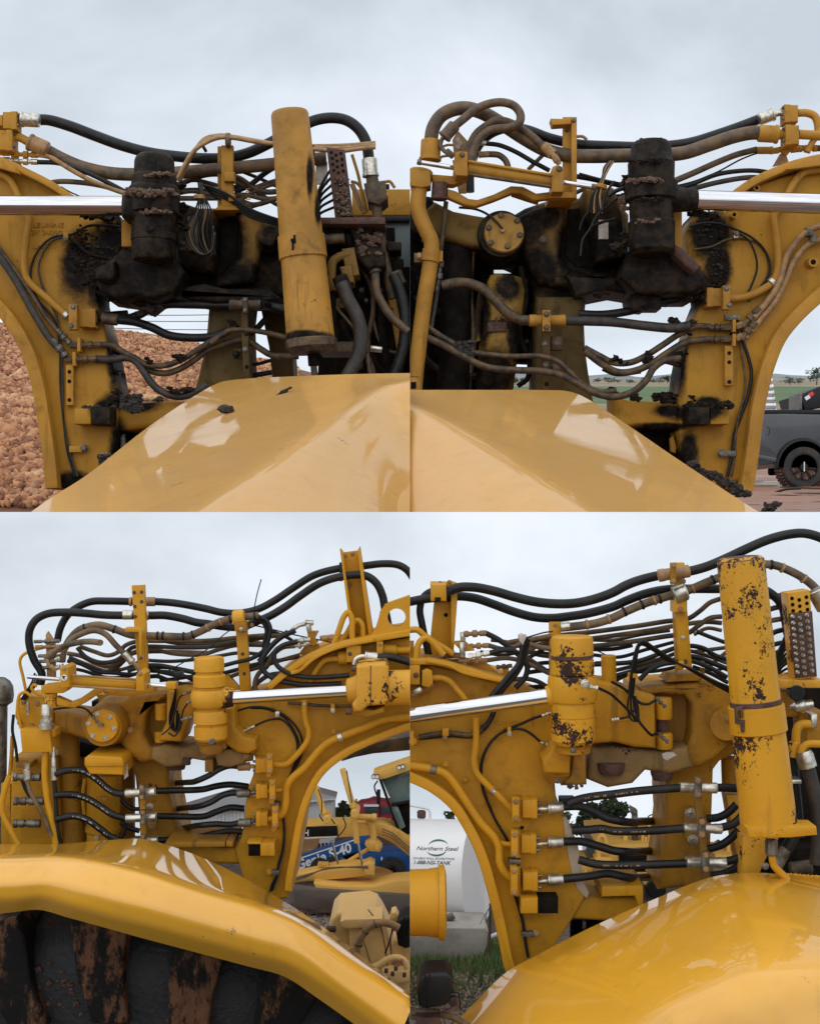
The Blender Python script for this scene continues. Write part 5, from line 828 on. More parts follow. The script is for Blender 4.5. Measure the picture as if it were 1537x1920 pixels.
for (pts, m_, r_, d) in (([(150, 1212), (178, 1222), (203, 1229), (223, 1222), (236, 1210), (256, 1203), (300, 1202), (391, 1201), (440, 1196), (484, 1192), (526, 1190)], 'hose_dusty', 4.2, .1), ([(145, 1214), (162, 1232), (188, 1242), (216, 1239), (233, 1228), (249, 1214), (280, 1212), (340, 1214), (391, 1213), (442, 1204), (484, 1197), (530, 1190)], 'rubber_dull', 4.2, .12),
    ([(127, 1225), (152, 1230), (178, 1243), (203, 1250), (223, 1243), (236, 1232), (254, 1222), (290, 1219), (330, 1226), (380, 1227), (410, 1218), (442, 1210), (510, 1210)], 'hose_dusty', 4.2, .14), ([(127, 1239), (152, 1245), (183, 1259), (216, 1262), (254, 1264), (290, 1252), (330, 1253), (363, 1259), (420, 1262), (468, 1248), (536, 1236), (562, 1231)], 'rubber', 3.8, .12),
    ([(185, 1262), (216, 1254), (232, 1240), (248, 1226), (280, 1222), (330, 1222), (391, 1224)], 'hose_dusty', 4, .16), ([(262, 1248), (300, 1248), (340, 1256), (372, 1262)], 'rubber', 4.4, .02), ([(240, 1258), (262, 1252), (304, 1260), (340, 1268), (372, 1271)], 'rubber', 4.2, .04), ([(270, 1270), (295, 1268), (312, 1274), (330, 1280), (372, 1288)], 'rubber', 4.2, .06),
    ([(412, 1250), (442, 1242), (471, 1235), (492, 1222), (505, 1205)], 'rubber', 4, .0), ([(415, 1263), (442, 1256), (468, 1250), (500, 1236), (520, 1215)], 'rubber', 3.6, .05), ([(415, 1276), (450, 1262), (490, 1250), (520, 1240), (562, 1228)], 'hose_grime_shade', 4, .08),
    ([(484, 1156), (500, 1164), (507, 1179), (504, 1197), (496, 1225)], 'rubber', 4.2, .0), ([(478, 1158), (494, 1168), (500, 1182), (496, 1205), (494, 1235)], 'rubber', 4, .02),
    ([(554, 1182), (527, 1195), (505, 1216), (492, 1237), (494, 1257), (515, 1273), (541, 1280), (575, 1284), (640, 1282)], 'rubber', 5, -.06), ([(558, 1203), (531, 1210), (515, 1224), (518, 1245), (536, 1260), (562, 1268), (601, 1270), (655, 1266)], 'rubber', 4.6, -.08),
    ([(280, 1196), (330, 1206), (380, 1208), (430, 1202), (470, 1202), (505, 1210)], 'hose_grime_shade', 3.6, .2), ([(275, 1238), (320, 1240), (370, 1236), (410, 1230), (450, 1224), (500, 1228)], 'rubber_dull', 3.6, .2), ([(110, 1252), (150, 1256), (200, 1270), (240, 1268), (270, 1258)], 'rubber', 3.4, .15), ([(130, 1232), (165, 1246), (200, 1258), (240, 1252), (262, 1240)], 'hose_grime_shade', 3.6, .18), ([(282, 1258), (330, 1262), (372, 1280)], 'rubber', 3.6, .1), ([(300, 1276), (335, 1272), (372, 1266)], 'rubber', 3.6, .12), ([(505, 1182), (540, 1196), (565, 1215)], 'rubber', 3.4, .1),
    ([(553, 1211), (530, 1214), (512, 1228), (500, 1250), (486, 1262), (478, 1280), (480, 1296)], 'hose_grime_shade', 4.6, .0), ([(530, 1262), (505, 1266), (486, 1278), (476, 1290), (485, 1298)], 'rubber_dull', 4.4, .03), ([(540, 1184), (520, 1200), (500, 1222), (485, 1240)], 'rubber', 4.4, .0)): H('hydraulic_hose', m_, pts, r_, d)
H('wire', 'black', [(262, 1268), (304, 1262), (355, 1236), (391, 1216), (420, 1190), (440, 1176)], 1.2, 0.0, 6); H('wire', 'black', [(475, 1172), (510, 1180), (560, 1192), (630, 1206)], 1.4, 0.06, 6)
H('steel_stub', 'steel', [(546, 1183), (560, 1173), (572, 1170)], 4, 0); C('elbow_fitting', 'steel', (572, 1167), (588, 1168), 5, 0.0, 8); C('elbow_fitting', 'steel', (578, 1170), (580, 1184), 5.5, 0, 6); fitting('steel', (549, 1203), (582, 1199), 4.5, 0.0); fitting('steel', (545, 1212), (575, 1208), 4.5, 0.0)
B('line_bracket', 'ybl', [(576, 1184), (597, 1184), (590, 1198), (596, 1204), (588, 1212), (578, 1204)], 0.02, 0.05, 1); B('line_bracket', 'ybl_cast', [(560, 1226), (572, 1210), (595, 1210), (597, 1222), (580, 1232)], 0.04, 0.1, 2); fitting('hose_tan', (602, 1197), (640, 1194), 5, 0.04)
H('hydraulic_hose', 'hose_dusty', [(600, 1197), (640, 1194), (672, 1192)], 4.5, 0.05); C('hose_sleeve', 'yblc', (603, 1197), (624, 1195), 5.8, 0.05, 14)
H('steel_line', 'yblc', [(626, 1208), (636, 1180), (645, 1156), (653, 1148), (659, 1158), (660, 1185), (661, 1214)], 5.5, -0.02); H('steel_line', 'yblc', [(636, 1208), (650, 1188), (662, 1168), (670, 1163), (678, 1170), (681, 1195), (685, 1214), (697, 1223)], 5.2, 0.02)
Q('line_block', 'yblc', 649, 1210, 677, 1242, -0.08, 0.14, 2.5); C('line_flange', 'yblc', (634, 1234), (652, 1233), 13, -0.03, 24); H('steel_line', 'yblc', [(638, 1235), (610, 1238), (597, 1250), (586, 1270), (578, 1290)], 5.5, -0.04); bolt(None, 656, 1226, 3, -0.08, 'rust')
H('steel_stub', 'steel', [(664, 1246), (667, 1236), (676, 1231), (688, 1231)], 5, -0.1); sleeve('steel', (708, 1233), (684, 1231), 10, -0.1); H('hydraulic_hose', 'rubber', [(704, 1233), (730, 1232), (755, 1238), (790, 1248)], 7, -0.1)
Q('clamp_plate', 'yblc', 706, 1203, 718, 1229, -0.08, 0.06, 1.5); C('line_flange', 'yblc', (718, 1217), (744, 1218), 10, -0.03, 24); C('steel_line', 'yblc', (742, 1219), (790, 1218), 7, -0.03, 20); bolt(None, 712, 1208, 3, -0.08, 'hose_tan')
# looms, small greasing lines by the kingpin
for k in range(6): H('grease_line', 'black', [(338-k, 1262), (333-k*1.2, 1280), (326+k*1.2, 1310), (318+k*2.2, 1345), (322+k*1.6, 1366), (334-k*1.5, 1372), (342-k*3, 1350-k*6)], 1.7, -0.12+0.012*k, 6)
fitting('steel_dark', (358, 1296), (344, 1302), 2.6, -0.2); H('grease_line', 'black', [(346, 1300), (336, 1310), (330, 1330), (318, 1365), (304, 1378)], 1.7, -0.15, 6); fitting('steel_dark', (368, 1306), (352, 1318), 2.6, -0.25); H('grease_line', 'black', [(353, 1317), (344, 1332), (338, 1360), (328, 1380), (316, 1374)], 1.7, -0.18, 6); fitting('steel_dark', (362, 1344), (340, 1350), 2.6, -0.22)
B('bundle_clip', 'black', [(326, 1262), (340, 1260), (342, 1270), (330, 1274)], -0.14, 0.06, 2); B('gusset', 'yblc', [(418, 1262), (426, 1264), (452, 1294), (418, 1296)], 0.06, 0.05, 1); B('gusset', 'ybl', [(180, 1302), (244, 1304), (244, 1340), (200, 1345)], 0.3, 0.05, 1)
for i in range(4): H('grease_line', 'black', [(66+i*3, 1262+i*3), (60+i*4, 1280), (50+i*3, 1296), (40+i*3, 1312)], 1.8, -0.05+.01*i, 6)
H('steel_line', 'yblc', [(52, 1310), (44, 1270), (38, 1240), (42, 1230), (54, 1222), (86, 1213)], 3, 0.05); H('steel_line', 'yblc', [(78, 1304), (66, 1298), (60, 1290), (64, 1284), (70, 1286)], 3, -.05); B('bracket_plate', 'hose_tan', [(86, 1190), (90, 1184), (103, 1204), (104, 1270), (88, 1270)], 0.02, 0.02, 1)
for y, x in ((1203, 64), (1213, 66), (1230, 72), (1240, 74), (1252, 80)): fitting('steel_dark' if y != 1213 else 'hose_tan', (x, y), (x+48, y-1), 3.4, 0.0)
for y in (1216, 1232, 1248): fitting('steel', (104, y+6), (120, y), 4, -0.05)
# tyre with lugs, then the fender over it
M['tyre_wet'] = plain('wet_black_tyre', (0.006, 0.0065, 0.008), .45, col2=(0.016, 0.016, 0.018), scale=5, bump=.4, spec=.25)
g = G('muddy_tread'); g.set(color=g.mix(g.step(g.noise(5, 7, .72, (1.6, 1, .7)), .5, .6), (0.007, 0.0065, 0.0065), g.mix(g.noise(18, 5), (0.19, 0.085, 0.042), (0.075, 0.035, 0.02))), rough=.8, spec=.2); g.bump(g.noise(12, 6, .7), .6, .03); M['tread_mud'] = g.m
S.D = 5.62; tx, ty, tr = 170, 2560, 850
ty_ = C('tyre', 'tyre_wet', (tx, ty, 0.35), (tx, ty, -0.1), [(0, tr-40), (.5, tr-40), (.8, tr-50), (.93, tr-85), (1, tr-150), (1, 300)], 0, 120)
for k in range(8):
    a = R(-142+k*13.5); ca, sa = math.cos(a), math.sin(a); ta, tb = -sa, ca
    def q(r, s): return (tx+ca*r+ta*s, ty+sa*r+tb*s)
    B('tread_lug', 'tread_mud', [q(tr-210, -20), q(tr-120, -52), q(tr-40, -66), q(tr, -70), q(tr, 30), q(tr-40, 40), q(tr-120, 34), q(tr-210, 48)], -0.16, 0.45, 6, parent=ty_, segs=3)
B('wheel_well_shade', 'void', [(-80, 1692), (80, 1690), (300, 1742), (470, 1778), (590, 1842), (700, 1905), (780, 1965), (780, 2150), (-80, 2150)], 0.7, 0.03, 0)  # flat near-black sheet, painted shade beneath the fender
lumps('mud_clods', 'rust', [(110+random.gauss(0, 30), 1850+random.gauss(0, 25), random.uniform(3, 8), -0.1) for _ in range(20)]+[(350+random.gauss(0, 25), 1890+random.gauss(0, 20), random.uniform(3, 8), -.1) for _ in range(18)], -0.08)
S.D = 6.0
loft('fender', 'fender_low', [[(-60, 1582, 5.75), (40, 1583, 5.75), (120, 1582, 5.75), (190, 1576, 5.75), (265, 1573, 5.75), (300, 1580, 5.75), (400, 1617, 5.75), (520, 1682, 5.75), (620, 1748, 5.75), (720, 1826, 5.75), (830, 1915, 5.75)],
    [(-60, 1592, 5.5), (40, 1591, 5.5), (115, 1590, 5.5), (182, 1590, 5.46), (256, 1596, 5.4), (290, 1604, 5.38), (390, 1638, 5.38), (506, 1688, 5.42), (600, 1740, 5.46), (702, 1816, 5.46), (812, 1900, 5.46)],
    [(-60, 1604, 5.15), (40, 1602, 5.15), (108, 1600, 5.15), (170, 1606, 5.1), (245, 1622, 5.04), (280, 1631, 5.02), (380, 1662, 5.02), (492, 1694, 5.05), (570, 1727, 5.08), (678, 1802, 5.1), (790, 1876, 5.12)],
    [(-60, 1612, 5.04), (40, 1610, 5.04), (105, 1607, 5.04), (165, 1614, 4.99), (240, 1632, 4.94), (275, 1642, 4.92), (375, 1675, 4.91), (485, 1704, 4.93), (560, 1733, 4.96), (664, 1810, 4.98), (775, 1882, 5.0)],
    [(-60, 1658, 4.93), (30, 1655, 4.93), (88, 1652, 4.93), (148, 1665, 4.89), (226, 1687, 4.85), (266, 1697, 4.84), (364, 1725, 4.84), (475, 1756, 4.85), (554, 1780, 4.88), (645, 1848, 4.9), (755, 1928, 4.93)],
    [(-60, 1690, 4.94), (30, 1686, 4.94), (80, 1682, 4.94), (140, 1698, 4.9), (220, 1720, 4.87), (262, 1731, 4.86), (358, 1757, 4.86), (470, 1788, 4.87), (546, 1810, 4.89), (628, 1864, 4.92), (742, 1948, 4.95)],
    [(-60, 1718, 5.02), (20, 1711, 5.02), (73, 1706, 5.02), (130, 1721, 4.99), (210, 1743, 4.96), (256, 1756, 4.95), (350, 1781, 4.95), (465, 1812, 4.96), (533, 1831, 4.98), (596, 1872, 5.0), (722, 1962, 5.02)]], 7, 6, 0.012, soft=2)
# ================================================================ lower right machine
panel(1, -1, 6.0)
M['fender_low2'] = M['fender_low']
M['ybr_can'] = paint('badly_chipped_canister', (0.58, 0.285, 0.02), 0.34, 0.35, dirtcol=(0.2, 0.1, 0.025), chips=0.62, D=6, chipcol=(0.025, 0.016, 0.014))
M['ybr_worn'] = paint('scraped_bare_edge', (0.42, 0.33, 0.25), 0.5, 0.7, dirtcol=(0.2, 0.12, 0.06), chips=0.4, D=6)
thing('scraper_machine', 'yellow scraper hitch with badly chipped filter canister, white storage tank behind', 'scraper', P(1200, 1930, 0.1))
gn = B('gooseneck', 'ybl', [(700, 1240), (769, 1245), (811, 1247), (861, 1259), (912, 1275), (950, 1284), (985, 1290), (1034, 1310), (1036, 1400), (1030, 1440), (1040, 1470), (1042, 1492), (1054, 1524), (1070, 1556), (1084, 1597), (1090, 1640), (1098, 1680), (1074, 1722), (1046, 1765), (1020, 1810), (960, 1822), (952, 1800), (935, 1730), (918, 1660), (900, 1600), (876, 1545), (850, 1510), (811, 1478), (769, 1458), (700, 1430)], 0, 0.3, 5, segs=3)
strip('arch_flange', 'yblc', [(700, 1432), (769, 1458), (811, 1478), (850, 1510), (878, 1552), (902, 1602), (922, 1668), (938, 1735), (952, 1805), (957, 1822)], 19, -0.08, 0.5, 3, parent=gn)
strip('top_flange', 'yblc', [(700, 1237), (769, 1241), (811, 1241), (861, 1253), (912, 1269), (952, 1279)], 12, -0.08, 0.45, 2, parent=gn)
strip('flange_lip', 'yblc', [(800, 1239), (845, 1248), (862, 1258), (880, 1264), (948, 1278)], 6, -0.1, 0.04, 1, parent=gn)
B('cross_arm', 'ybl', [(1080, 1650), (1100, 1682), (1130, 1684), (1200, 1682), (1200, 1730), (1140, 1728), (1070, 1724)], 0.02, 0.28, 8, parent=gn, segs=4); B('arm_cap', 'ybl', [(1128, 1662), (1205, 1660), (1206, 1696), (1196, 1700), (1190, 1680), (1128, 1682)], -0.06, 0.3, 3); Q('arm_stop', 'rust', 1200, 1660, 1208, 1694, -0.05, 0.3, 2)
B('worn_edge', 'ybr_worn', [(1054, 1530), (1062, 1532), (1082, 1580), (1090, 1620), (1092, 1650), (1104, 1674), (1100, 1686), (1082, 1668), (1072, 1640), (1062, 1590)], -0.006, 0.04, 2)
Q('underarm_shade', 'void', 1070, 1724, 1200, 1790, 0.3, 0.05); Q('lug', 'steel_dark', 1093, 1728, 1098, 1745, 0.1, 0.03)  # dark plate carries the painted shade below the arm
bx = Q('stop_block', 'yblc', 976, 1684, 1008, 1713, -0.1, 0.12, 2); Q('stop_socket', 'void', 1008, 1683, 1046, 1713, -0.09, 0.11, 2)  # socket's inner shade is painted as a near-black block
for pts, t_, x, y in ((0, 'EUNNE', 928, 1357), (0, '24396', 930, 1369), (0, '1  97', 916, 1393)): text('cast_lettering', t_, 'yblc', x, y, 8, -0.001, sx=1.15, ext=0.005, parent=gn)
cl = Q('line_clip', 'steel_dark', 978, 1748, 1002, 1757, -0.04, 0.03, 1); bolt(cl, 1004, 1749, 5, -0.03, 'hose_tan')
# steel lines and grease lines
H('steel_line', 'yblc', [(892, 1345), (892, 1390), (889, 1430), (894, 1450), (912, 1470), (937, 1495), (960, 1518)], 6.2, -0.05, 14); band('steel', 924, 1484, 6.5, -43, -0.05, 8)
H('steel_line', 'yblc', [(700, 1424), (769, 1435), (811, 1442), (834, 1450), (848, 1464), (874, 1503), (902, 1544), (926, 1570), (935, 1590), (936, 1615), (944, 1634), (960, 1648)], 7.5, -0.06, 14); band('steel_dark', 812, 1443, 8, -12, -0.06, 12); H('steel_line', 'yblc', [(938, 1580), (950, 1583), (962, 1583)], 5, -0.05)
bolt(None, 835, 1433, 5, -0.04, 'ybl'); bolt(None, 872, 1462, 4.5, -0.01, 'ybl')
H('grease_line', 'black', [(1032, 1338), (1005, 1345), (975, 1358), (948, 1369), (925, 1386), (908, 1412), (901, 1440), (904, 1475), (914, 1505), (930, 1540), (945, 1565), (953, 1580)], 2.6, -0.025, 8)
H('grease_line', 'black', [(1030, 1398), (1012, 1390), (998, 1378), (980, 1368), (962, 1367), (940, 1374), (918, 1395), (906, 1420), (902, 1450), (908, 1485), (922, 1522)], 2.4, -0.03, 8); fitting('steel', (1012, 1391), (1034, 1401), 2.8, -0.03); fitting('steel', (1015, 1342), (1034, 1336), 2.8, -0.03)
cl = Q('line_clip', 'yblc', 951, 1364, 958, 1374, -0.05, 0.05, 1); bolt(cl, 955, 1376, 3.6, -0.05, 'steel')
H('grease_line', 'black', [(966, 1680), (972, 1700), (980, 1730), (984, 1760), (990, 1795)], 3, -0.02, 8); H('grease_line', 'hose_dusty', [(968, 1680), (976, 1715), (981, 1745), (992, 1795)], 1.6, -0.02, 8)
H('hydraulic_hose', 'hose_grime_shade', [(785, 1382), (815, 1376), (845, 1374), (880, 1378), (902, 1368), (915, 1354), (925, 1338)], 4.5, -0.03); H('hydraulic_hose', 'rubber', [(785, 1384), (845, 1379), (885, 1380), (908, 1366), (922, 1346)], 4, -0.015); cl = Q('line_clip', 'yblc', 829, 1366, 841, 1380, -0.06, 0.05, 1); bolt(cl, 834, 1383, 4, -0.05, 'hose_tan'); bolt(None, 774, 1390, 6, -0.03, 'ybl_chip')
for (bx0, y0, y1, fx, fy, sy) in ((960, 1497, 1540, 979, 1517, 1515), (958, 1559, 1607, 977, 1583, 1580), (957, 1627, 1679, 980, 1653, 1650)):
    pl = Q('clamp_plate', 'yblc', bx0, y0, bx0+13, y1, -0.14, 0.05, 1.5); bolt(pl, bx0+6.5, y0+6, 4, -0.14, 'hose_tan'); bolt(pl, bx0+6.5, y1-6, 4, -0.14, 'hose_tan'); Q('plate_foot', 'ybl_cast', bx0+8, y0-2, bx0+18, y1+2, -0.06, 0.06, 1, pl)
    fb = flange('yblc', fx, fx+27, fy, 34, -0.04, 1, 'steel_dark'); C('steel_stub', 'steel', (fx+27, fy), (1030, sy+1), 4.6, -0.04, parent=fb); sleeve('steel', (1056, sy-1), (1026, sy), 10.5, -0.04, fb)
Q('line_clip', 'steel_dark', 954, 1612, 976, 1622, -0.06, 0.05, 1); hole('root', 978, 1552, 3, -0.002)
for pts, d in (([(1052, 1513), (1085, 1512), (1110, 1520), (1135, 1533), (1165, 1540), (1205, 1540, .35), (1240, 1539, .62), (1300, 1538, .9)], -.04), ([(1053, 1578), (1090, 1578), (1120, 1586), (1150, 1595), (1170, 1597), (1205, 1596, .35), (1240, 1595, .62), (1300, 1592, .9)], -.04), ([(1057, 1648), (1102, 1643), (1140, 1638), (1170, 1644), (1205, 1645, .35), (1240, 1644, .62), (1300, 1640, .9)], -.04), ([(1064, 1507), (1078, 1501), (1102, 1495), (1150, 1489), (1198, 1483), (1276, 1477)], -.12), ([(1072, 1557), (1102, 1556), (1128, 1554), (1150, 1558), (1210, 1558), (1282, 1553)], -.12), ([(1085, 1612), (1115, 1620), (1150, 1622), (1185, 1622), (1286, 1619)], -.12),
    ([(1325, 1535), (1348, 1532), (1366, 1522), (1380, 1508)], .1), ([(1325, 1592), (1350, 1585), (1368, 1573), (1384, 1556)], .1), ([(1325, 1642), (1355, 1638), (1380, 1626), (1400, 1606)], .1), ([(1340, 1477), (1365, 1477), (1400, 1480)], -.1), ([(1350, 1552), (1372, 1546), (1388, 1532), (1400, 1512)], -.1), ([(1358, 1616), (1385, 1608), (1405, 1592), (1425, 1568)], -.1)): (lambda h: hose_print(h, pts, 7.8, d, .35, .8) if d == -.12 else h)(H('hydraulic_hose', 'rubber', pts, 7.8, d))
Q('hose_grip', 'rubber', 1050, 1498, 1078, 1512, -0.0, 0.08, 4); Q('hose_grip', 'rubber', 1066, 1552, 1082, 1562, 0.0, 0.08, 4)
# rod and kingpin
C('steering_rod', 'chrome', (700, 1351), (1036, 1304), [(0, 15), (1, 14.2)], -0.24, 40)
kp = C('kingpin_housing', 'ybr_can', (1072, 1192), (1074, 1395), [(0, 32), (.01, 36), (.03, 37.5), (.19, 38), (.195, 35.5), (.215, 35.5), (.22, 38.5), (.35, 39), (.36, 36.5), (.365, 36.5), (.37, 43), (.42, 45), (.55, 45), (.6, 42), (.605, 38), (.615, 38), (.62, 39.5), (.74, 39.5), (.745, 38), (.755, 38), (.76, 39.5), (.96, 39.5), (1, 34)], -0.24, 48)
C('rod_eye', 'ybr_can', (1052, 1302), (1024, 1306), [(0, 26), (.5, 22), (1, 18)], -0.24, 32, kp); C('rust_collar', 'rust', (1072, 1227), (1072.3, 1235), 38.3, -0.24, 48, kp)
C('kingpin_cap', 'ybl_cast', (1074, 1392), (1074, 1412), [(0, 34), (.3, 31), (.9, 31), (1, 28)], -0.22, 40, kp); C('cap_bolt', 'steel_dark', (1074, 1403), (1074.5, 1412), 5, -0.42, 6, kp)
fitting('steel', (1092, 1286), (1120, 1290), 4, -0.42); bolt(kp, 1096, 1282, 6, -0.43, 'steel'); H('grease_line', 'black', [(1118, 1289, -.4), (1130, 1294, -.36), (1145, 1302, -.3), (1160, 1315, -.25), (1190, 1345, -.2), (1220, 1378, -.15), (1228, 1376, -.1), (1240, 1378)], 2.6, -0.06, 8)
B('lower_ear', 'ybl', [(1036, 1396), (1060, 1400), (1070, 1418), (1068, 1452), (1020, 1450), (1016, 1424), (1026, 1416)], -0.16, 0.3, 6, segs=3); C('ear_pin', 'ybl_cast', (1045, 1443), (1045, 1465), [(0, 26), (.4, 26), (.5, 24), (1, 20)], -0.03, 32); bolt(None, 1045, 1464, 4, -0.14, 'steel_dark')
B('lower_pin', 'ybl_cast', [(1076, 1410), (1098, 1416), (1100, 1472), (1052, 1474), (1070, 1455)], -0.08, 0.2, 6, segs=3); lumps('pin_bolts', 'rust', [(1058, 1468, 4), (1068, 1474, 5), (1080, 1476, 5), (1090, 1474, 4)], -0.1)
B('lower_link', 'ybl_worn', [(1106, 1404), (1150, 1400), (1180, 1402), (1236, 1410), (1290, 1400), (1300, 1440), (1256, 1452), (1210, 1445), (1186, 1470), (1140, 1478), (1100, 1462), (1104, 1430)], 0.0, 0.3, 10, segs=4); B('bare_patch', 'tag', [(1240, 1414), (1248, 1410), (1262, 1411), (1268, 1416), (1258, 1421), (1250, 1426), (1243, 1422)], -0.0015, 0.004, 0); B('bare_patch', 'tag', [(1046, 1354), (1056, 1350), (1060, 1366), (1056, 1384), (1048, 1380)], -0.345, 0.01, 0) if 0 else None; C('link_bore', 'rust', (1145, 1430), (1145, 1452), [(0, 26), (.5, 25), (1, 20)], 0.0, 32); C('link_bore', 'rust', (1240, 1440), (1240, 1462), [(0, 22), (.5, 21), (1, 17)], 0.06, 32)
# yoke, hinge block
B('hitch_yoke', 'ybl_cast', [(1190, 1288), (1240, 1282), (1309, 1278), (1350, 1280), (1380, 1296), (1400, 1330), (1400, 1410), (1372, 1418), (1350, 1428), (1338, 1444), (1336, 1508), (1333, 1585), (1331, 1660), (1234, 1670), (1243, 1600), (1250, 1540), (1247, 1495), (1250, 1440), (1180, 1430)], 0.18, 0.35, 12, segs=4)
B('yoke_cheek', 'ybl_cast', [(1200, 1290), (1309, 1280), (1350, 1283), (1375, 1300), (1380, 1350), (1366, 1400), (1340, 1424), (1310, 1440), (1260, 1440), (1262, 1412), (1289, 1400), (1296, 1370), (1296, 1320), (1284, 1304), (1236, 1302), (1200, 1306)], 0.06, 0.2, 11, segs=4)
text('cast_lettering', '101-8860', 'ybl_cast', 1320, 1288, 9, 0.055, rot=90, ext=0.006); text('cast_lettering', 'HS', 'ybl_cast', 1336, 1293, 11, 0.055, rot=90, ext=0.006); text('cast_lettering', '02', 'ybl_cast', 1313, 1308, 8, 0.055, rot=90, ext=0.006)
C('pin_boss', 'ybl_cast', (1372, 1356, 0.1), (1360, 1358, -0.0), [(0, 40), (.6, 36), (1, 30)], 0, 40); bolt(None, 1363, 1348, 5, -0.02, 'hose_tan')
B('hinge_block', 'ybl', [(1110, 1276), (1145, 1280), (1190, 1296), (1228, 1306), (1230, 1404), (1190, 1402), (1150, 1392), (1110, 1396)], -0.04, 0.25, 8, segs=3)
C('hinge_ear', 'yblc', (1243, 1308), (1244, 1348), [(0, 14), (.1, 16), (.9, 16), (1, 14)], 0.02, 24); C('hinge_ear', 'yblc', (1244, 1374), (1245, 1404), [(0, 14), (.1, 16), (.9, 16), (1, 14)], 0.02, 24); C('hinge_pin', 'rust', (1240, 1340), (1241, 1380), 10, 0.05, 24)
C('stub_post', 'ybl', (1140, 1228), (1142, 1290), [(0, 11), (.03, 14), (1, 14)], 0.02, 28); B('warning_label', 'ybr_can', [(1192, 1322), (1200, 1320), (1199, 1342), (1190, 1340)], -0.043, 0.004, 0)
B('yoke_foot', 'ybl_cast', [(1258, 1266), (1310, 1264), (1316, 1276), (1250, 1279)], 0.06, 0.2, 2)
st = B('clamp_strap', 'ybl_cast', [(1302, 1494), (1314, 1494), (1332, 1650), (1316, 1650), (1312, 1590), (1308, 1560)], -0.06, 0.03, 1.5)
sbk = B('strap_block', 'ybl_cast', [(1283, 1518), (1302, 1514), (1310, 1530), (1314, 1586), (1296, 1590), (1284, 1570)], 0.08, 0.05, 3); bolt(sbk, 1294, 1526, 8, 0.08, 'steel'); bolt(sbk, 1298, 1575, 7.5, 0.08, 'steel')
hbar('steel_dark', 1309, 1477, 40, 14, -0.12, 'steel', 1273, 1344, 10, -1, 'hose_tan'); hbar('steel_dark', 1316, 1553, 38, 14, -0.12, 'steel', 1280, 1353, 9.5, -2, 'hose_tan'); hbar('steel_dark', 1323, 1617, 40, 14, -0.12, 'steel', 1285, 1361, 10.5, -2, 'hose_tan')
# chipped canister and its neighbours
fc = C('filter_canister', 'ybr_can', (1387, 1044), (1441, 1554), [(0, 32), (.004, 37), (.012, 40), (.022, 41), (.4, 42.5), (.52, 43), (.7, 46.5), (1, 49)], -0.4, 56)
def on(t): return (1387+54*t, 1044+510*t)
C('canister_lid', 'rust', on(-.002), on(.012), [(0, 24), (.3, 34), (1, 40.6)], -0.4, 48, fc); C('band_clamp', 'yblc', on(.545), on(.645), [(0, 45), (.02, 48.5), (.96, 49.5), (1, 47)], -0.4, 56, fc)
B('clamp_latch', 'rust', [(1379, 1328), (1392, 1325), (1393, 1345), (1388, 1346), (1388, 1332), (1382, 1334), (1384, 1352), (1396, 1350), (1395, 1372), (1390, 1374), (1389, 1357), (1380, 1358)], -0.49, 0.03, .5, parent=fc); C('paint_ring', 'rust', on(.525), on(.548), 44.2, -0.4, 56, fc)
B('canister_foot', 'yblc', [(1399, 1552), (1480, 1549), (1530, 1550), (1532, 1566), (1480, 1571), (1402, 1571)], -0.51, 0.12, 3, parent=fc); nut('steel_dark', (1445, 1574), (1446, 1604), 11, -0.4); H('drain_line', 'yblc', [(1446, 1602), (1450, 1622), (1466, 1640), (1476, 1650)], 6.5, -0.4)
B('canister_bracket', 'ybl_chip', [(1392, 1570), (1460, 1572), (1440, 1600), (1420, 1645), (1392, 1645)], -0.2, 0.1, 2); bolt(None, 1434, 1624, 5, -0.2, 'steel')
mp_ = B('drilled_manifold', 'ybr_can', [(1475, 1112), (1517, 1106), (1531, 1270), (1489, 1275)], -0.22, 0.1, 2); B('manifold_face', 'rust', [(1478, 1150), (1522, 1146), (1531, 1268), (1490, 1272)], -0.224, 0.01, 1, parent=mp_)
for i in range(13):
    for j in range(3):
        x, y = 1484+j*13.5+i*1.05, 1122+i*11.6-j*1.2+(4 if j == 1 else 0)
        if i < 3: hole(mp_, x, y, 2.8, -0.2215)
        else: C('grease_nipple', 'steel', (x, y, -0.222), (x, y, -0.245), [(0, 4), (.3, 4), (.4, 3), (1, 1.6)], 0, 10, mp_)
C('line_coupling', 'steel', (1528, 1105), (1548, 1140), 18, -0.1, 24); Q('manifold_shelf', 'ybl_chip', 1460, 1276, 1545, 1290, -0.25, 0.3, 2)
for k in range(9): H('grease_line', 'black', [(1480+k*1.2, 1170+k*11), (1470-k*.5, 1195+k*9), (1458, 1222+k*6), (1448, 1240+k*5)], 2.4, -0.1+.012*k, 8)
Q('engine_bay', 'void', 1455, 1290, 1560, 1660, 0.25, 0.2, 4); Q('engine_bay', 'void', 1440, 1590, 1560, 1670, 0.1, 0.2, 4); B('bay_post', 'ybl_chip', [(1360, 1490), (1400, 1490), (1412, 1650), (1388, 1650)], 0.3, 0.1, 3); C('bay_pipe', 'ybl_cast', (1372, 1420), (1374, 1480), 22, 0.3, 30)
Q('valve_body', 'ybl_cast', 1466, 1296, 1500, 1345, -0.05, 0.2, 4); C('quick_coupler', 'steel', (1480, 1326), (1522, 1320), [(0, 5), (.1, 7), (.2, 11), (.6, 12), (.65, 9), (1, 9)], -0.2, 24); C('dust_cap', 'black', (1494, 1300, -0.2), (1494, 1300, -0.26), 14, 0, 28); B('valve_body', 'ybl_cast', [(1510, 1340), (1545, 1335), (1545, 1400), (1512, 1404)], -0.15, 0.2, 4); Q('valve_cap', 'steel', 1520, 1340, 1532, 1365, -0.2, 0.1, 3)
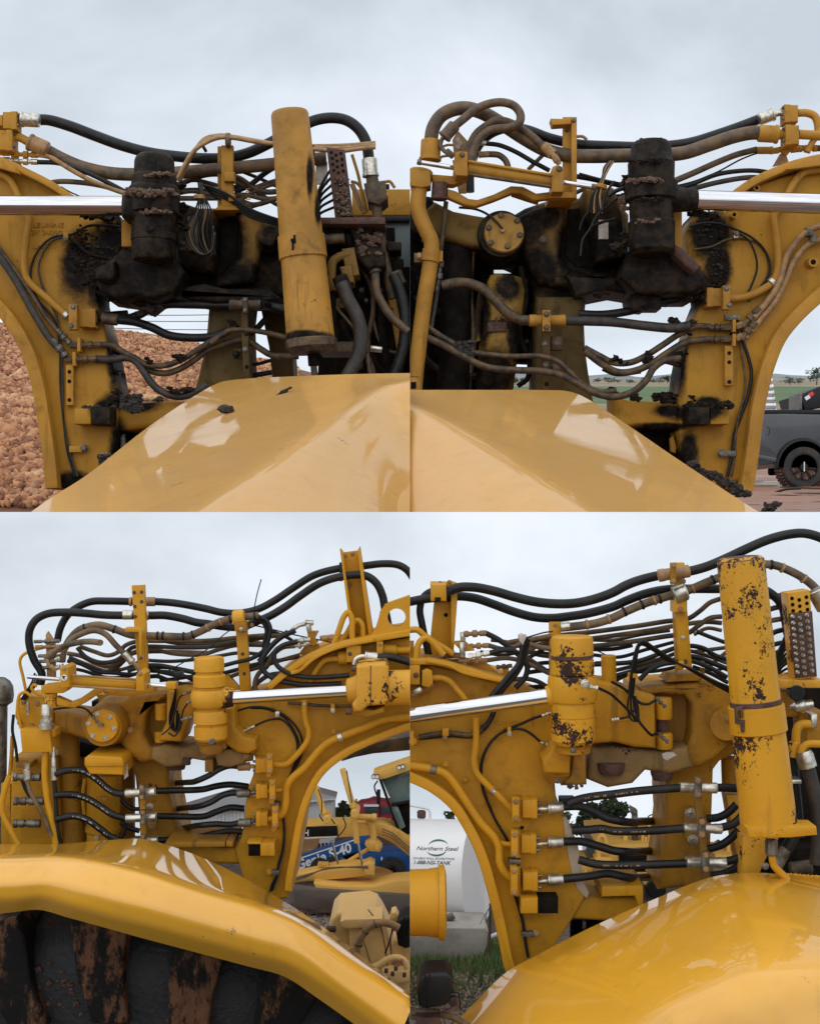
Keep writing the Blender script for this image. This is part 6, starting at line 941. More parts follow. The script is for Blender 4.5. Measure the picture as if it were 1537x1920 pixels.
H('steel_line', 'yblc', [(1518, 1358), (1500, 1359), (1493, 1368), (1491, 1395)], 8, -0.2); C('pipe_collar', 'ybl_chip', (1488, 1390), (1487, 1420), 10, -0.2, 24); H('hydraulic_hose', 'rubber', [(1487, 1418), (1490, 1470), (1496, 1530), (1498, 1570)], 9, -0.15); H('steel_line', 'yblc', [(1540, 1395), (1512, 1396), (1502, 1405), (1500, 1418)], 7, -0.24)
C('pipe_collar', 'steel', (1505, 1408), (1514, 1438), [(0, 13), (.3, 16), (1, 16)], -0.24, 28); H('hydraulic_hose', 'rubber_dull', [(1510, 1425), (1520, 1465), (1530, 1510), (1534, 1560), (1530, 1620)], 13, -0.24); Q('zinc_band', 'steel', 1484, 1462, 1502, 1470, -0.25, 0.1, 2)
C('hose_sleeve', 'steel_dark', (1454, 1625), (1474, 1590), 11, -0.3, 20); H('hydraulic_hose', 'rubber', [(1466, 1604), (1484, 1575), (1500, 1540)], 11, -0.3); C('hose_sleeve', 'hose_grime_shade', (1480, 1630), (1520, 1625), 13, -0.15, 20)
# hoses over the top
H('hydraulic_hose', 'rubber', [(832, 1112), (857, 1102), (887, 1101), (925, 1108), (963, 1119), (1001, 1128), (1039, 1132), (1077, 1131), (1115, 1123), (1150, 1110), (1172, 1098), (1198, 1088), (1235, 1079), (1292, 1071), (1325, 1062), (1363, 1046), (1401, 1028), (1439, 1012), (1477, 1002), (1507, 1000), (1537, 1008), (1570, 1026)], 9, 0.0, 14)
H('hydraulic_hose', 'rubber', [(690, 1140), (769, 1128), (790, 1124), (815, 1121), (838, 1120), (861, 1118), (892, 1122), (925, 1133), (963, 1147), (1001, 1157), (1034, 1159), (1064, 1156), (1102, 1150), (1150, 1137), (1172, 1127), (1210, 1113), (1251, 1105), (1300, 1104), (1350, 1104), (1400, 1101), (1426, 1104), (1446, 1114), (1465, 1135), (1472, 1165), (1476, 1190)], 8.6, 0.08, 14)
H('hydraulic_hose', 'rubber', [(830, 1106), (806, 1110), (793, 1121), (787, 1143), (791, 1170), (798, 1203), (806, 1240)], 7, 0.1, 14)
p1 = B('hose_post', 'yblc', [(820, 1092), (845, 1090), (846, 1228), (803, 1236), (814, 1125)], 0.1, 0.03, 1); B('post_flange', 'yblc', [(845, 1090), (857, 1094), (857, 1128), (850, 1226), (846, 1228)], 0.02, 0.1, 1, parent=p1); hole(p1, 835.6, 1153, 3.2, 0.098)
sd_ = Q('hose_saddle', 'yblc', 808, 1095, 837, 1128, -0.1, 0.24, 6, p1); Q('saddle_slot', 'void', 815, 1120, 826, 1128, -0.104, 0.01, .5, p1); bolt(p1, 825, 1093, 3, 0.0, 'hose_tan'); bolt(p1, 842, 1091, 3, 0.02, 'hose_tan')
p2 = Q('hose_post', 'yblc', 1030, 1166, 1052, 1276, 0.05, 0.04, 1); bolt(p2, 1040, 1172, 3, 0.05, 'hose_tan')
p3 = B('hose_post', 'yblc', [(1264, 1120), (1286, 1120), (1297, 1252), (1274, 1252)], 0.0, 0.05, 1); B('post_flange', 'ybl', [(1260, 1095), (1265, 1110), (1274, 1254), (1268, 1262)], 0.04, 0.04, 1, parent=p3); bolt(p3, 1280, 1196, 3.2, 0, 'steel'); bolt(p3, 1284, 1240, 3.4, 0, 'rust')
hb = hbar('ybl_cast', 1262, 1075, 40, 11, -0.08, 'hose_tan', 1233, 1292, 12, 9, 'hose_tan'); Q('post_head', 'ybl_chip', 1266, 1055, 1283, 1100, 0.02, 0.05, 2, p3)
C('hose_saddle', 'steel', (1262, 1117), (1286, 1108), [(0, 15), (.1, 17), (.9, 17), (1, 15)], -0.04, 28, p3); Q('saddle_foot', 'ybl_chip', 1262, 1126, 1288, 1148, -0.05, 0.08, 2, p3); bolt(p3, 1275, 1142, 4, -0.05, 'hose_tan'); bolt(p3, 1280, 1090, 4, -0.03, 'hose_tan'); B('tie_strap', 'yblc', [(1270, 1244), (1282, 1240), (1284, 1252), (1276, 1258), (1270, 1254)], -0.06, 0.05, 2, parent=p3)
H('hydraulic_hose', 'hose_dusty', [(1052, 1177), (1072, 1175), (1115, 1169), (1147, 1159), (1172, 1147), (1210, 1131), (1248, 1119), (1289, 1107), (1324, 1092), (1350, 1082), (1395, 1062), (1428, 1058), (1452, 1060), (1477, 1069), (1502, 1082), (1524, 1099), (1536, 1115)], 8, 0.02, 14); C('hose_sleeve', 'steel', (1050, 1176), (1068, 1174), 9, 0.02, 20)
for (x, y, a) in ((1100, 1171, 8), (1141, 1161, 18), (1170, 1147, 24), (1203, 1134, 22), (1226, 1126, 20), (1236, 1123, 18), (1298, 1104, 20), (1336, 1087, 24), (1445, 1059, -6), (1466, 1065, -25), (1506, 1085, -40)): band('hose_tan' if random.random() < .5 else 'black', x, y, 8.4, a, 0.02, 5)
for (pts, m_, r_, d) in (([(986, 1206), (1029, 1194), (1060, 1190), (1100, 1186), (1147, 1180), (1198, 1173), (1248, 1165), (1289, 1160), (1312, 1145), (1330, 1130), (1352, 1122)], 'hose_grime_shade', 4.8, .14), ([(990, 1215), (1029, 1204), (1100, 1198), (1147, 1192), (1223, 1181), (1266, 1173), (1324, 1166), (1352, 1168)], 'hose_dusty', 4.6, .16), ([(1052, 1212), (1100, 1212), (1147, 1208), (1198, 1201), (1248, 1193), (1289, 1187), (1309, 1173), (1330, 1159), (1352, 1156)], 'hose_grime_shade', 4.8, .12),
    ([(1305, 1184), (1335, 1196), (1360, 1205)], 'rubber', 4, .15), ([(1060, 1216), (1147, 1217), (1185, 1210)], 'rubber', 4, .16), ([(1110, 1246), (1157, 1244), (1198, 1239), (1248, 1221), (1269, 1214), (1294, 1211), (1319, 1216), (1340, 1229), (1362, 1236)], 'rubber', 4.6, .1), ([(1150, 1258), (1198, 1246), (1248, 1232), (1269, 1224), (1294, 1221), (1324, 1229), (1362, 1243)], 'hose_grime_shade', 4, .14), ([(1152, 1268), (1198, 1255), (1236, 1244), (1269, 1236), (1297, 1231), (1337, 1244), (1364, 1255)], 'rubber', 5, .08), ([(1198, 1275), (1215, 1258), (1240, 1246), (1269, 1242), (1297, 1240), (1330, 1252), (1362, 1270)], 'rubber', 4.6, .04), ([(1315, 1262), (1340, 1240), (1362, 1222)], 'hose_grime_shade', 4, .2), ([(1320, 1255), (1345, 1256), (1362, 1250)], 'rubber', 3, .2),
    ([(910, 1187), (932, 1198), (958, 1216), (976, 1232), (990, 1250)], 'rubber', 5.2, -.02), ([(915, 1210), (943, 1217), (963, 1213), (986, 1202), (1032, 1192)], 'hose_dusty', 4.6, .04), ([(917, 1225), (943, 1219), (963, 1221), (978, 1233), (988, 1250), (984, 1270), (966, 1290)], 'rubber', 5.2, -.05), ([(912, 1238), (950, 1234), (976, 1239), (1001, 1249), (1036, 1266)], 'hose_dusty', 4.4, .06), ([(948, 1206), (976, 1201), (1032, 1197)], 'hose_grime_shade', 5, .08), ([(984, 1205), (1010, 1213), (1034, 1217)], 'hose_dusty', 5, .02), ([(984, 1228), (1001, 1214), (1034, 1201)], 'hose_dusty', 4.6, .1), ([(986, 1236), (1010, 1222), (1034, 1208)], 'rubber', 4, .12), ([(986, 1232), (1010, 1248), (1036, 1266)], 'hose_grime_shade', 4.4, .1), ([(960, 1274), (988, 1273), (1008, 1278), (1032, 1292)], 'hose_grime_shade', 4.4, .1), ([(984, 1262), (1010, 1258), (1036, 1257)], 'rubber', 4.2, .14), ([(965, 1293), (1000, 1288), (1034, 1288)], 'rubber', 4.4, .16), ([(988, 1251), (1010, 1244), (1036, 1242)], 'rubber', 4, .14), ([(1115, 1244), (1140, 1243), (1160, 1244)], 'rubber', 4.4, .14),
    ([(1110, 1200), (1150, 1200), (1200, 1190), (1255, 1182)], 'hose_grime_shade', 3.6, .2), ([(1112, 1228), (1160, 1232), (1210, 1218), (1262, 1204)], 'rubber', 3.6, .2), ([(1150, 1278), (1185, 1262), (1230, 1258), (1270, 1250)], 'rubber', 3.6, .16), ([(1300, 1222), (1330, 1218), (1362, 1214)], 'hose_grime_shade', 3.8, .18), ([(1298, 1250), (1330, 1262), (1364, 1280)], 'rubber', 4, .06), ([(1300, 1190), (1325, 1178), (1352, 1182)], 'hose_dusty', 3.8, .2), ([(920, 1200), (960, 1206), (1000, 1226), (1034, 1232)], 'hose_grime_shade', 3.6, .16), ([(900, 1222), (940, 1228), (985, 1222), (1034, 1226)], 'rubber', 3.4, .18), ([(1452, 1225), (1466, 1218), (1480, 1216)], 'rubber', 4, .1), ([(1448, 1248), (1464, 1236), (1482, 1234)], 'hose_grime_shade', 3.6, .12),
    ([(985, 1195), (978, 1220), (972, 1245), (955, 1266), (938, 1286), (920, 1308)], 'rubber', 5.4, -.1), ([(989, 1198), (983, 1225), (976, 1248), (962, 1270), (946, 1288), (928, 1312)], 'rubber', 5.2, -.08), ([(925, 1310), (925, 1335), (916, 1354), (904, 1366)], 'rubber', 5, -.04),
    ([(1426, 1116), (1450, 1118), (1476, 1116)], 'rubber_dull', 6, .1), ([(1432, 1146), (1455, 1139), (1478, 1138)], 'rubber_dull', 5, .1), ([(1436, 1165), (1460, 1161), (1480, 1158)], 'hose_dusty', 5, .1), ([(1436, 1198), (1450, 1186), (1470, 1180)], 'rubber', 5, .12), ([(1440, 1212), (1460, 1206), (1480, 1204)], 'rubber', 4.6, .12), ([(1444, 1280), (1460, 1255), (1478, 1230)], 'rubber', 4, .1)): H('hydraulic_hose', m_, pts, r_, d)
H('wire', 'black', [(1110, 1216), (1135, 1228), (1158, 1244)], 1.4, .1, 6); H('wire', 'black', [(985, 1196), (1020, 1186), (1036, 1184)], 1.6, .0, 6)
B('cable_tie', 'tag', [(972, 1192), (978, 1189), (988, 1192), (984, 1200), (980, 1210), (974, 1202)], -0.12, 0.05, 1.5)
for k in range(6): H('grease_line', 'black', [(1178+k*1.6, 1302), (1183+k*1.4, 1262), (1188+k, 1232), (1196+k*.6, 1208+k*.4), (1206, 1202+k*1.5), (1224+k, 1213+k*2), (1250, 1230+k*1.6), (1271, 1244), (1300, 1256+k*.8), (1330, 1273+k), (1366, 1288+k*2)], 2.2, -0.1+.012*k, 8)
for k in range(3): H('grease_line', 'black', [(1180+k*3, 1300), (1176+k*6, 1325), (1182+k*7, 1348), (1194+k*2, 1352), (1196-k*2, 1330), (1190, 1305)], 1.9, -0.1, 8)
band('yblc', 1185, 1266, 8, 80, -0.07, 8); H('grease_line', 'black', [(1146, 1278, -.1), (1170, 1292), (1200, 1318), (1215, 1320), (1226, 1314), (1236, 1310)], 2.6, -0.08, 8); fitting('steel_dark', (1229, 1307), (1247, 1326), 3.4, -0.1); fitting('steel_dark', (1234, 1376), (1252, 1392), 3.4, -0.1); fitting('steel', (1160, 1348), (1146, 1350), 3.4, -.1); H('grease_line', 'black', [(1158, 1348), (1180, 1342), (1192, 1325)], 2.2, -.1, 8)
# fittings and brackets at the left
C('elbow_fitting', 'steel', (867, 1185), (868, 1202), 5, -0.02, 8); fitting('hose_tan', (912, 1187), (870, 1189), 5.5, -0.02); B('line_bracket', 'ybl', [(850, 1206), (872, 1204), (890, 1220), (866, 1222)], -0.04, 0.1, 1); C('hex_fitting', 'steel', (866, 1204), (867, 1232), 5.5, -0.05, 6); fitting('hose_tan', (916, 1210), (880, 1212), 5, .04); fitting('steel', (918, 1224), (878, 1232), 5.5, -.05); fitting('hose_tan', (913, 1238), (876, 1240), 5, .02); fitting('hose_dusty', (960, 1248), (930, 1251), 4, .06); Q('line_bracket', 'ybl', 944, 1252, 954, 1268, .06, .05, 1); B('line_bracket', 'ybl', [(876, 1240), (910, 1242), (948, 1274), (940, 1282), (876, 1254)], 0.05, 0.05, 1)
C('hose_sleeve', 'hose_tan', (846, 1228), (872, 1230), 5.5, 0, 14); H('hydraulic_hose', 'hose_dusty', [(806, 1236), (828, 1230), (850, 1229)], 5, 0); C('hose_sleeve', 'hose_tan', (858, 1240), (880, 1238), 5, 0, 14); H('hydraulic_hose', 'hose_grime_shade', [(815, 1242), (840, 1242), (862, 1240)], 5, 0)
H('steel_line', 'yblc', [(730, 1186), (769, 1181), (782, 1181), (795, 1191), (820, 1208), (850, 1226)], 6, -0.02); H('steel_line', 'yblc', [(779, 1254), (780, 1230), (783, 1212), (790, 1200), (800, 1196), (811, 1204), (832, 1228)], 6, -0.06)
Q('line_block', 'yblc', 740, 1248, 787, 1284, -0.1, 0.14, 2.5); bolt(None, 780, 1266, 4, -0.1, 'rust'); fb = B('line_flange', 'yblc', [(791, 1258), (800, 1254), (810, 1258), (812, 1282), (804, 1290), (790, 1286)], -0.1, 0.12, 3); H('steel_line', 'yblc', [(804, 1271), (828, 1271), (844, 1278), (856, 1292), (868, 1306), (880, 1326)], 6, -0.06)
Q('clamp_plate', 'yblc', 700, 1205, 776, 1236, 0.0, 0.1, 2); B('clevis', 'ybl_cast', [(769, 1278), (815, 1282), (812, 1294), (790, 1300), (769, 1296)], -0.06, 0.1, 3); C('hose_fitting', 'steel', (772, 1302), (790, 1292), 6, -0.12, 12)
Q('wear_plate', 'ybl_chip', 700, 1370, 776, 1400, -0.05, 0.1, 3)
# fender
loft('fender', 'fender_low', [[(780, 1985, 5.7), (860, 1910, 5.7), (950, 1822, 5.7), (1000, 1794, 5.7), (1080, 1752, 5.7), (1150, 1719, 5.7), (1240, 1680, 5.7), (1300, 1655, 5.7), (1350, 1641, 5.7), (1440, 1637, 5.7), (1537, 1650, 5.7), (1640, 1668, 5.7)],
    [(800, 2000, 5.5), (880, 1925, 5.5), (970, 1845, 5.45), (1020, 1817, 5.42), (1100, 1775, 5.4), (1168, 1743, 5.38), (1252, 1706, 5.36), (1310, 1682, 5.36), (1358, 1668, 5.36), (1440, 1662, 5.4), (1537, 1672, 5.42), (1640, 1690, 5.45)],
    [(880, 2040, 5.0), (960, 1990, 4.98), (1050, 1930, 4.95), (1100, 1900, 4.92), (1170, 1858, 4.86), (1230, 1828, 4.82), (1300, 1796, 4.8), (1350, 1776, 4.78), (1395, 1762, 4.78), (1460, 1752, 4.8), (1537, 1752, 4.82), (1640, 1766, 4.86)],
    [(920, 2070, 4.78), (1010, 2020, 4.76), (1100, 1968, 4.74), (1150, 1938, 4.7), (1215, 1902, 4.64), (1270, 1876, 4.6), (1330, 1850, 4.57), (1375, 1834, 4.56), (1415, 1822, 4.56), (1475, 1810, 4.58), (1545, 1800, 4.62), (1650, 1812, 4.66)],
    [(960, 2120, 4.66), (1060, 2070, 4.64), (1150, 2010, 4.62), (1200, 1980, 4.58), (1260, 1946, 4.53), (1315, 1920, 4.5), (1370, 1896, 4.48), (1410, 1880, 4.48), (1450, 1868, 4.48), (1505, 1856, 4.5), (1570, 1848, 4.53), (1670, 1860, 4.56)],
    [(1000, 2200, 4.62), (1100, 2150, 4.6), (1200, 2090, 4.56), (1250, 2060, 4.53), (1310, 2020, 4.5), (1365, 1995, 4.46), (1420, 1972, 4.45), (1460, 1955, 4.44), (1500, 1945, 4.44), (1555, 1935, 4.46), (1620, 1930, 4.48), (1700, 1940, 4.5)]], 7, 7, 0.012, soft=8)
tp = B('tread_plate', 'yblc', [(1440, 1640), (1600, 1650), (1600, 1690), (1545, 1668), (1500, 1656), (1450, 1648)], -0.36, 0.02, 1)
for i in range(12):
    for j in range(3): lumps('tread_stud', 'yblc', [(1458+i*8+j*4, 1638+j*5+i*.6, 3.6, -.38+.03*j)], 0, tp, None, .6)
# boom pivot drum reaching in from the side
C('pivot_drum', 'yblc', (730, 1692), (836, 1692), [(0, 56), (.68, 57), (.72, 58), (.86, 60), (.87, 64), (.97, 64), (1, 50)], -0.4, 56)
# ---------------------------------------------------------------- gravel heap (upper left)
panel(-1, 1, 8.5, UP)
def heap_z(x, y):     # height of the heap at a place in the yard
    t = np.clip((y-10.0)/14.0, 0, 1.4); pxn = 768.5+x*F/np.maximum(y, 1)
    ridge = np.interp(pxn, [-200, 0, 210, 300, 385, 470, 510, 600, 768], [585, 606, 618, 630, 648, 672, 676, 700, 730])
    return t**0.9*(960-ridge)/F*24.0*np.where(t > 1, 1-(t-1)*0.6, 1)-0.02
g = G('red_gravel_ground'); g.bump(g.noise(9, 6, 0.7), 0.8, 0.05)
g.set(color=g.mix(g.step(g.noise(1.1, 4), .4, .65), (0.17, 0.07, 0.032), (0.1, 0.04, 0.02)), rough=0.9); M['gravel_ground'] = g.m  # dark dirt, deepened to paint the shade in gaps between stones
bm = bmesh.new(); nx, ny = 60, 40; vv = []
for j in range(ny+1):
    y = 9.6+(j/ny)**1.3*22; row = []
    for i in range(nx+1):
        x = (-9.5+10*i/nx)*(y/22+0.35); row.append(bm.verts.new((x*UP, y*UP, UP*float(heap_z(np.array(x), np.array(y))))))
    vv.append(row)
for a, b in zip(vv, vv[1:]):
    for i in range(nx): bm.faces.new((a[i], a[i+1], b[i+1], b[i]))
o = link('gravel_ground', bm, 'gravel_ground', None, 60); o['kind'] = 'structure'
bm = bmesh.new(); bm.faces.new([bm.verts.new((x, y, 0.0003)) for x, y in ((-18, 8.6), (-0.001, 8.6), (-0.001, 9.65*UP), (-18, 9.65*UP))]); o = link('ground', bm, 'gravel_ground', None, 0, doclip=False); o['kind'] = 'structure'
g = G('red_stones')
geo = g.node('ShaderNodeNewGeometry'); rnd = geo.outputs['Random Per Island']
c = g.mix(g.step(rnd, 0, 1), (0.52, 0.25, 0.12), (0.2, 0.075, 0.034)); c = g.mix(g.step(g.noise(2, 6), .5, .7), c, (0.58, 0.35, 0.19))
g.bump(g.noise(45, 4), .5, .02); g.set(color=c, rough=0.85); M['stones'] = g.m
def stones(n, fn, size, mat, name, jitter=0.24):
    base = bmesh.new(); bmesh.ops.create_icosphere(base, subdivisions=1, radius=1); bv = np.array([v.co for v in base.verts]); bf = np.array([[v.index for v in f.verts] for f in base.faces]); base.free()
    k = len(bv); pos = np.array([fn() for _ in range(n)]); n = len(pos)
    sc = size(pos)[:, None, None]*rng.uniform(0.42, 1.25, (n, 1, 3)); jit = 1+rng.normal(0, jitter, (n, k, 1))
    a = rng.uniform(0, 6.28, n); ca, sa = np.cos(a), np.sin(a); v = bv[None]*jit*sc
    b = rng.uniform(-.9, .9, n); cb, sb = np.cos(b), np.sin(b)
    x, y, z = v[..., 0].copy(), v[..., 1].copy(), v[..., 2].copy()
    y, z = y*cb[:, None]-z*sb[:, None], y*sb[:, None]+z*cb[:, None]
    v = np.stack([x*ca[:, None]-y*sa[:, None], x*sa[:, None]+y*ca[:, None], z], -1)+pos[:, None, :]
    if pos[0, 2] > -.5: v[..., 2] = np.maximum(v[..., 2], .0006)
    fc = (bf[None]+(np.arange(n)*k)[:, None, None]).reshape(-1, 3)
    me = bpy.data.meshes.new(name); me.vertices.add(n*k); me.vertices.foreach_set('co', v.reshape(-1).astype(np.float32))
    me.loops.add(len(fc)*3); me.loops.foreach_set('vertex_index', fc.reshape(-1).astype(np.int32))
    me.polygons.add(len(fc)); me.polygons.foreach_set('loop_start', (np.arange(len(fc))*3).astype(np.int32)); me.update(calc_edges=True); me.validate()
    me.materials.append(M[mat]); o = bpy.data.objects.new(name, me); COL.objects.link(o); o['kind'] = 'stuff'; return o
def gp():
    while True:
        y = 9.9+15*random.random()**1.15; pxn = random.uniform(-110, 560)
        if pxn > 130 and y < 15: continue
        x = (pxn-768.5)/F*y; z = float(heap_z(np.array(x), np.array(y)))
        if z > 0.03: return (x*UP, y*UP, (z+0.025)*UP)
o = stones(21000, gp, lambda p: UP*np.clip(rng.lognormal(-3.62, .38, len(p)), .012, .06)*np.clip(1.25-(p[:, 1]/UP-10)/30, .8, 1.3), 'stones', 'gravel')
tag(o, 'heap of crushed red gravel behind the grease-caked machine', 'gravel')
for k, (y0, y1) in enumerate(((588, 575), (598, 588), (612, 604))):
    bm = bmesh.new(); a, b = P(120, y0, 0, 60), P(480, y1+14, 0, 60); add_tube(bm, spline([a, (a+b)/2-Vector((0, 0, .16)), b]), 0.02*UP, 5)
    tag(link('power_line', bm, 'steel_dark', None, 50), 'thin power line in the sky above the gravel heap, '+['uppermost', 'middle', 'lowest'][k]+' of three', 'power line', 'power lines over the gravel')
# ---------------------------------------------------------------- yard and fields (upper right)
panel(1, 1, 8.5, UP)
def sheet(name, mat, prof, x0, x1, n=24, kind='structure', jit=0.0):
    """ground strip: profile of (row, Y) with pixel side limits at each Y"""
    bm = bmesh.new(); V = []
    for row, Y in prof:
        r = []
        for i in range(n+1):
            p = P(x0+(x1-x0)*i/n, row, 0, Y); p.z += jit*random.uniform(-1, 1)*Y/20*S.K; r.append(bm.verts.new(p))
        V.append(r)
    for a, b in zip(V, V[1:]):
        for i in range(n): bm.faces.new((a[i], a[i+1], b[i+1], b[i]))
    bmesh.ops.recalc_face_normals(bm, faces=bm.faces); bm.normal_update()
    if sum(f.normal.z for f in bm.faces) < 0: bmesh.ops.reverse_faces(bm, faces=bm.faces)
    o = link(name, bm, mat, None, 60); o['kind'] = kind; return o
g = G('wet_red_mud'); w = g.step(g.noise(0.42, 4, .6, (1, 1.0, 1)), .5, .56); g.set(color=g.mix(w, g.mix(g.step(g.noise(2.5, 6), .35, .7), (0.28, 0.125, 0.065), (0.2, 0.085, 0.045)), (0.11, 0.07, 0.05)), rough=g.mix(w, (.6, .6, .6), (.06, .06, .06))); g.bump(g.math('MULTIPLY', g.noise(5, 6), g.math('SUBTRACT', 1.0, w)), .3, .06); M['redmud'] = g.m
M['crop'] = plain('green_crop', (0.05, 0.1, 0.025), 0.9, col2=(0.09, 0.13, 0.04), scale=.15)
M['stubble'] = plain('tan_stubble', (0.25, 0.18, 0.1), 0.9, col2=(0.18, 0.13, 0.08), scale=.1)
M['hill'] = plain('distant_hill', (0.2, 0.22, 0.22), 0.9, var=.2, scale=.01)  # muted grey puts the haze of distance into the colour
sheet('ground', 'redmud', [(962, 9.9), (955, 11), (932, 15), (912, 20), (880, 28), (812, 60), (790, 75)], 760, 1640, 30)
bm = bmesh.new(); bm.faces.new([bm.verts.new((x, y, 0.0003)) for x, y in ((0.001, 8.6), (18, 8.6), (18, 9.9*UP), (0.001, 9.9*UP))]); o = link('ground', bm, 'redmud', None, 0, doclip=False); o['kind'] = 'structure'
sheet('road', 'stubble', [(789.8, 75), (775, 85), (758, 95)], 700, 1640, 8)
sheet('field', 'crop', [(757.8, 95), (748, 130), (724, 220)], 700, 1640, 8); sheet('field', 'stubble', [(723.8, 220), (718, 300), (713, 420)], 700, 1640, 8)
sheet('hill', 'hill', [(716, 425), (712, 600), (707, 800), (704, 900)], 700, 1640, 30, jit=.03)
M['leaf'] = plain('dark_leaves', (0.028, 0.045, 0.018), 0.75, col2=(0.05, 0.075, 0.03), scale=3); M['bark'] = plain('bark', (0.06, 0.045, 0.03), 0.9)
def tree(x, row, top, w, Y, label, group=None, mat='leaf', n=420, leaf=0.05, z0=None):
    base = P(x, row, 0, Y); h = (row-top)/F*Y*S.K; rw = w/2/F*Y*S.K
    thing('tree', label, 'tree', base, group)
    bm = bmesh.new(); add_tube(bm, [base, base+Vector((rw*.03, 0, h*.35)), base+Vector((-rw*.04, 0, h*.8))], lambda t: h*.035*(1-t*.8), 7)
    for k in range(4):
        a = k*1.7; s = base+Vector((0, 0, h*(.25+.1*k))); add_tube(bm, [s, s+Vector((math.cos(a)*rw*.55, math.sin(a)*rw*.55, h*.25))], lambda t: h*.014*(1-t*.7), 5)
    link('trunk', bm, 'bark', smooth=60)
    bm = bmesh.new(); cs = [(Vector((random.gauss(0, .36)*rw, random.gauss(0, .36)*rw, h*random.uniform(.3, .9))), random.uniform(.22, .42)) for _ in range(16)]
    for i in range(n):
        c, r = random.choice(cs); d = Vector((random.gauss(0, 1), random.gauss(0, 1), random.gauss(0, 1))); d.normalize()
        k = max(.25, 1-.5*(c.z/h)); p = base+c+Vector((d.x*r*rw, d.y*r*rw, d.z*r*h*.35))*random.uniform(.6, 1); s = h*leaf*random.uniform(.6, 1.3)
        u = Vector((random.gauss(0, 1), random.gauss(0, 1), random.gauss(0, .6))).normalized(); v = u.orthogonal().normalized()*s*.7; u = u*s
        bm.faces.new([bm.verts.new(q) for q in (p-u, p+v*.9, p+u, p-v)])
    link('crown', bm, mat, smooth=0)
tt = [(1118, 718, 712-2, 26), (1140, 719, 708, 30), (1157, 719, 712, 22), (1180, 720, 712, 26), (1212, 720, 708, 30), (1236, 720, 709, 32), (1251, 720, 706, 22), (965, 722, 710, 22), (985, 722, 706, 26), (1004, 722, 711, 20), (1262, 720, 712, 20)]
nm = ['low round dark tree at the edge of the fields', 'dark tree on the skyline beyond the green field']
lab = ['tree just right of the yoke leg, leftmost of the skyline row', 'tallest bush of the skyline left of the lowest sagging hose', 'small bush between the two left skyline trees', 'low skyline bush behind the sagging brown hose', 'wide skyline tree left of the mud lumps on the arm', 'widest skyline tree close to the gooseneck post', 'pointed tree touching the short bright culvert pipe', 'low bush framed between canister and leg, leftmost', 'round tree framed in the slot between canister and leg', 'bush at the right end of the slot beside the leg', 'little bush half hidden behind the gooseneck post']
for i, (x, r, t, w) in enumerate(tt): tree(x, r, t-2, w, 230, 'dark '+lab[i], 'trees beyond the green field', n=220, leaf=.11)
tree(1480, 722, 706, 44, 225, 'low spreading dark tree right of the galvanised pipes beyond the fields', n=240, leaf=.1); tree(1497, 722, 708, 22, 228, 'narrow rounded dark tree at the right end of the far tree pair', n=160, leaf=.1)
tree(1530, 722, 688, 46, 150, 'tallest dark tree at the far right edge above the truck', n=500, leaf=.06)
M['galv'] = plain('galvanised_pipe', (0.62, 0.64, 0.66), 0.35, 0.7, var=.3, scale=3)
def ribbed(x0, x1, y, r, Y):
    bm = bmesh.new(); a = P(x0, y, 0, Y); b = P(x1, y, 0, Y); n = 20; rings = []; R0 = r/F*Y*S.K
    for i in range(41):
        p = a.lerp(b, i/40); rr = R0*(1-.06*(i % 2)); rings.append([bm.verts.new(p+Vector((0, rr*math.cos(6.2832*k/n), rr*math.sin(6.2832*k/n)))) for k in range(n)])
    for q, w_ in zip(rings, rings[1:]):
        for k in range(n): bm.faces.new((q[k], q[(k+1) % n], w_[(k+1) % n], w_[k]))
    return link('culvert_pipe', bm, 'galv', None, 60)
for i in range(7): tag(ribbed(1400, 1446+i*1.6, 714+i*11.6, 6.2, 62), ['topmost', 'second from the top', 'third from the top', 'middle', 'third from the bottom', 'second from the bottom', 'lowest'][i]+' galvanised culvert pipe of the stack behind the truck', 'pipe', 'culvert pipes stacked behind the truck')
for i in range(2): tag(ribbed(1256, 1272, 711+i*14, 7, 66), ['upper', 'lower'][i]+' short bright culvert pipe beside the gooseneck post', 'pipe', 'culvert pipes beside the post')
# ---------------------------------------------------------------- pickup truck
M['tpaint'] = plain('grey_truck_paint', (0.05, 0.05, 0.055), 0.25, 0.3, var=.15, scale=2, coat=.4); M['tyre'] = plain('dusty_tyre', (0.02, 0.02, 0.02), .8, col2=(0.05, 0.038, 0.03), scale=8, bump=.4); M['mudtyre'] = plain('mud_caked_tread', (0.16, 0.075, 0.045), .9, col2=(0.07, 0.035, 0.025), scale=6, bump=.5)
M['red'] = plain('red_decal', (0.6, 0.03, 0.03), .4, var=.1); M['silver'] = plain('silver_decal', (0.7, 0.7, 0.72), .4, var=.1)
panel(1, 1, 20.0, UP)
thing('pickup_truck', 'dark grey pickup truck with black wheels parked on wet red mud', 'truck', P(1470, 915))
arc = [(1506+46*math.cos(a), 876-50*math.sin(a)) for a in [math.pi*k/14 for k in range(-1, 16)]]
body = B('body', 'tpaint', [(1390, 776), (1470, 775), (1620, 778), (1620, 872), (1552, 872)]+arc[1:-1]+[(1458, 868), (1430, 862), (1390, 856)], 0, 1.7, 4, segs=3)
strip('wheel_arch', 'black', [(1506+49*math.cos(a), 878-53*math.sin(a)) for a in [math.pi*k/14 for k in range(0, 15)]], 7, -0.05, 0.15, 2, parent=body)
B('body_crease', 'tpaint', [(1390, 846), (1456, 858), (1456, 868), (1390, 856)], -0.03, 0.1, 2, parent=body); Q('bed_rail', 'black', 1390, 768, 1620, 776, 0.02, 0.3, 2)
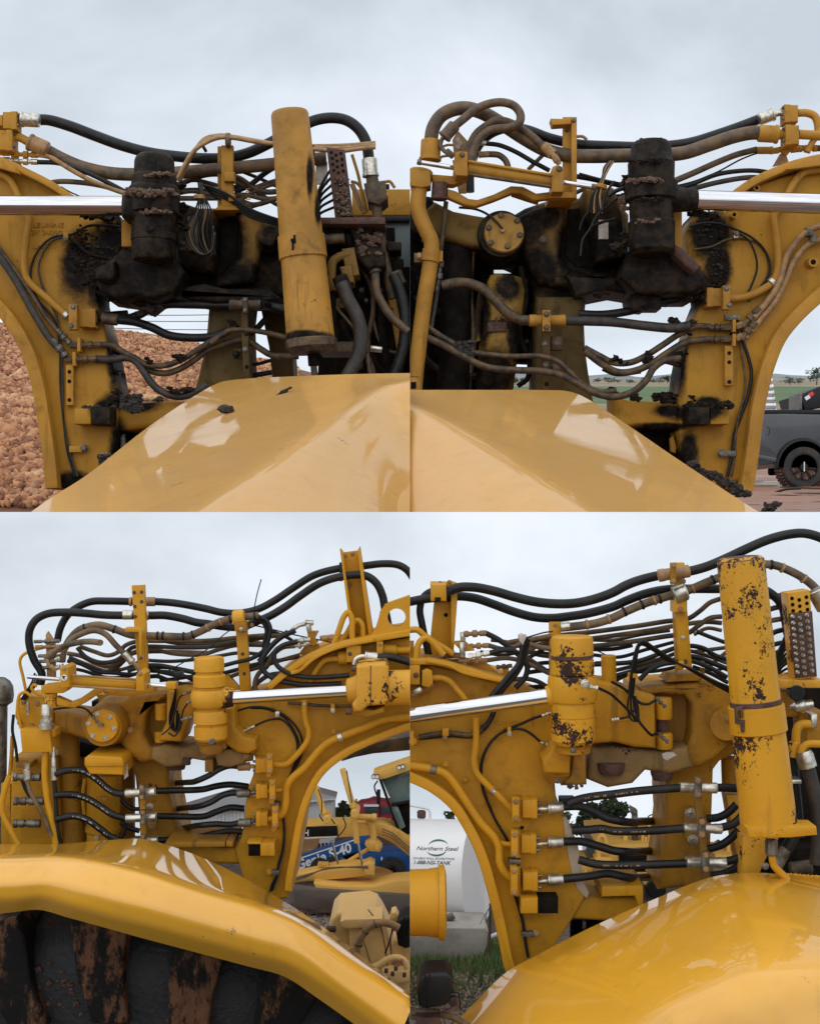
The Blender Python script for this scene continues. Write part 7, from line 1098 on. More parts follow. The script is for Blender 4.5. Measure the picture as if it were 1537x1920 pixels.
strip('fuel_door', 'black', [(1436, 800), (1441, 803), (1442, 810), (1439, 816)], 1.2, -0.004, 0.01, 0)
B('tool_box', 'black', [(1500, 740), (1537, 724), (1620, 724), (1620, 745), (1508, 770)], 0.1, 1.2, 2); Q('tool_box_edge', 'steel_dark', 1499, 738, 1503, 768, 0.08, 0.6, 1)
bar('decal', 'silver', (1509, 748), (1517, 743), 7, 0.098, 0.01, 0); bar('decal', 'red', (1516, 741.5), (1524, 736.5), 7, 0.097, 0.01, 0)
wc = (1507, 876)
C('wheel_backing', 'void', (*wc, 0.3), (*wc, 0.02), 30, 0, 24)
wh = C('wheel', 'mudtyre', (*wc, 0.35), (*wc, -0.02), [(0, 38), (.06, 44), (.5, 45), (.8, 44.5), (1, 42)], 0, 48); tw = C('tyre_wall', 'tyre', (*wc, 0.1), (*wc, -0.06), [(0, 44), (.7, 42), (1, 37), (1, 27), (.6, 26.5), (.55, 26)], 0, 48, wh)
for k in range(44):
    a = k*2*math.pi/44; c = (wc[0]+43.5*math.cos(a), wc[1]+43.5*math.sin(a)); d = (wc[0]+47*math.cos(a), wc[1]+47*math.sin(a)); bar('tread_block', 'mudtyre', c, d, 3.6, -0.02, 0.3, .5, wh)
C('rim', 'black', (*wc, 0.1), (*wc, -0.055), [(0, 24), (.7, 26), (1, 28), (1, 24), (.6, 22), (.5, 0.5)], 0, 40, wh); C('hub', 'black', (*wc, 0.05), (*wc, -0.06), [(0, 12), (.8, 9), (1, 7)], 0, 20, wh)
for k in range(8):
    a = k*math.pi/4+.2; bar('spoke', 'black', (wc[0]+7*math.cos(a), wc[1]+7*math.sin(a)), (wc[0]+23*math.cos(a), wc[1]+23*math.sin(a)), 4.5, -0.045, .04, 1.2, wh)
    bolt(wh, wc[0]+22*math.cos(a+.39), wc[1]+22*math.sin(a+.39), 1.8, -0.03, 'steel_dark')
Q('hub_badge', 'silver', 1506, 866, 1508, 884, -0.0615, .004, 0, wh)
C('rear_axle', 'void', (1440, 884), (1620, 884), 8, 0.9, 12)
panel(1, 1, 8.5, UP)
H0 = H; S.root = None; S.loc = Vector()
S.D = 17; tag(H('loose_hose', 'black', [(1430, 946), (1445, 928), (1470, 918), (1500, 916)], 2.2, 0, 8, None), 'thin black hose lying on the red mud in front of the truck', 'hose'); S.D = 8.5
# ---------------------------------------------------------------- yard behind the lower left machine
S.K=1.0; panel(-1, -1, 6.0); S.root = None; S.loc = Vector()
g = G('yard_gravel'); gr = g.step(g.noise(0.55, 5, .6), .53, .6)
g.set(color=g.mix(gr, g.mix(g.step(g.noise(16, 6, .75), .35, .65), (0.2, 0.16, 0.13), (0.12, 0.095, 0.078)), (0.07, 0.085, 0.03)), rough=.9); g.bump(g.noise(30, 5, .7), .6, .03); M['yard'] = g.m
def yard(prof, x0, x1):
    bm = bmesh.new(); V = [[bm.verts.new((x0+(x1-x0)*i/12, y, z)) for i in range(13)] for y, z in prof]
    for a, b in zip(V, V[1:]):
        for i in range(12): bm.faces.new((a[i], a[i+1], b[i+1], b[i]))
    o = link('ground', bm, 'yard', None, 60); o['kind'] = 'structure'; return o
prof = [(-30, -2.4), (-8, -2.4), (0, -2.4), (5, -2.38)]+[(Y, (960-r)/F*Y) for r, Y in ((1760, 7.6), (1720, 8.4), (1694, 8.9), (1664, 9.5), (1640, 9.9), (1600, 10.5), (1572, 11), (1567, 11.4))]
yard(prof, -26, 0); PBL = prof
M['steelwall'] = plain('pale_ribbed_cladding', (0.72, 0.72, 0.72), .6, col2=(0.62, 0.62, 0.62), scale=.3); M['roofmet'] = plain('grey_roof_sheet', (0.45, 0.46, 0.47), .6, var=.15, scale=.2)
panel(-1, -1, 60, 10.6/60)
thing('warehouse', 'long pale grey metal warehouse behind the road grader', 'warehouse', P(600, 1560))
wl = B('wall', 'steelwall', [(290, 1532), (627, 1497), (627, 1580), (290, 1590)], 0, 1, 0)
for i in range(48): x = 294+i*7; bar('wall_rib', 'steelwall', (x, 1532-(x-290)*.104+1), (x, 1588), 1.4, -0.08, .08, 0, wl)
B('roof', 'roofmet', [(285, 1533), (455, 1481), (588, 1484), (630, 1495), (630, 1498)], -0.3, 1.2, .5); strip('eave', 'white', [(285, 1533), (460, 1516), (630, 1498)], 2, -0.4, .3, 0)
M['shrub'] = plain('olive_leaves', (0.045, 0.06, 0.02), .8, col2=(0.08, 0.085, 0.03), scale=2)
panel(-1, -1, 72, 10.9/72)
for i, (x, t, w) in enumerate(((640, 1506, 34), (662, 1500, 36), (690, 1503, 34))): tree(x, 1545, t, w, 72, ['round olive tree right beside the warehouse wall', 'middle olive tree behind the grader cylinder', 'olive tree behind the red truck roof'][i], 'trees behind the warehouse', 'shrub', 500, .1)
panel(-1, -1, 13); M['yfar'] = paint('faded_yellow_machine', (0.74, 0.43, 0.1), 0.45, 0.3, dirtcol=(0.3, 0.18, 0.07), chips=.05, D=13); M['redp'] = plain('red_cab_paint', (0.35, 0.03, 0.05), .35, var=.2, scale=1); M['glass'] = plain('dark_cab_glass', (0.06, 0.085, 0.085), .08, var=.4, scale=.8, spec=.8)
panel(-1, -1, 42, 10.2/42)
thing('red_truck', 'red truck cab with pale windscreen between the grader arm and its cab', 'truck', P(700, 1545))
B('cab', 'redp', [(666, 1512), (676, 1506), (690, 1504), (700, 1500), (722, 1504), (740, 1502), (748, 1512), (750, 1545), (664, 1545)], 0, .6, 1); Q('windscreen', 'glass', 684, 1514, 708, 1526, -.03, .05, 1); Q('sun_visor', 'white', 682, 1509, 710, 1513, -.1, .1, 1)
B('hood_stripe', 'white', [(664, 1532), (684, 1530), (684, 1534), (664, 1536)], -.02, .02, 0); B('side_window', 'glass', [(714, 1513), (730, 1512), (734, 1526), (714, 1527)], -.03, .05, 1); B('door_gap', 'black', [(711, 1506), (712.5, 1506), (712.5, 1545), (711, 1545)], -.03, .02, 0); Q('step_box', 'yfar', 700, 1536, 750, 1548, -.1, .1, 1)
for x in (668, 700, 738): C('beacon', 'yblc', (x, 1498), (x, 1505), 2, 0.4, 8)
for x in (676, 738): C('wheel', 'tyre', (x, 1546, 0), (x, 1546, -.25), 9, 0, 20)
panel(-1, -1, 20, 9.5/20)
M['blue'] = plain('blue_lift_paint', (0.012, 0.085, 0.27), .35, var=.25, scale=2); M['bluewhite'] = plain('white_lettering', (0.75, 0.77, 0.78), .5, var=.05)
thing('boom_lift', 'blue boom lift with white lettering along its boom, parked behind the grader', 'boom lift', P(680, 1662))
bm_ = B('boom', 'blue', [(540, 1615), (560, 1608), (683, 1566), (700, 1572), (690, 1594), (669, 1598), (556, 1634), (536, 1640)], 0, .2, 1)
strip('boom_stripe', 'bluewhite', [(556, 1612), (620, 1590), (672, 1572.5)], 2, -.01, .02, 0, bm_)
text('lettering', 'Genie S-40', 'bluewhite', 557, 1631, 17, -.006, rot=18.6, shear=.12, parent=bm_, bold=.028, sx=1.0, ext=.004)
B('chassis', 'blue', [(677, 1606), (684, 1600), (760, 1596), (768, 1604), (768, 1648), (680, 1650)], -.1, .4, 2); Q('chassis_plate', 'bluewhite', 714, 1607, 717, 1613, -.106, .01, 0); B('turret', 'void', [(640, 1606), (690, 1596), (684, 1612), (660, 1618)], .1, .4, 1)
for (x, y, r) in ((734, 1637, 25), (598, 1634, 17), (622, 1626, 12)):
    w = C('wheel', 'tyre', (x, y, .2), (x, y, -.25), [(0, r-3), (.1, r), (.85, r), (1, r-3), (1, r*.55), (.8, r*.5)], 0, 40); C('rim', 'steel_dark', (x, y, .1), (x, y, -.2), [(0, r*.5), (1, r*.52), (1, r*.4), (.7, r*.3), (.65, 1)], 0, 28, w); C('hub', 'steel', (x, y, 0), (x, y, -.22), r*.14, 0, 12, w)
    for k in range(22):
        a = k*.2856; bar('tread_block', 'tyre', (x+(r-2)*math.cos(a), y+(r-2)*math.sin(a)), (x+(r+1.6)*math.cos(a), y+(r+1.6)*math.sin(a)), 3, -.24, .3, .3, w)
panel(-1, -1, 17, 9.7/17)
S.root = None; S.loc = Vector(); tag(Q('timber_stack', 'hose_tan', 540, 1592, 592, 1602, 0, 1, 1, None), 'stack of pale timber on the ground under the blue boom', 'timber')
panel(-1, -1, 13, 8.6/13)
M['bladesteel'] = plain('worn_blade_steel', (0.13, 0.1, 0.085), .5, col2=(0.07, 0.05, 0.042), scale=3, bump=.2, stretch=(.3, 1, 1)); M['clearglass'] = plain('tinted_cab_glass', (0.16, 0.23, 0.22), .06, col2=(0.07, 0.11, 0.1), scale=3, spec=.8)
thing('road_grader', 'yellow road grader with long mouldboard blade, seen under the arch before the blue lift', 'grader', P(680, 1712))
fr = B('frame_beam', 'yfar', [(530, 1549), (640, 1545), (700, 1544), (700, 1566), (530, 1578)], .1, .3, 1.5); B('name_board', 'black', [(530, 1551.5), (632, 1548.5), (634, 1567), (530, 1571)], .09, .02, .5, parent=fr); text('lettering', '0H', 'bluewhite', 562, 1567, 11, .084, parent=fr, sx=.9, bold=.02, ext=.004); strip('board_stripe', 'bluewhite', [(530, 1573), (580, 1571.4), (634, 1569)], 1.6, .085, .02, 0, fr)
for (x0, y0, x1, y1) in ((642, 1441, 666, 1527), (592, 1474, 611, 1535)): C('lift_cylinder', 'yfar', (x0, y0), (x1, y1), [(0, 4.5), (.02, 5.6), (.75, 5.4), (.78, 6.2), (.84, 6.2), (.86, 4.5), (1, 4.5)], -.1, 20)
C('knuckle', 'yfar', (665, 1527, .1), (665, 1527, -.2), 8, 0, 24); C('knuckle', 'yfar', (613, 1538, .1), (613, 1538, -.2), 7, 0, 24); C('cross_tube', 'yfar', (660, 1531), (706, 1533), [(0, 6), (.8, 6), (.82, 7.5), (1, 7.5)], .05, 24)
H('side_arm', 'yfar', [(690, 1536), (698, 1550), (700, 1570), (703, 1592)], 6, .1); H('side_arm', 'yfar', [(662, 1530), (666, 1552), (669, 1580)], 5.5, -.1); C('slide_rod', 'chrome', (670, 1578), (682, 1632), 2.6, -.1, 12); C('slide_rod', 'chrome', (622, 1576), (637, 1632), 2.4, -.05, 12); C('push_cylinder', 'yfar', (648, 1618), (690, 1592), 4, .1, 16)
H('hydraulic_hose', 'rubber', [(606, 1540), (600, 1528), (610, 1524), (620, 1534), (628, 1545)], 1.2, -.05, 6); H('hydraulic_hose', 'rubber', [(597, 1480), (603, 1500), (603, 1525)], 1.1, -.2, 6); H('hydraulic_hose', 'rubber', [(650, 1445), (654, 1470), (660, 1505)], 1.1, -.2, 6); H('hydraulic_hose', 'rubber', [(642, 1530), (648, 1548), (640, 1562), (632, 1570)], 1.2, -.05, 6)
B('arch_frame', 'yfar', [(700, 1546), (720, 1545), (745, 1556), (768, 1573), (800, 1595), (800, 1625), (768, 1606), (735, 1580), (705, 1566)], .2, .3, 2); B('arch_rib', 'yfar', [(742, 1556), (746, 1558), (738, 1580), (733, 1578)], .14, .08, .5)
for i in range(3): H('hydraulic_hose', 'hose_dusty', [(716, 1554+i*5), (735, 1562+i*5), (752, 1576+i*5), (768, 1590+i*5)], 1.3, .12, 6)
B('knuckle_block', 'yfar', [(684, 1584), (694, 1578), (708, 1582), (716, 1590), (712, 1598), (692, 1596)], -.02, .2, 2); C('pivot_ball', 'yfar', (707, 1590, 0), (707, 1590, -.1), 5, 0, 16)
cb = B('cab_body', 'void', [(742, 1505), (800, 1500), (800, 1570), (752, 1562)], .3, .25, 2); B('cab_roof', 'yfar', [(700, 1450), (706, 1447), (770, 1425), (800, 1420), (800, 1441), (770, 1444), (722, 1460), (706, 1462)], .15, .25, 1, parent=cb)
B('cab_pane', 'clearglass', [(716, 1462), (768, 1446), (800, 1440), (800, 1500), (768, 1503), (738, 1508), (728, 1490)], .3, .04, .5, parent=cb); B('cab_pane', 'clearglass', [(732, 1514), (746, 1512), (760, 1550), (750, 1556)], .28, .04, .5, parent=cb); bar('cab_pillar', 'black', (712, 1461), (746, 1556), 4, .26, .1, .5, cb); bar('cab_pillar', 'black', (734, 1510), (770, 1503), 4, .25, .1, .5, cb)
for (x, y) in ((700, 1457), (707, 1457), (748, 1440), (755, 1438)): l = C('work_lamp', 'steel_dark', (x, y, .15), (x, y, .05), [(0, 2), (.4, 4), (1, 4.4)], 0, 16, cb); C('lamp_lens', 'white', (x, y, .06), (x, y, .045), 3.2, 0, 16, l)
H('mirror_arm', 'black', [(708, 1464), (702, 1474), (706, 1490), (712, 1505)], 1.6, .1, 6); Q('mirror', 'black', 706, 1482, 713, 1508, .1, .05, 1)
B('drawbar', 'yfar', [(540, 1643), (590, 1634), (640, 1622), (690, 1620), (700, 1630), (702, 1640), (640, 1648), (590, 1652), (540, 1656)], -.1, .2, 2); C('blade_circle', 'yfar', (668, 1638), (668, 1652), [(0, 60), (.1, 72), (.8, 72), (1, 66)], .35, 48); B('circle_lug', 'yfar', [(680, 1622), (694, 1616), (702, 1620), (702, 1642), (684, 1640)], -.16, .2, 2)
for i in range(3): H('hydraulic_hose', 'hose_dusty', [(540, 1650+i*2), (575, 1640+i*2), (610, 1630-i), (650, 1626), (690, 1624+i*2)], 1.3, -.16, 6)
for i in range(5): Q('circle_tooth', 'yfar', 596+i*4, 1620, 599+i*4, 1626, -.05, .1, .5)
B('blade_back', 'yfar', [(588, 1656), (640, 1662), (700, 1663), (740, 1652), (800, 1648), (800, 1680), (700, 1676), (640, 1672), (592, 1666)], -.25, .3, 2); bl = B('mouldboard', 'bladesteel', [(550, 1662), (590, 1667), (700, 1674), (800, 1680), (800, 1716), (700, 1712), (614, 1707), (552, 1699)], -.3, .08, 2); B('cutting_edge', 'rust', [(552, 1699), (614, 1707), (700, 1712), (800, 1716), (800, 1722), (620, 1713), (552, 1704)], -.31, .1, .5, parent=bl)
# gear housing close behind the fender
panel(-1, -1, 6.7)
M['ycream'] = paint('sun_faded_yellow', (0.78, 0.5, 0.2), 0.4, 0.25, dirtcol=(0.35, 0.2, 0.08), chips=.1, D=6.7)
thing('gear_housing', 'faded yellow gear housing with dusty bent hose behind the fender edge', 'machine part', P(690, 1880))
B('rear_cover', 'ycream', [(616, 1740), (620, 1724), (632, 1711), (688, 1706), (704, 1712), (714, 1727), (732, 1762), (738, 1860), (640, 1860), (625, 1770)], .1, .35, 8, segs=3); B('front_block', 'ycream', [(638, 1728), (648, 1724), (716, 1722), (719, 1736), (655, 1742), (640, 1738)], -.05, .2, 2); B('front_cover', 'ycream', [(655, 1742), (720, 1735), (732, 1790), (728, 1850), (660, 1850)], 0, .15, 4, segs=3); strip('cover_seam', 'rust', [(690, 1706), (712, 1735), (722, 1775), (728, 1830)], 1.4, -.005, .01, 0)
strip('cover_seam', 'rust', [(680, 1760), (690, 1790), (700, 1830)], 1, -.004, .01, 0); C('side_boss', 'rust', (612, 1742), (630, 1742), 6, .05, 16)
H('bent_hose', 'hose_tan', [(668, 1790), (671, 1772), (680, 1752), (694, 1737), (712, 1730), (730, 1732), (748, 1740)], 7, -.12, 14)
for t, (x, y, a) in enumerate(((672, 1772, 78), (684, 1747, 52), (704, 1733, 24))): band('hose_grime_shade', x, y, 7, a, -.12, 4)
C('flange_cap', 'ycream', (742, 1818), (742, 1834), [(0, 26), (.6, 28), (1, 26)], -.1, 36)
for x, y in ((724, 1816), (742, 1812), (758, 1824), (736, 1822)): C('cap_bolt', 'rust', (x, y), (x, y+8), 3.5, -.22, 8)
H('bent_pipe', 'ycream', [(698, 1814), (712, 1808), (724, 1800), (742, 1795), (756, 1800), (764, 1816)], 6, -.14, 14); Q('lower_block', 'ycream', 716, 1834, 780, 1880, -.1, .3, 4); B('upper_knuckle', 'ycream', [(730, 1726), (734, 1712), (742, 1710), (748, 1722), (742, 1732)], .1, .1, 3); Q('lower_block', 'ycream', 736, 1770, 790, 1800, .05, .2, 3); lumps('grit', 'stones', scatter_lumps(738, 1798, 754, 1812, 16, 1.5, 3), -.16)
H('wire', 'black', [(736, 1740), (730, 1765), (722, 1788)], 1.6, -.1, 6)
def lamp(x0, y0, x1, y1, label, pos):
    thing('work_lamp', label, 'lamp', pos); h = y1-y0
    hb_ = B('housing', 'black', [(x0+6, y0+h*.15), (x0+18, y0+2), (x1-14, y0), (x1-2, y0+h*.12), (x1, y0+h*.5), (x1-4, y1-h*.3), (x1-16, y1-h*.1), (x0+18, y1), (x0+4, y1-6), (x0, y0+h*.5)], -.06, .16, 7, segs=4); strip('housing_rib', 'black', [(x0+16, y0+5), (x0+12, y0+h*.5), (x0+16, y1-4)], 2.5, -.068, .02, 1, hb_); strip('housing_rib', 'black', [(x0+24, y0+4), (x0+20, y0+h*.5), (x0+24, y1-3)], 2.5, -.068, .02, 1, hb_)
    bar('lamp_bracket', 'steel_dark', (x1-22, y1-16), (x1-6, y1+4), 10, -.03, .02, 1); bar('lamp_foot', 'rust', (x1-16, y1+6), (x1+8, y1-4), 6, -.05, .1, 1); H('lamp_cable', 'black', [(x1-2, y1-h*.5), (x1+8, y1-h*.45), (x1+10, y1-20), (x1+12, y1)], 1.6, -.05, 6); C('lamp_knob', 'black', (x1-8, y1-28), (x1+4, y1-28), 5, -.05, 12)
lamp(742, 1716, 800, 1780, 'black work lamp beside the faded gear housing', P(760, 1782))
# ---------------------------------------------------------------- yard behind the lower right machine
panel(1, -1, 6.0); S.root = None; S.loc = Vector()
PBR = [(-30, -2.4), (-8, -2.4), (0, -2.4), (5, -2.38)]+[(Y, (960-r)/F*Y) for r, Y in ((1832, 7.0), (1800, 7.7), (1768, 8.3), (1730, 9.0), (1690, 9.6), (1640, 10.3), (1610, 10.8), (1600, 11.4))]
yard(PBR, 0, 26)
def ground_z(y): return np.interp(y, [q_[0] for q_ in PBR], [q_[1] for q_ in PBR])
M['tankw'] = plain('white_tank_paint', (0.86, 0.86, 0.86), .35, col2=(0.82, 0.82, 0.82), scale=1.2, stretch=(3, 3, .3)); M['concrete'] = plain('weathered_concrete', (0.36, 0.34, 0.3), .85, col2=(0.24, 0.225, 0.2), scale=4, bump=.3, bscale=30); M['green'] = plain('green_logo_ink', (0.03, 0.14, 0.11), .5, var=.1); M['ink'] = plain('dark_grey_ink', (0.05, 0.05, 0.055), .5, var=.1)
panel(1, -1, 14, 8.3/14)
thing('storage_tank', 'white horizontal storage tank with printed name, standing behind a concrete barrier', 'storage tank', P(830, 1800))
a_, b_ = P(600, 1634, .37), P(893, 1641, -.15); rt = 101; tk = C('shell', 'tankw', (600, 1634, .37), (893, 1641, -.15), [(0, rt), (.985, rt), (1, rt-2)], 0, 96); C('end_rim', 'tankw', (875, 1640.6, -.08), (877, 1640.7, -.088), rt+1, 0, 96, tk)
ax_ = (b_-a_).normalized()
e_up = ax_.cross(Vector((0, -1, 0))).normalized()
if e_up.z < 0: e_up = -e_up
e_fr = ax_.cross(e_up); e_fr = e_fr if e_fr.y < 0 else -e_fr
def on_tank(x, y):      # where a printed point lies on the shell: along the axis, round the girth
    w = P(x, y, 0); d = w.normalized(); c = -a_; dp = d-ax_*d.dot(ax_); cp = c-ax_*c.dot(ax_); R_ = PX(rt)
    A_, B_, C_ = dp.dot(dp), 2*dp.dot(cp), cp.dot(cp)-R_*R_; h = d*((-B_-math.sqrt(max(B_*B_-4*A_*C_, 0)))/(2*A_))-a_
    return h.dot(ax_), math.atan2(h.dot(e_up), h.dot(e_fr))
def tank_point(s, th, lift=.0015): return a_+ax_*s+(e_up*math.sin(th)+e_fr*math.cos(th))*(PX(rt)+lift)
def wrap(o, x, y, sx):
    s0, t0 = on_tank(x, y)
    for v in o.data.vertices: v.co = tank_point(s0+v.co.x*sx, t0+v.co.y/PX(rt), .0012+v.co.z*.1)-S.loc
    o.location = (0, 0, 0); o.rotation_euler = (0, 0, 0); o.scale = (1, 1, 1)
for t_, x, y, h, sh, bo, m_, sx, sp in (('Northern Steel', 780, 1594, 8.5, .22, .008, 'ink', 1.12, 1.0), ('DOUBLE WALL ENVIROTANK', 774, 1611, 4.2, .2, 0, 'ink', 1.05, 1.0), ('1-888-NSI-TANK', 774, 1620, 7, .22, .015, 'ink', 1.05, 1.0)):
    tx_ = text('lettering', t_, m_, x, y, h, -.9, shear=sh, parent=tk, bold=bo, sx=sx, ext=.001, Y=14); tx_['_w'] = 1
    bm = bmesh.new(); bm.from_mesh(tx_.data); bmesh.ops.subdivide_edges(bm, edges=[e for e in bm.edges if e.calc_length() > .05], cuts=2); bm.to_mesh(tx_.data); bm.free(); wrap(tx_, x, y, sx); del tx_['_w']
def swoosh(cx, cy, rx, ry, a0, a1, wmax):
    pts = []; n = 18
    for s in (1, -1):
        for i in (range(n+1) if s == 1 else range(n, -1, -1)):
            t = i/n; a = R(a0+(a1-a0)*t); k = s*wmax*math.sin(math.pi*t)*.5; pts.append((cx+(rx+k)*math.cos(a), cy-(ry+k)*math.sin(a)))
    bm = bmesh.new(); vs_ = [bm.verts.new(tank_point(*on_tank(x, y), .0014)) for x, y in pts]
    m = len(vs_)
    for i in range(n): bm.faces.new((vs_[i], vs_[i+1], vs_[m-2-i], vs_[m-1-i]))
    link('logo_swoosh', bm, 'green', tk, 0)
swoosh(822, 1588, 19, 12.5, 20, 168, 3.6); swoosh(818, 1592, 19, 12, 200, 348, 3.6)
C('vent_pipe', 'white', (790, 1530), (790, 1545), 6, .1, 20); C('vent_cap', 'rust', (790, 1520), (790, 1533), [(0, 7), (.2, 8.5), (1, 8)], .1, 24); H('gauge_arm', 'white', [(760, 1509), (785, 1513), (804, 1519), (806, 1545)], 2.2, .1, 8); C('valve', 'steel_dark', (832, 1728), (850, 1716), [(0, 5), (.4, 5), (.5, 7), (1, 6)], -.95, 12); C('drain_pipe', 'white', (822, 1740), (836, 1724), 4, -.95, 14); Q('tank_skid', 'concrete', 780, 1738, 890, 1760, -.3, .5, 2)
panel(1, -1, 12.6, 7.6/12.6); S.root = None; S.loc = Vector()
tag(B('concrete_barrier', 'concrete', [(700, 1740), (910, 1740), (915, 1746), (912, 1775), (905, 1795), (894, 1822), (700, 1818)], 0, .5, 3, parent=None), 'weathered concrete barrier block in front of the white tank', 'barrier')
thing('pipe_post', 'thin dark post with wire loop beside the concrete barrier', 'post', P(917, 1800)); C('post', 'rust', (919, 1694), (917, 1802), 2.4, -.1, 10); H('wire_loop', 'steel_dark', [(917, 1704), (912, 1712), (911, 1728), (916, 1736)], .8, -.12, 6); C('white_pipe', 'white', (918, 1757), (940, 1748), 4, .1, 14)
H('wire_stay', 'steel_dark', [(917, 1702), (905, 1722), (900, 1732)], .6, -.1, 5)
lamp_D = S.D; panel(1, -1, 5.4); lamp(781, 1824, 851, 1893, 'black work lamp on the ground side of the fender, below the barrier', P(815, 1896))
thing('lamp_mount', 'dusty hose and rusty bracket under the black lamp at the bottom edge', 'bracket', P(800, 1930)); H('dusty_hose', 'hose_dusty', [(730, 1903), (780, 1899), (815, 1900), (850, 1908), (880, 1925)], 6.5, .05); Q('bracket', 'rust', 780, 1908, 826, 1930, -.02, .1, 2)
# grass along the barrier
M['grass'] = plain('yard_grass', (0.075, 0.14, 0.03), .8, col2=(0.14, 0.17, 0.06), scale=6)
def blades(n, fn, h0, h1, name, label):
    p = np.array([fn() for _ in range(n)]); a = rng.uniform(0, 6.28, n); h = rng.uniform(h0, h1, n); w = h*.1; ln = rng.uniform(-.5, .5, (n, 2))*h[:, None]
    dx, dy = np.cos(a)*w, np.sin(a)*w; v = np.zeros((n, 3, 3)); v[:, 0] = p-np.stack([dx, dy, 0*h], -1); v[:, 1] = p+np.stack([dx, dy, 0*h], -1); v[:, 2] = p+np.concatenate([ln, h[:, None]], 1)
    me = bpy.data.meshes.new(name); me.from_pydata(v.reshape(-1, 3).tolist(), [], np.arange(n*3).reshape(-1, 3).tolist()); me.materials.append(M['grass']); o = bpy.data.objects.new(name, me); COL.objects.link(o); o['kind'] = 'stuff'; tag(o, label, 'grass')
def gfn():
    while True:
        y = random.uniform(6.2, 8.3); x_ = random.uniform(768, 960); dens = math.exp(-((y-7.4)/.28)**2)+.2*math.exp(-((y-7)/.4)**2)
        if x_ > 905: dens += .8*math.exp(-((y-7.8)/.4)**2)
        if y > 7.55 and x_ < 896: continue
        if random.random() < dens: return ((x_-768.5)/F*y, y, float(ground_z(y)))
blades(2600, gfn, .025, .075, 'grass', 'weedy green grass along the foot of the concrete barrier')
def gp2():
    y = random.uniform(5.6, 7.5); x_ = random.uniform(769, 940); return ((x_-768.5)/F*y, y, float(ground_z(y))+.004)
M['grit'] = plain('grey_brown_pebbles', (0.27, 0.2, 0.16), .85, col2=(0.14, 0.1, 0.085), scale=12); tag(stones(2600, gp2, lambda p: rng.uniform(.005, .014, len(p)), 'grit', 'pebbles'), 'small grey brown pebbles on the yard below the tank', 'gravel')
panel(-1, -1, 6)
def gp3():
    y = random.uniform(7.0, 9.0); x_ = random.uniform(540, 767); return ((x_-768.5)/F*y, y, float(np.interp(y, [q_[0] for q_ in PBL], [q_[1] for q_ in PBL]))+.003)
tag(stones(2600, gp3, lambda p: rng.uniform(.005, .014, len(p)), 'grit', 'pebbles'), 'small grey brown pebbles on the yard under the grader blade', 'gravel')
# trees and parked machines through the gaps
panel(1, -1, 44, 10.8/44)
tree(1112, 1600, 1492, 104, 44, 'broad dark leafy tree behind the hoses of the lower right machine', None, 'leaf', 2600, .035); tree(1152, 1604, 1498, 70, 46, 'dark tree left of the tall black exhaust pipe', None, 'leaf', 1500, .035); tree(1056, 1600, 1518, 40, 38, 'yellowing tree close to the gooseneck edge', None, 'shrub', 700, .05); tree(848, 1560, 1520, 30, 50, 'olive tree top rising behind the white tank', None, 'shrub', 400, .06); tree(1355, 1612, 1570, 40, 45, 'small dark tree between the post and the chipped canister', None, 'leaf', 500, .06)
panel(1, -1, 24, 9.6/24)
thing('crawler_tractor', 'parked yellow crawler with tall black exhaust pipe and dark grille', 'tractor', P(1200, 1680))
B('hood', 'yfar', [(1120, 1586), (1160, 1583), (1252, 1582), (1258, 1604), (1252, 1640), (1130, 1640)], 0, 2, 2); Q('grille', 'black', 1160, 1603, 1246, 1636, -.05, .06, 1)
for k in range(7): Q('grille_bar', 'void', 1162, 1605+k*4.4, 1244, 1607+k*4.4, -.08, .03, 0)
C('exhaust_pipe', 'steel_dark', (1190, 1584), (1189, 1524), 6, .3, 16); B('exhaust_tip', 'steel_dark', [(1182, 1513), (1195, 1520), (1195, 1528), (1184, 1528)], .2, .2, 2)
for x, y0 in ((1214, 1540), (1222, 1545), (1230, 1538), (1202, 1562), (1208, 1570)): Q('lever_post', 'yfar', x, y0, x+5, 1584, .2, .2, 1)
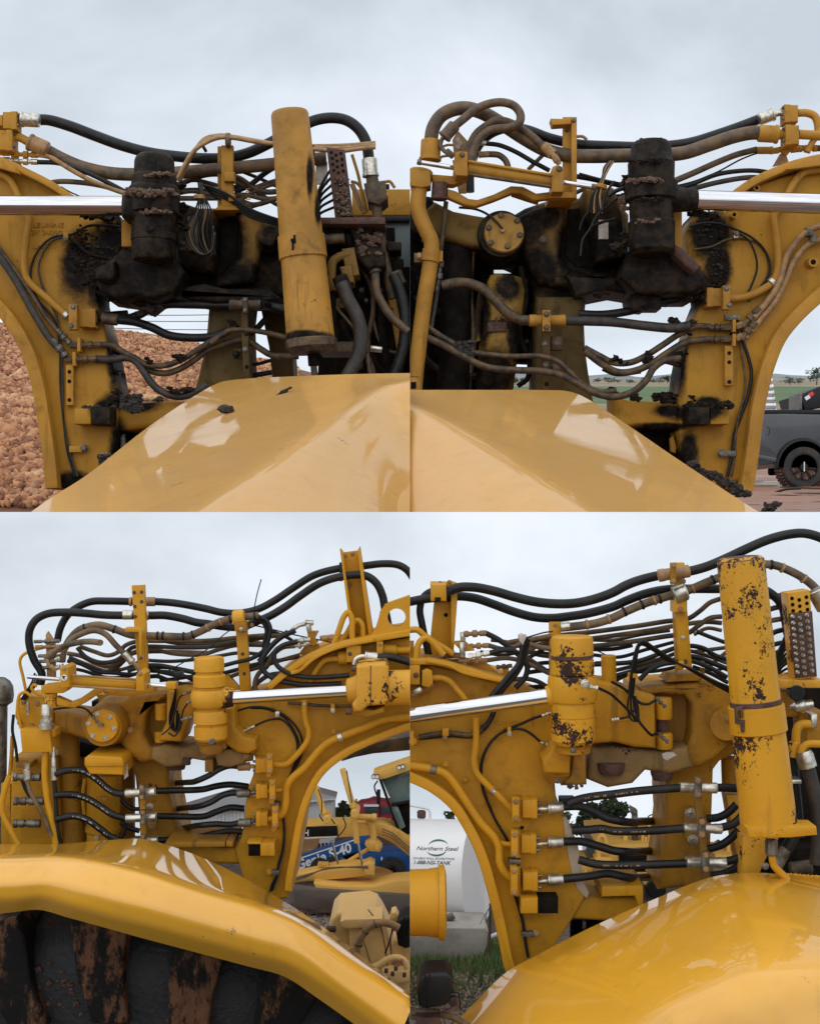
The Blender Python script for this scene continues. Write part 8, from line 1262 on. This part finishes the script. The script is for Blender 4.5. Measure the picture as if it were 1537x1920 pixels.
H('hood_hose', 'black', [(1210, 1545), (1216, 1530), (1226, 1528), (1232, 1540)], 1.2, .2, 6); Q('base_frame', 'yfar', 1120, 1636, 1260, 1660, -.1, 2, 2); C('track_wheel', 'black', (1150, 1668, .3), (1150, 1668, -.2), 18, 0, 24); C('track_wheel', 'black', (1230, 1668, .3), (1230, 1668, -.2), 18, 0, 24); Q('beacon_post', 'yfar', 1168, 1568, 1176, 1586, .3, .1, 1)
panel(1, -1, 21, 9.2/21)
thing('excavator', 'parked yellow machine with upright arm and rail seen left of the crawler', 'excavator', P(1115, 1690))
H('upright_arm', 'yfar', [(1122, 1620), (1121, 1590), (1122, 1572), (1128, 1567), (1134, 1574), (1136, 1600)], 4.5, 0, 10); Q('arm_foot', 'yfar', 1116, 1610, 1146, 1622, -.1, .3, 1.5); Q('rail', 'yfar', 1092, 1638, 1160, 1642, -.1, .1, .5); Q('rail', 'yfar', 1092, 1654, 1160, 1658, -.1, .1, .5)
for x in (1096, 1116, 1136, 1154): Q('rail_post', 'yfar', x, 1632, x+3, 1676, -.1, .1, .5)
Q('deck', 'yfar', 1086, 1668, 1160, 1682, -.1, 1, 1); B('cab', 'glass', [(1100, 1580), (1114, 1578), (1116, 1610), (1100, 1612)], .2, .6, 1); Q('side_box', 'yfar', 1088, 1612, 1112, 1640, .1, .6, 1); C('track_wheel', 'black', (1110, 1686, .3), (1110, 1686, -.1), 12, 0, 20); C('track_wheel', 'black', (1146, 1686, .3), (1146, 1686, -.1), 12, 0, 20)
panel(1, -1, 26, 9.8/26); thing('loader', 'distant yellow loader body showing right of the clamped post', 'loader', P(1360, 1640))
Q('hood', 'yfar', 1340, 1602, 1400, 1624, 0, 1, 1); Q('canopy_post', 'yfar', 1362, 1582, 1368, 1604, .2, .2, .5); Q('canopy_post', 'yfar', 1380, 1586, 1385, 1604, .2, .2, .5); Q('counterweight', 'hose_tan', 1336, 1622, 1404, 1650, -.1, 1, 2); C('wheel', 'tyre', (1370, 1655, .2), (1370, 1655, -.2), 16, 0, 24)
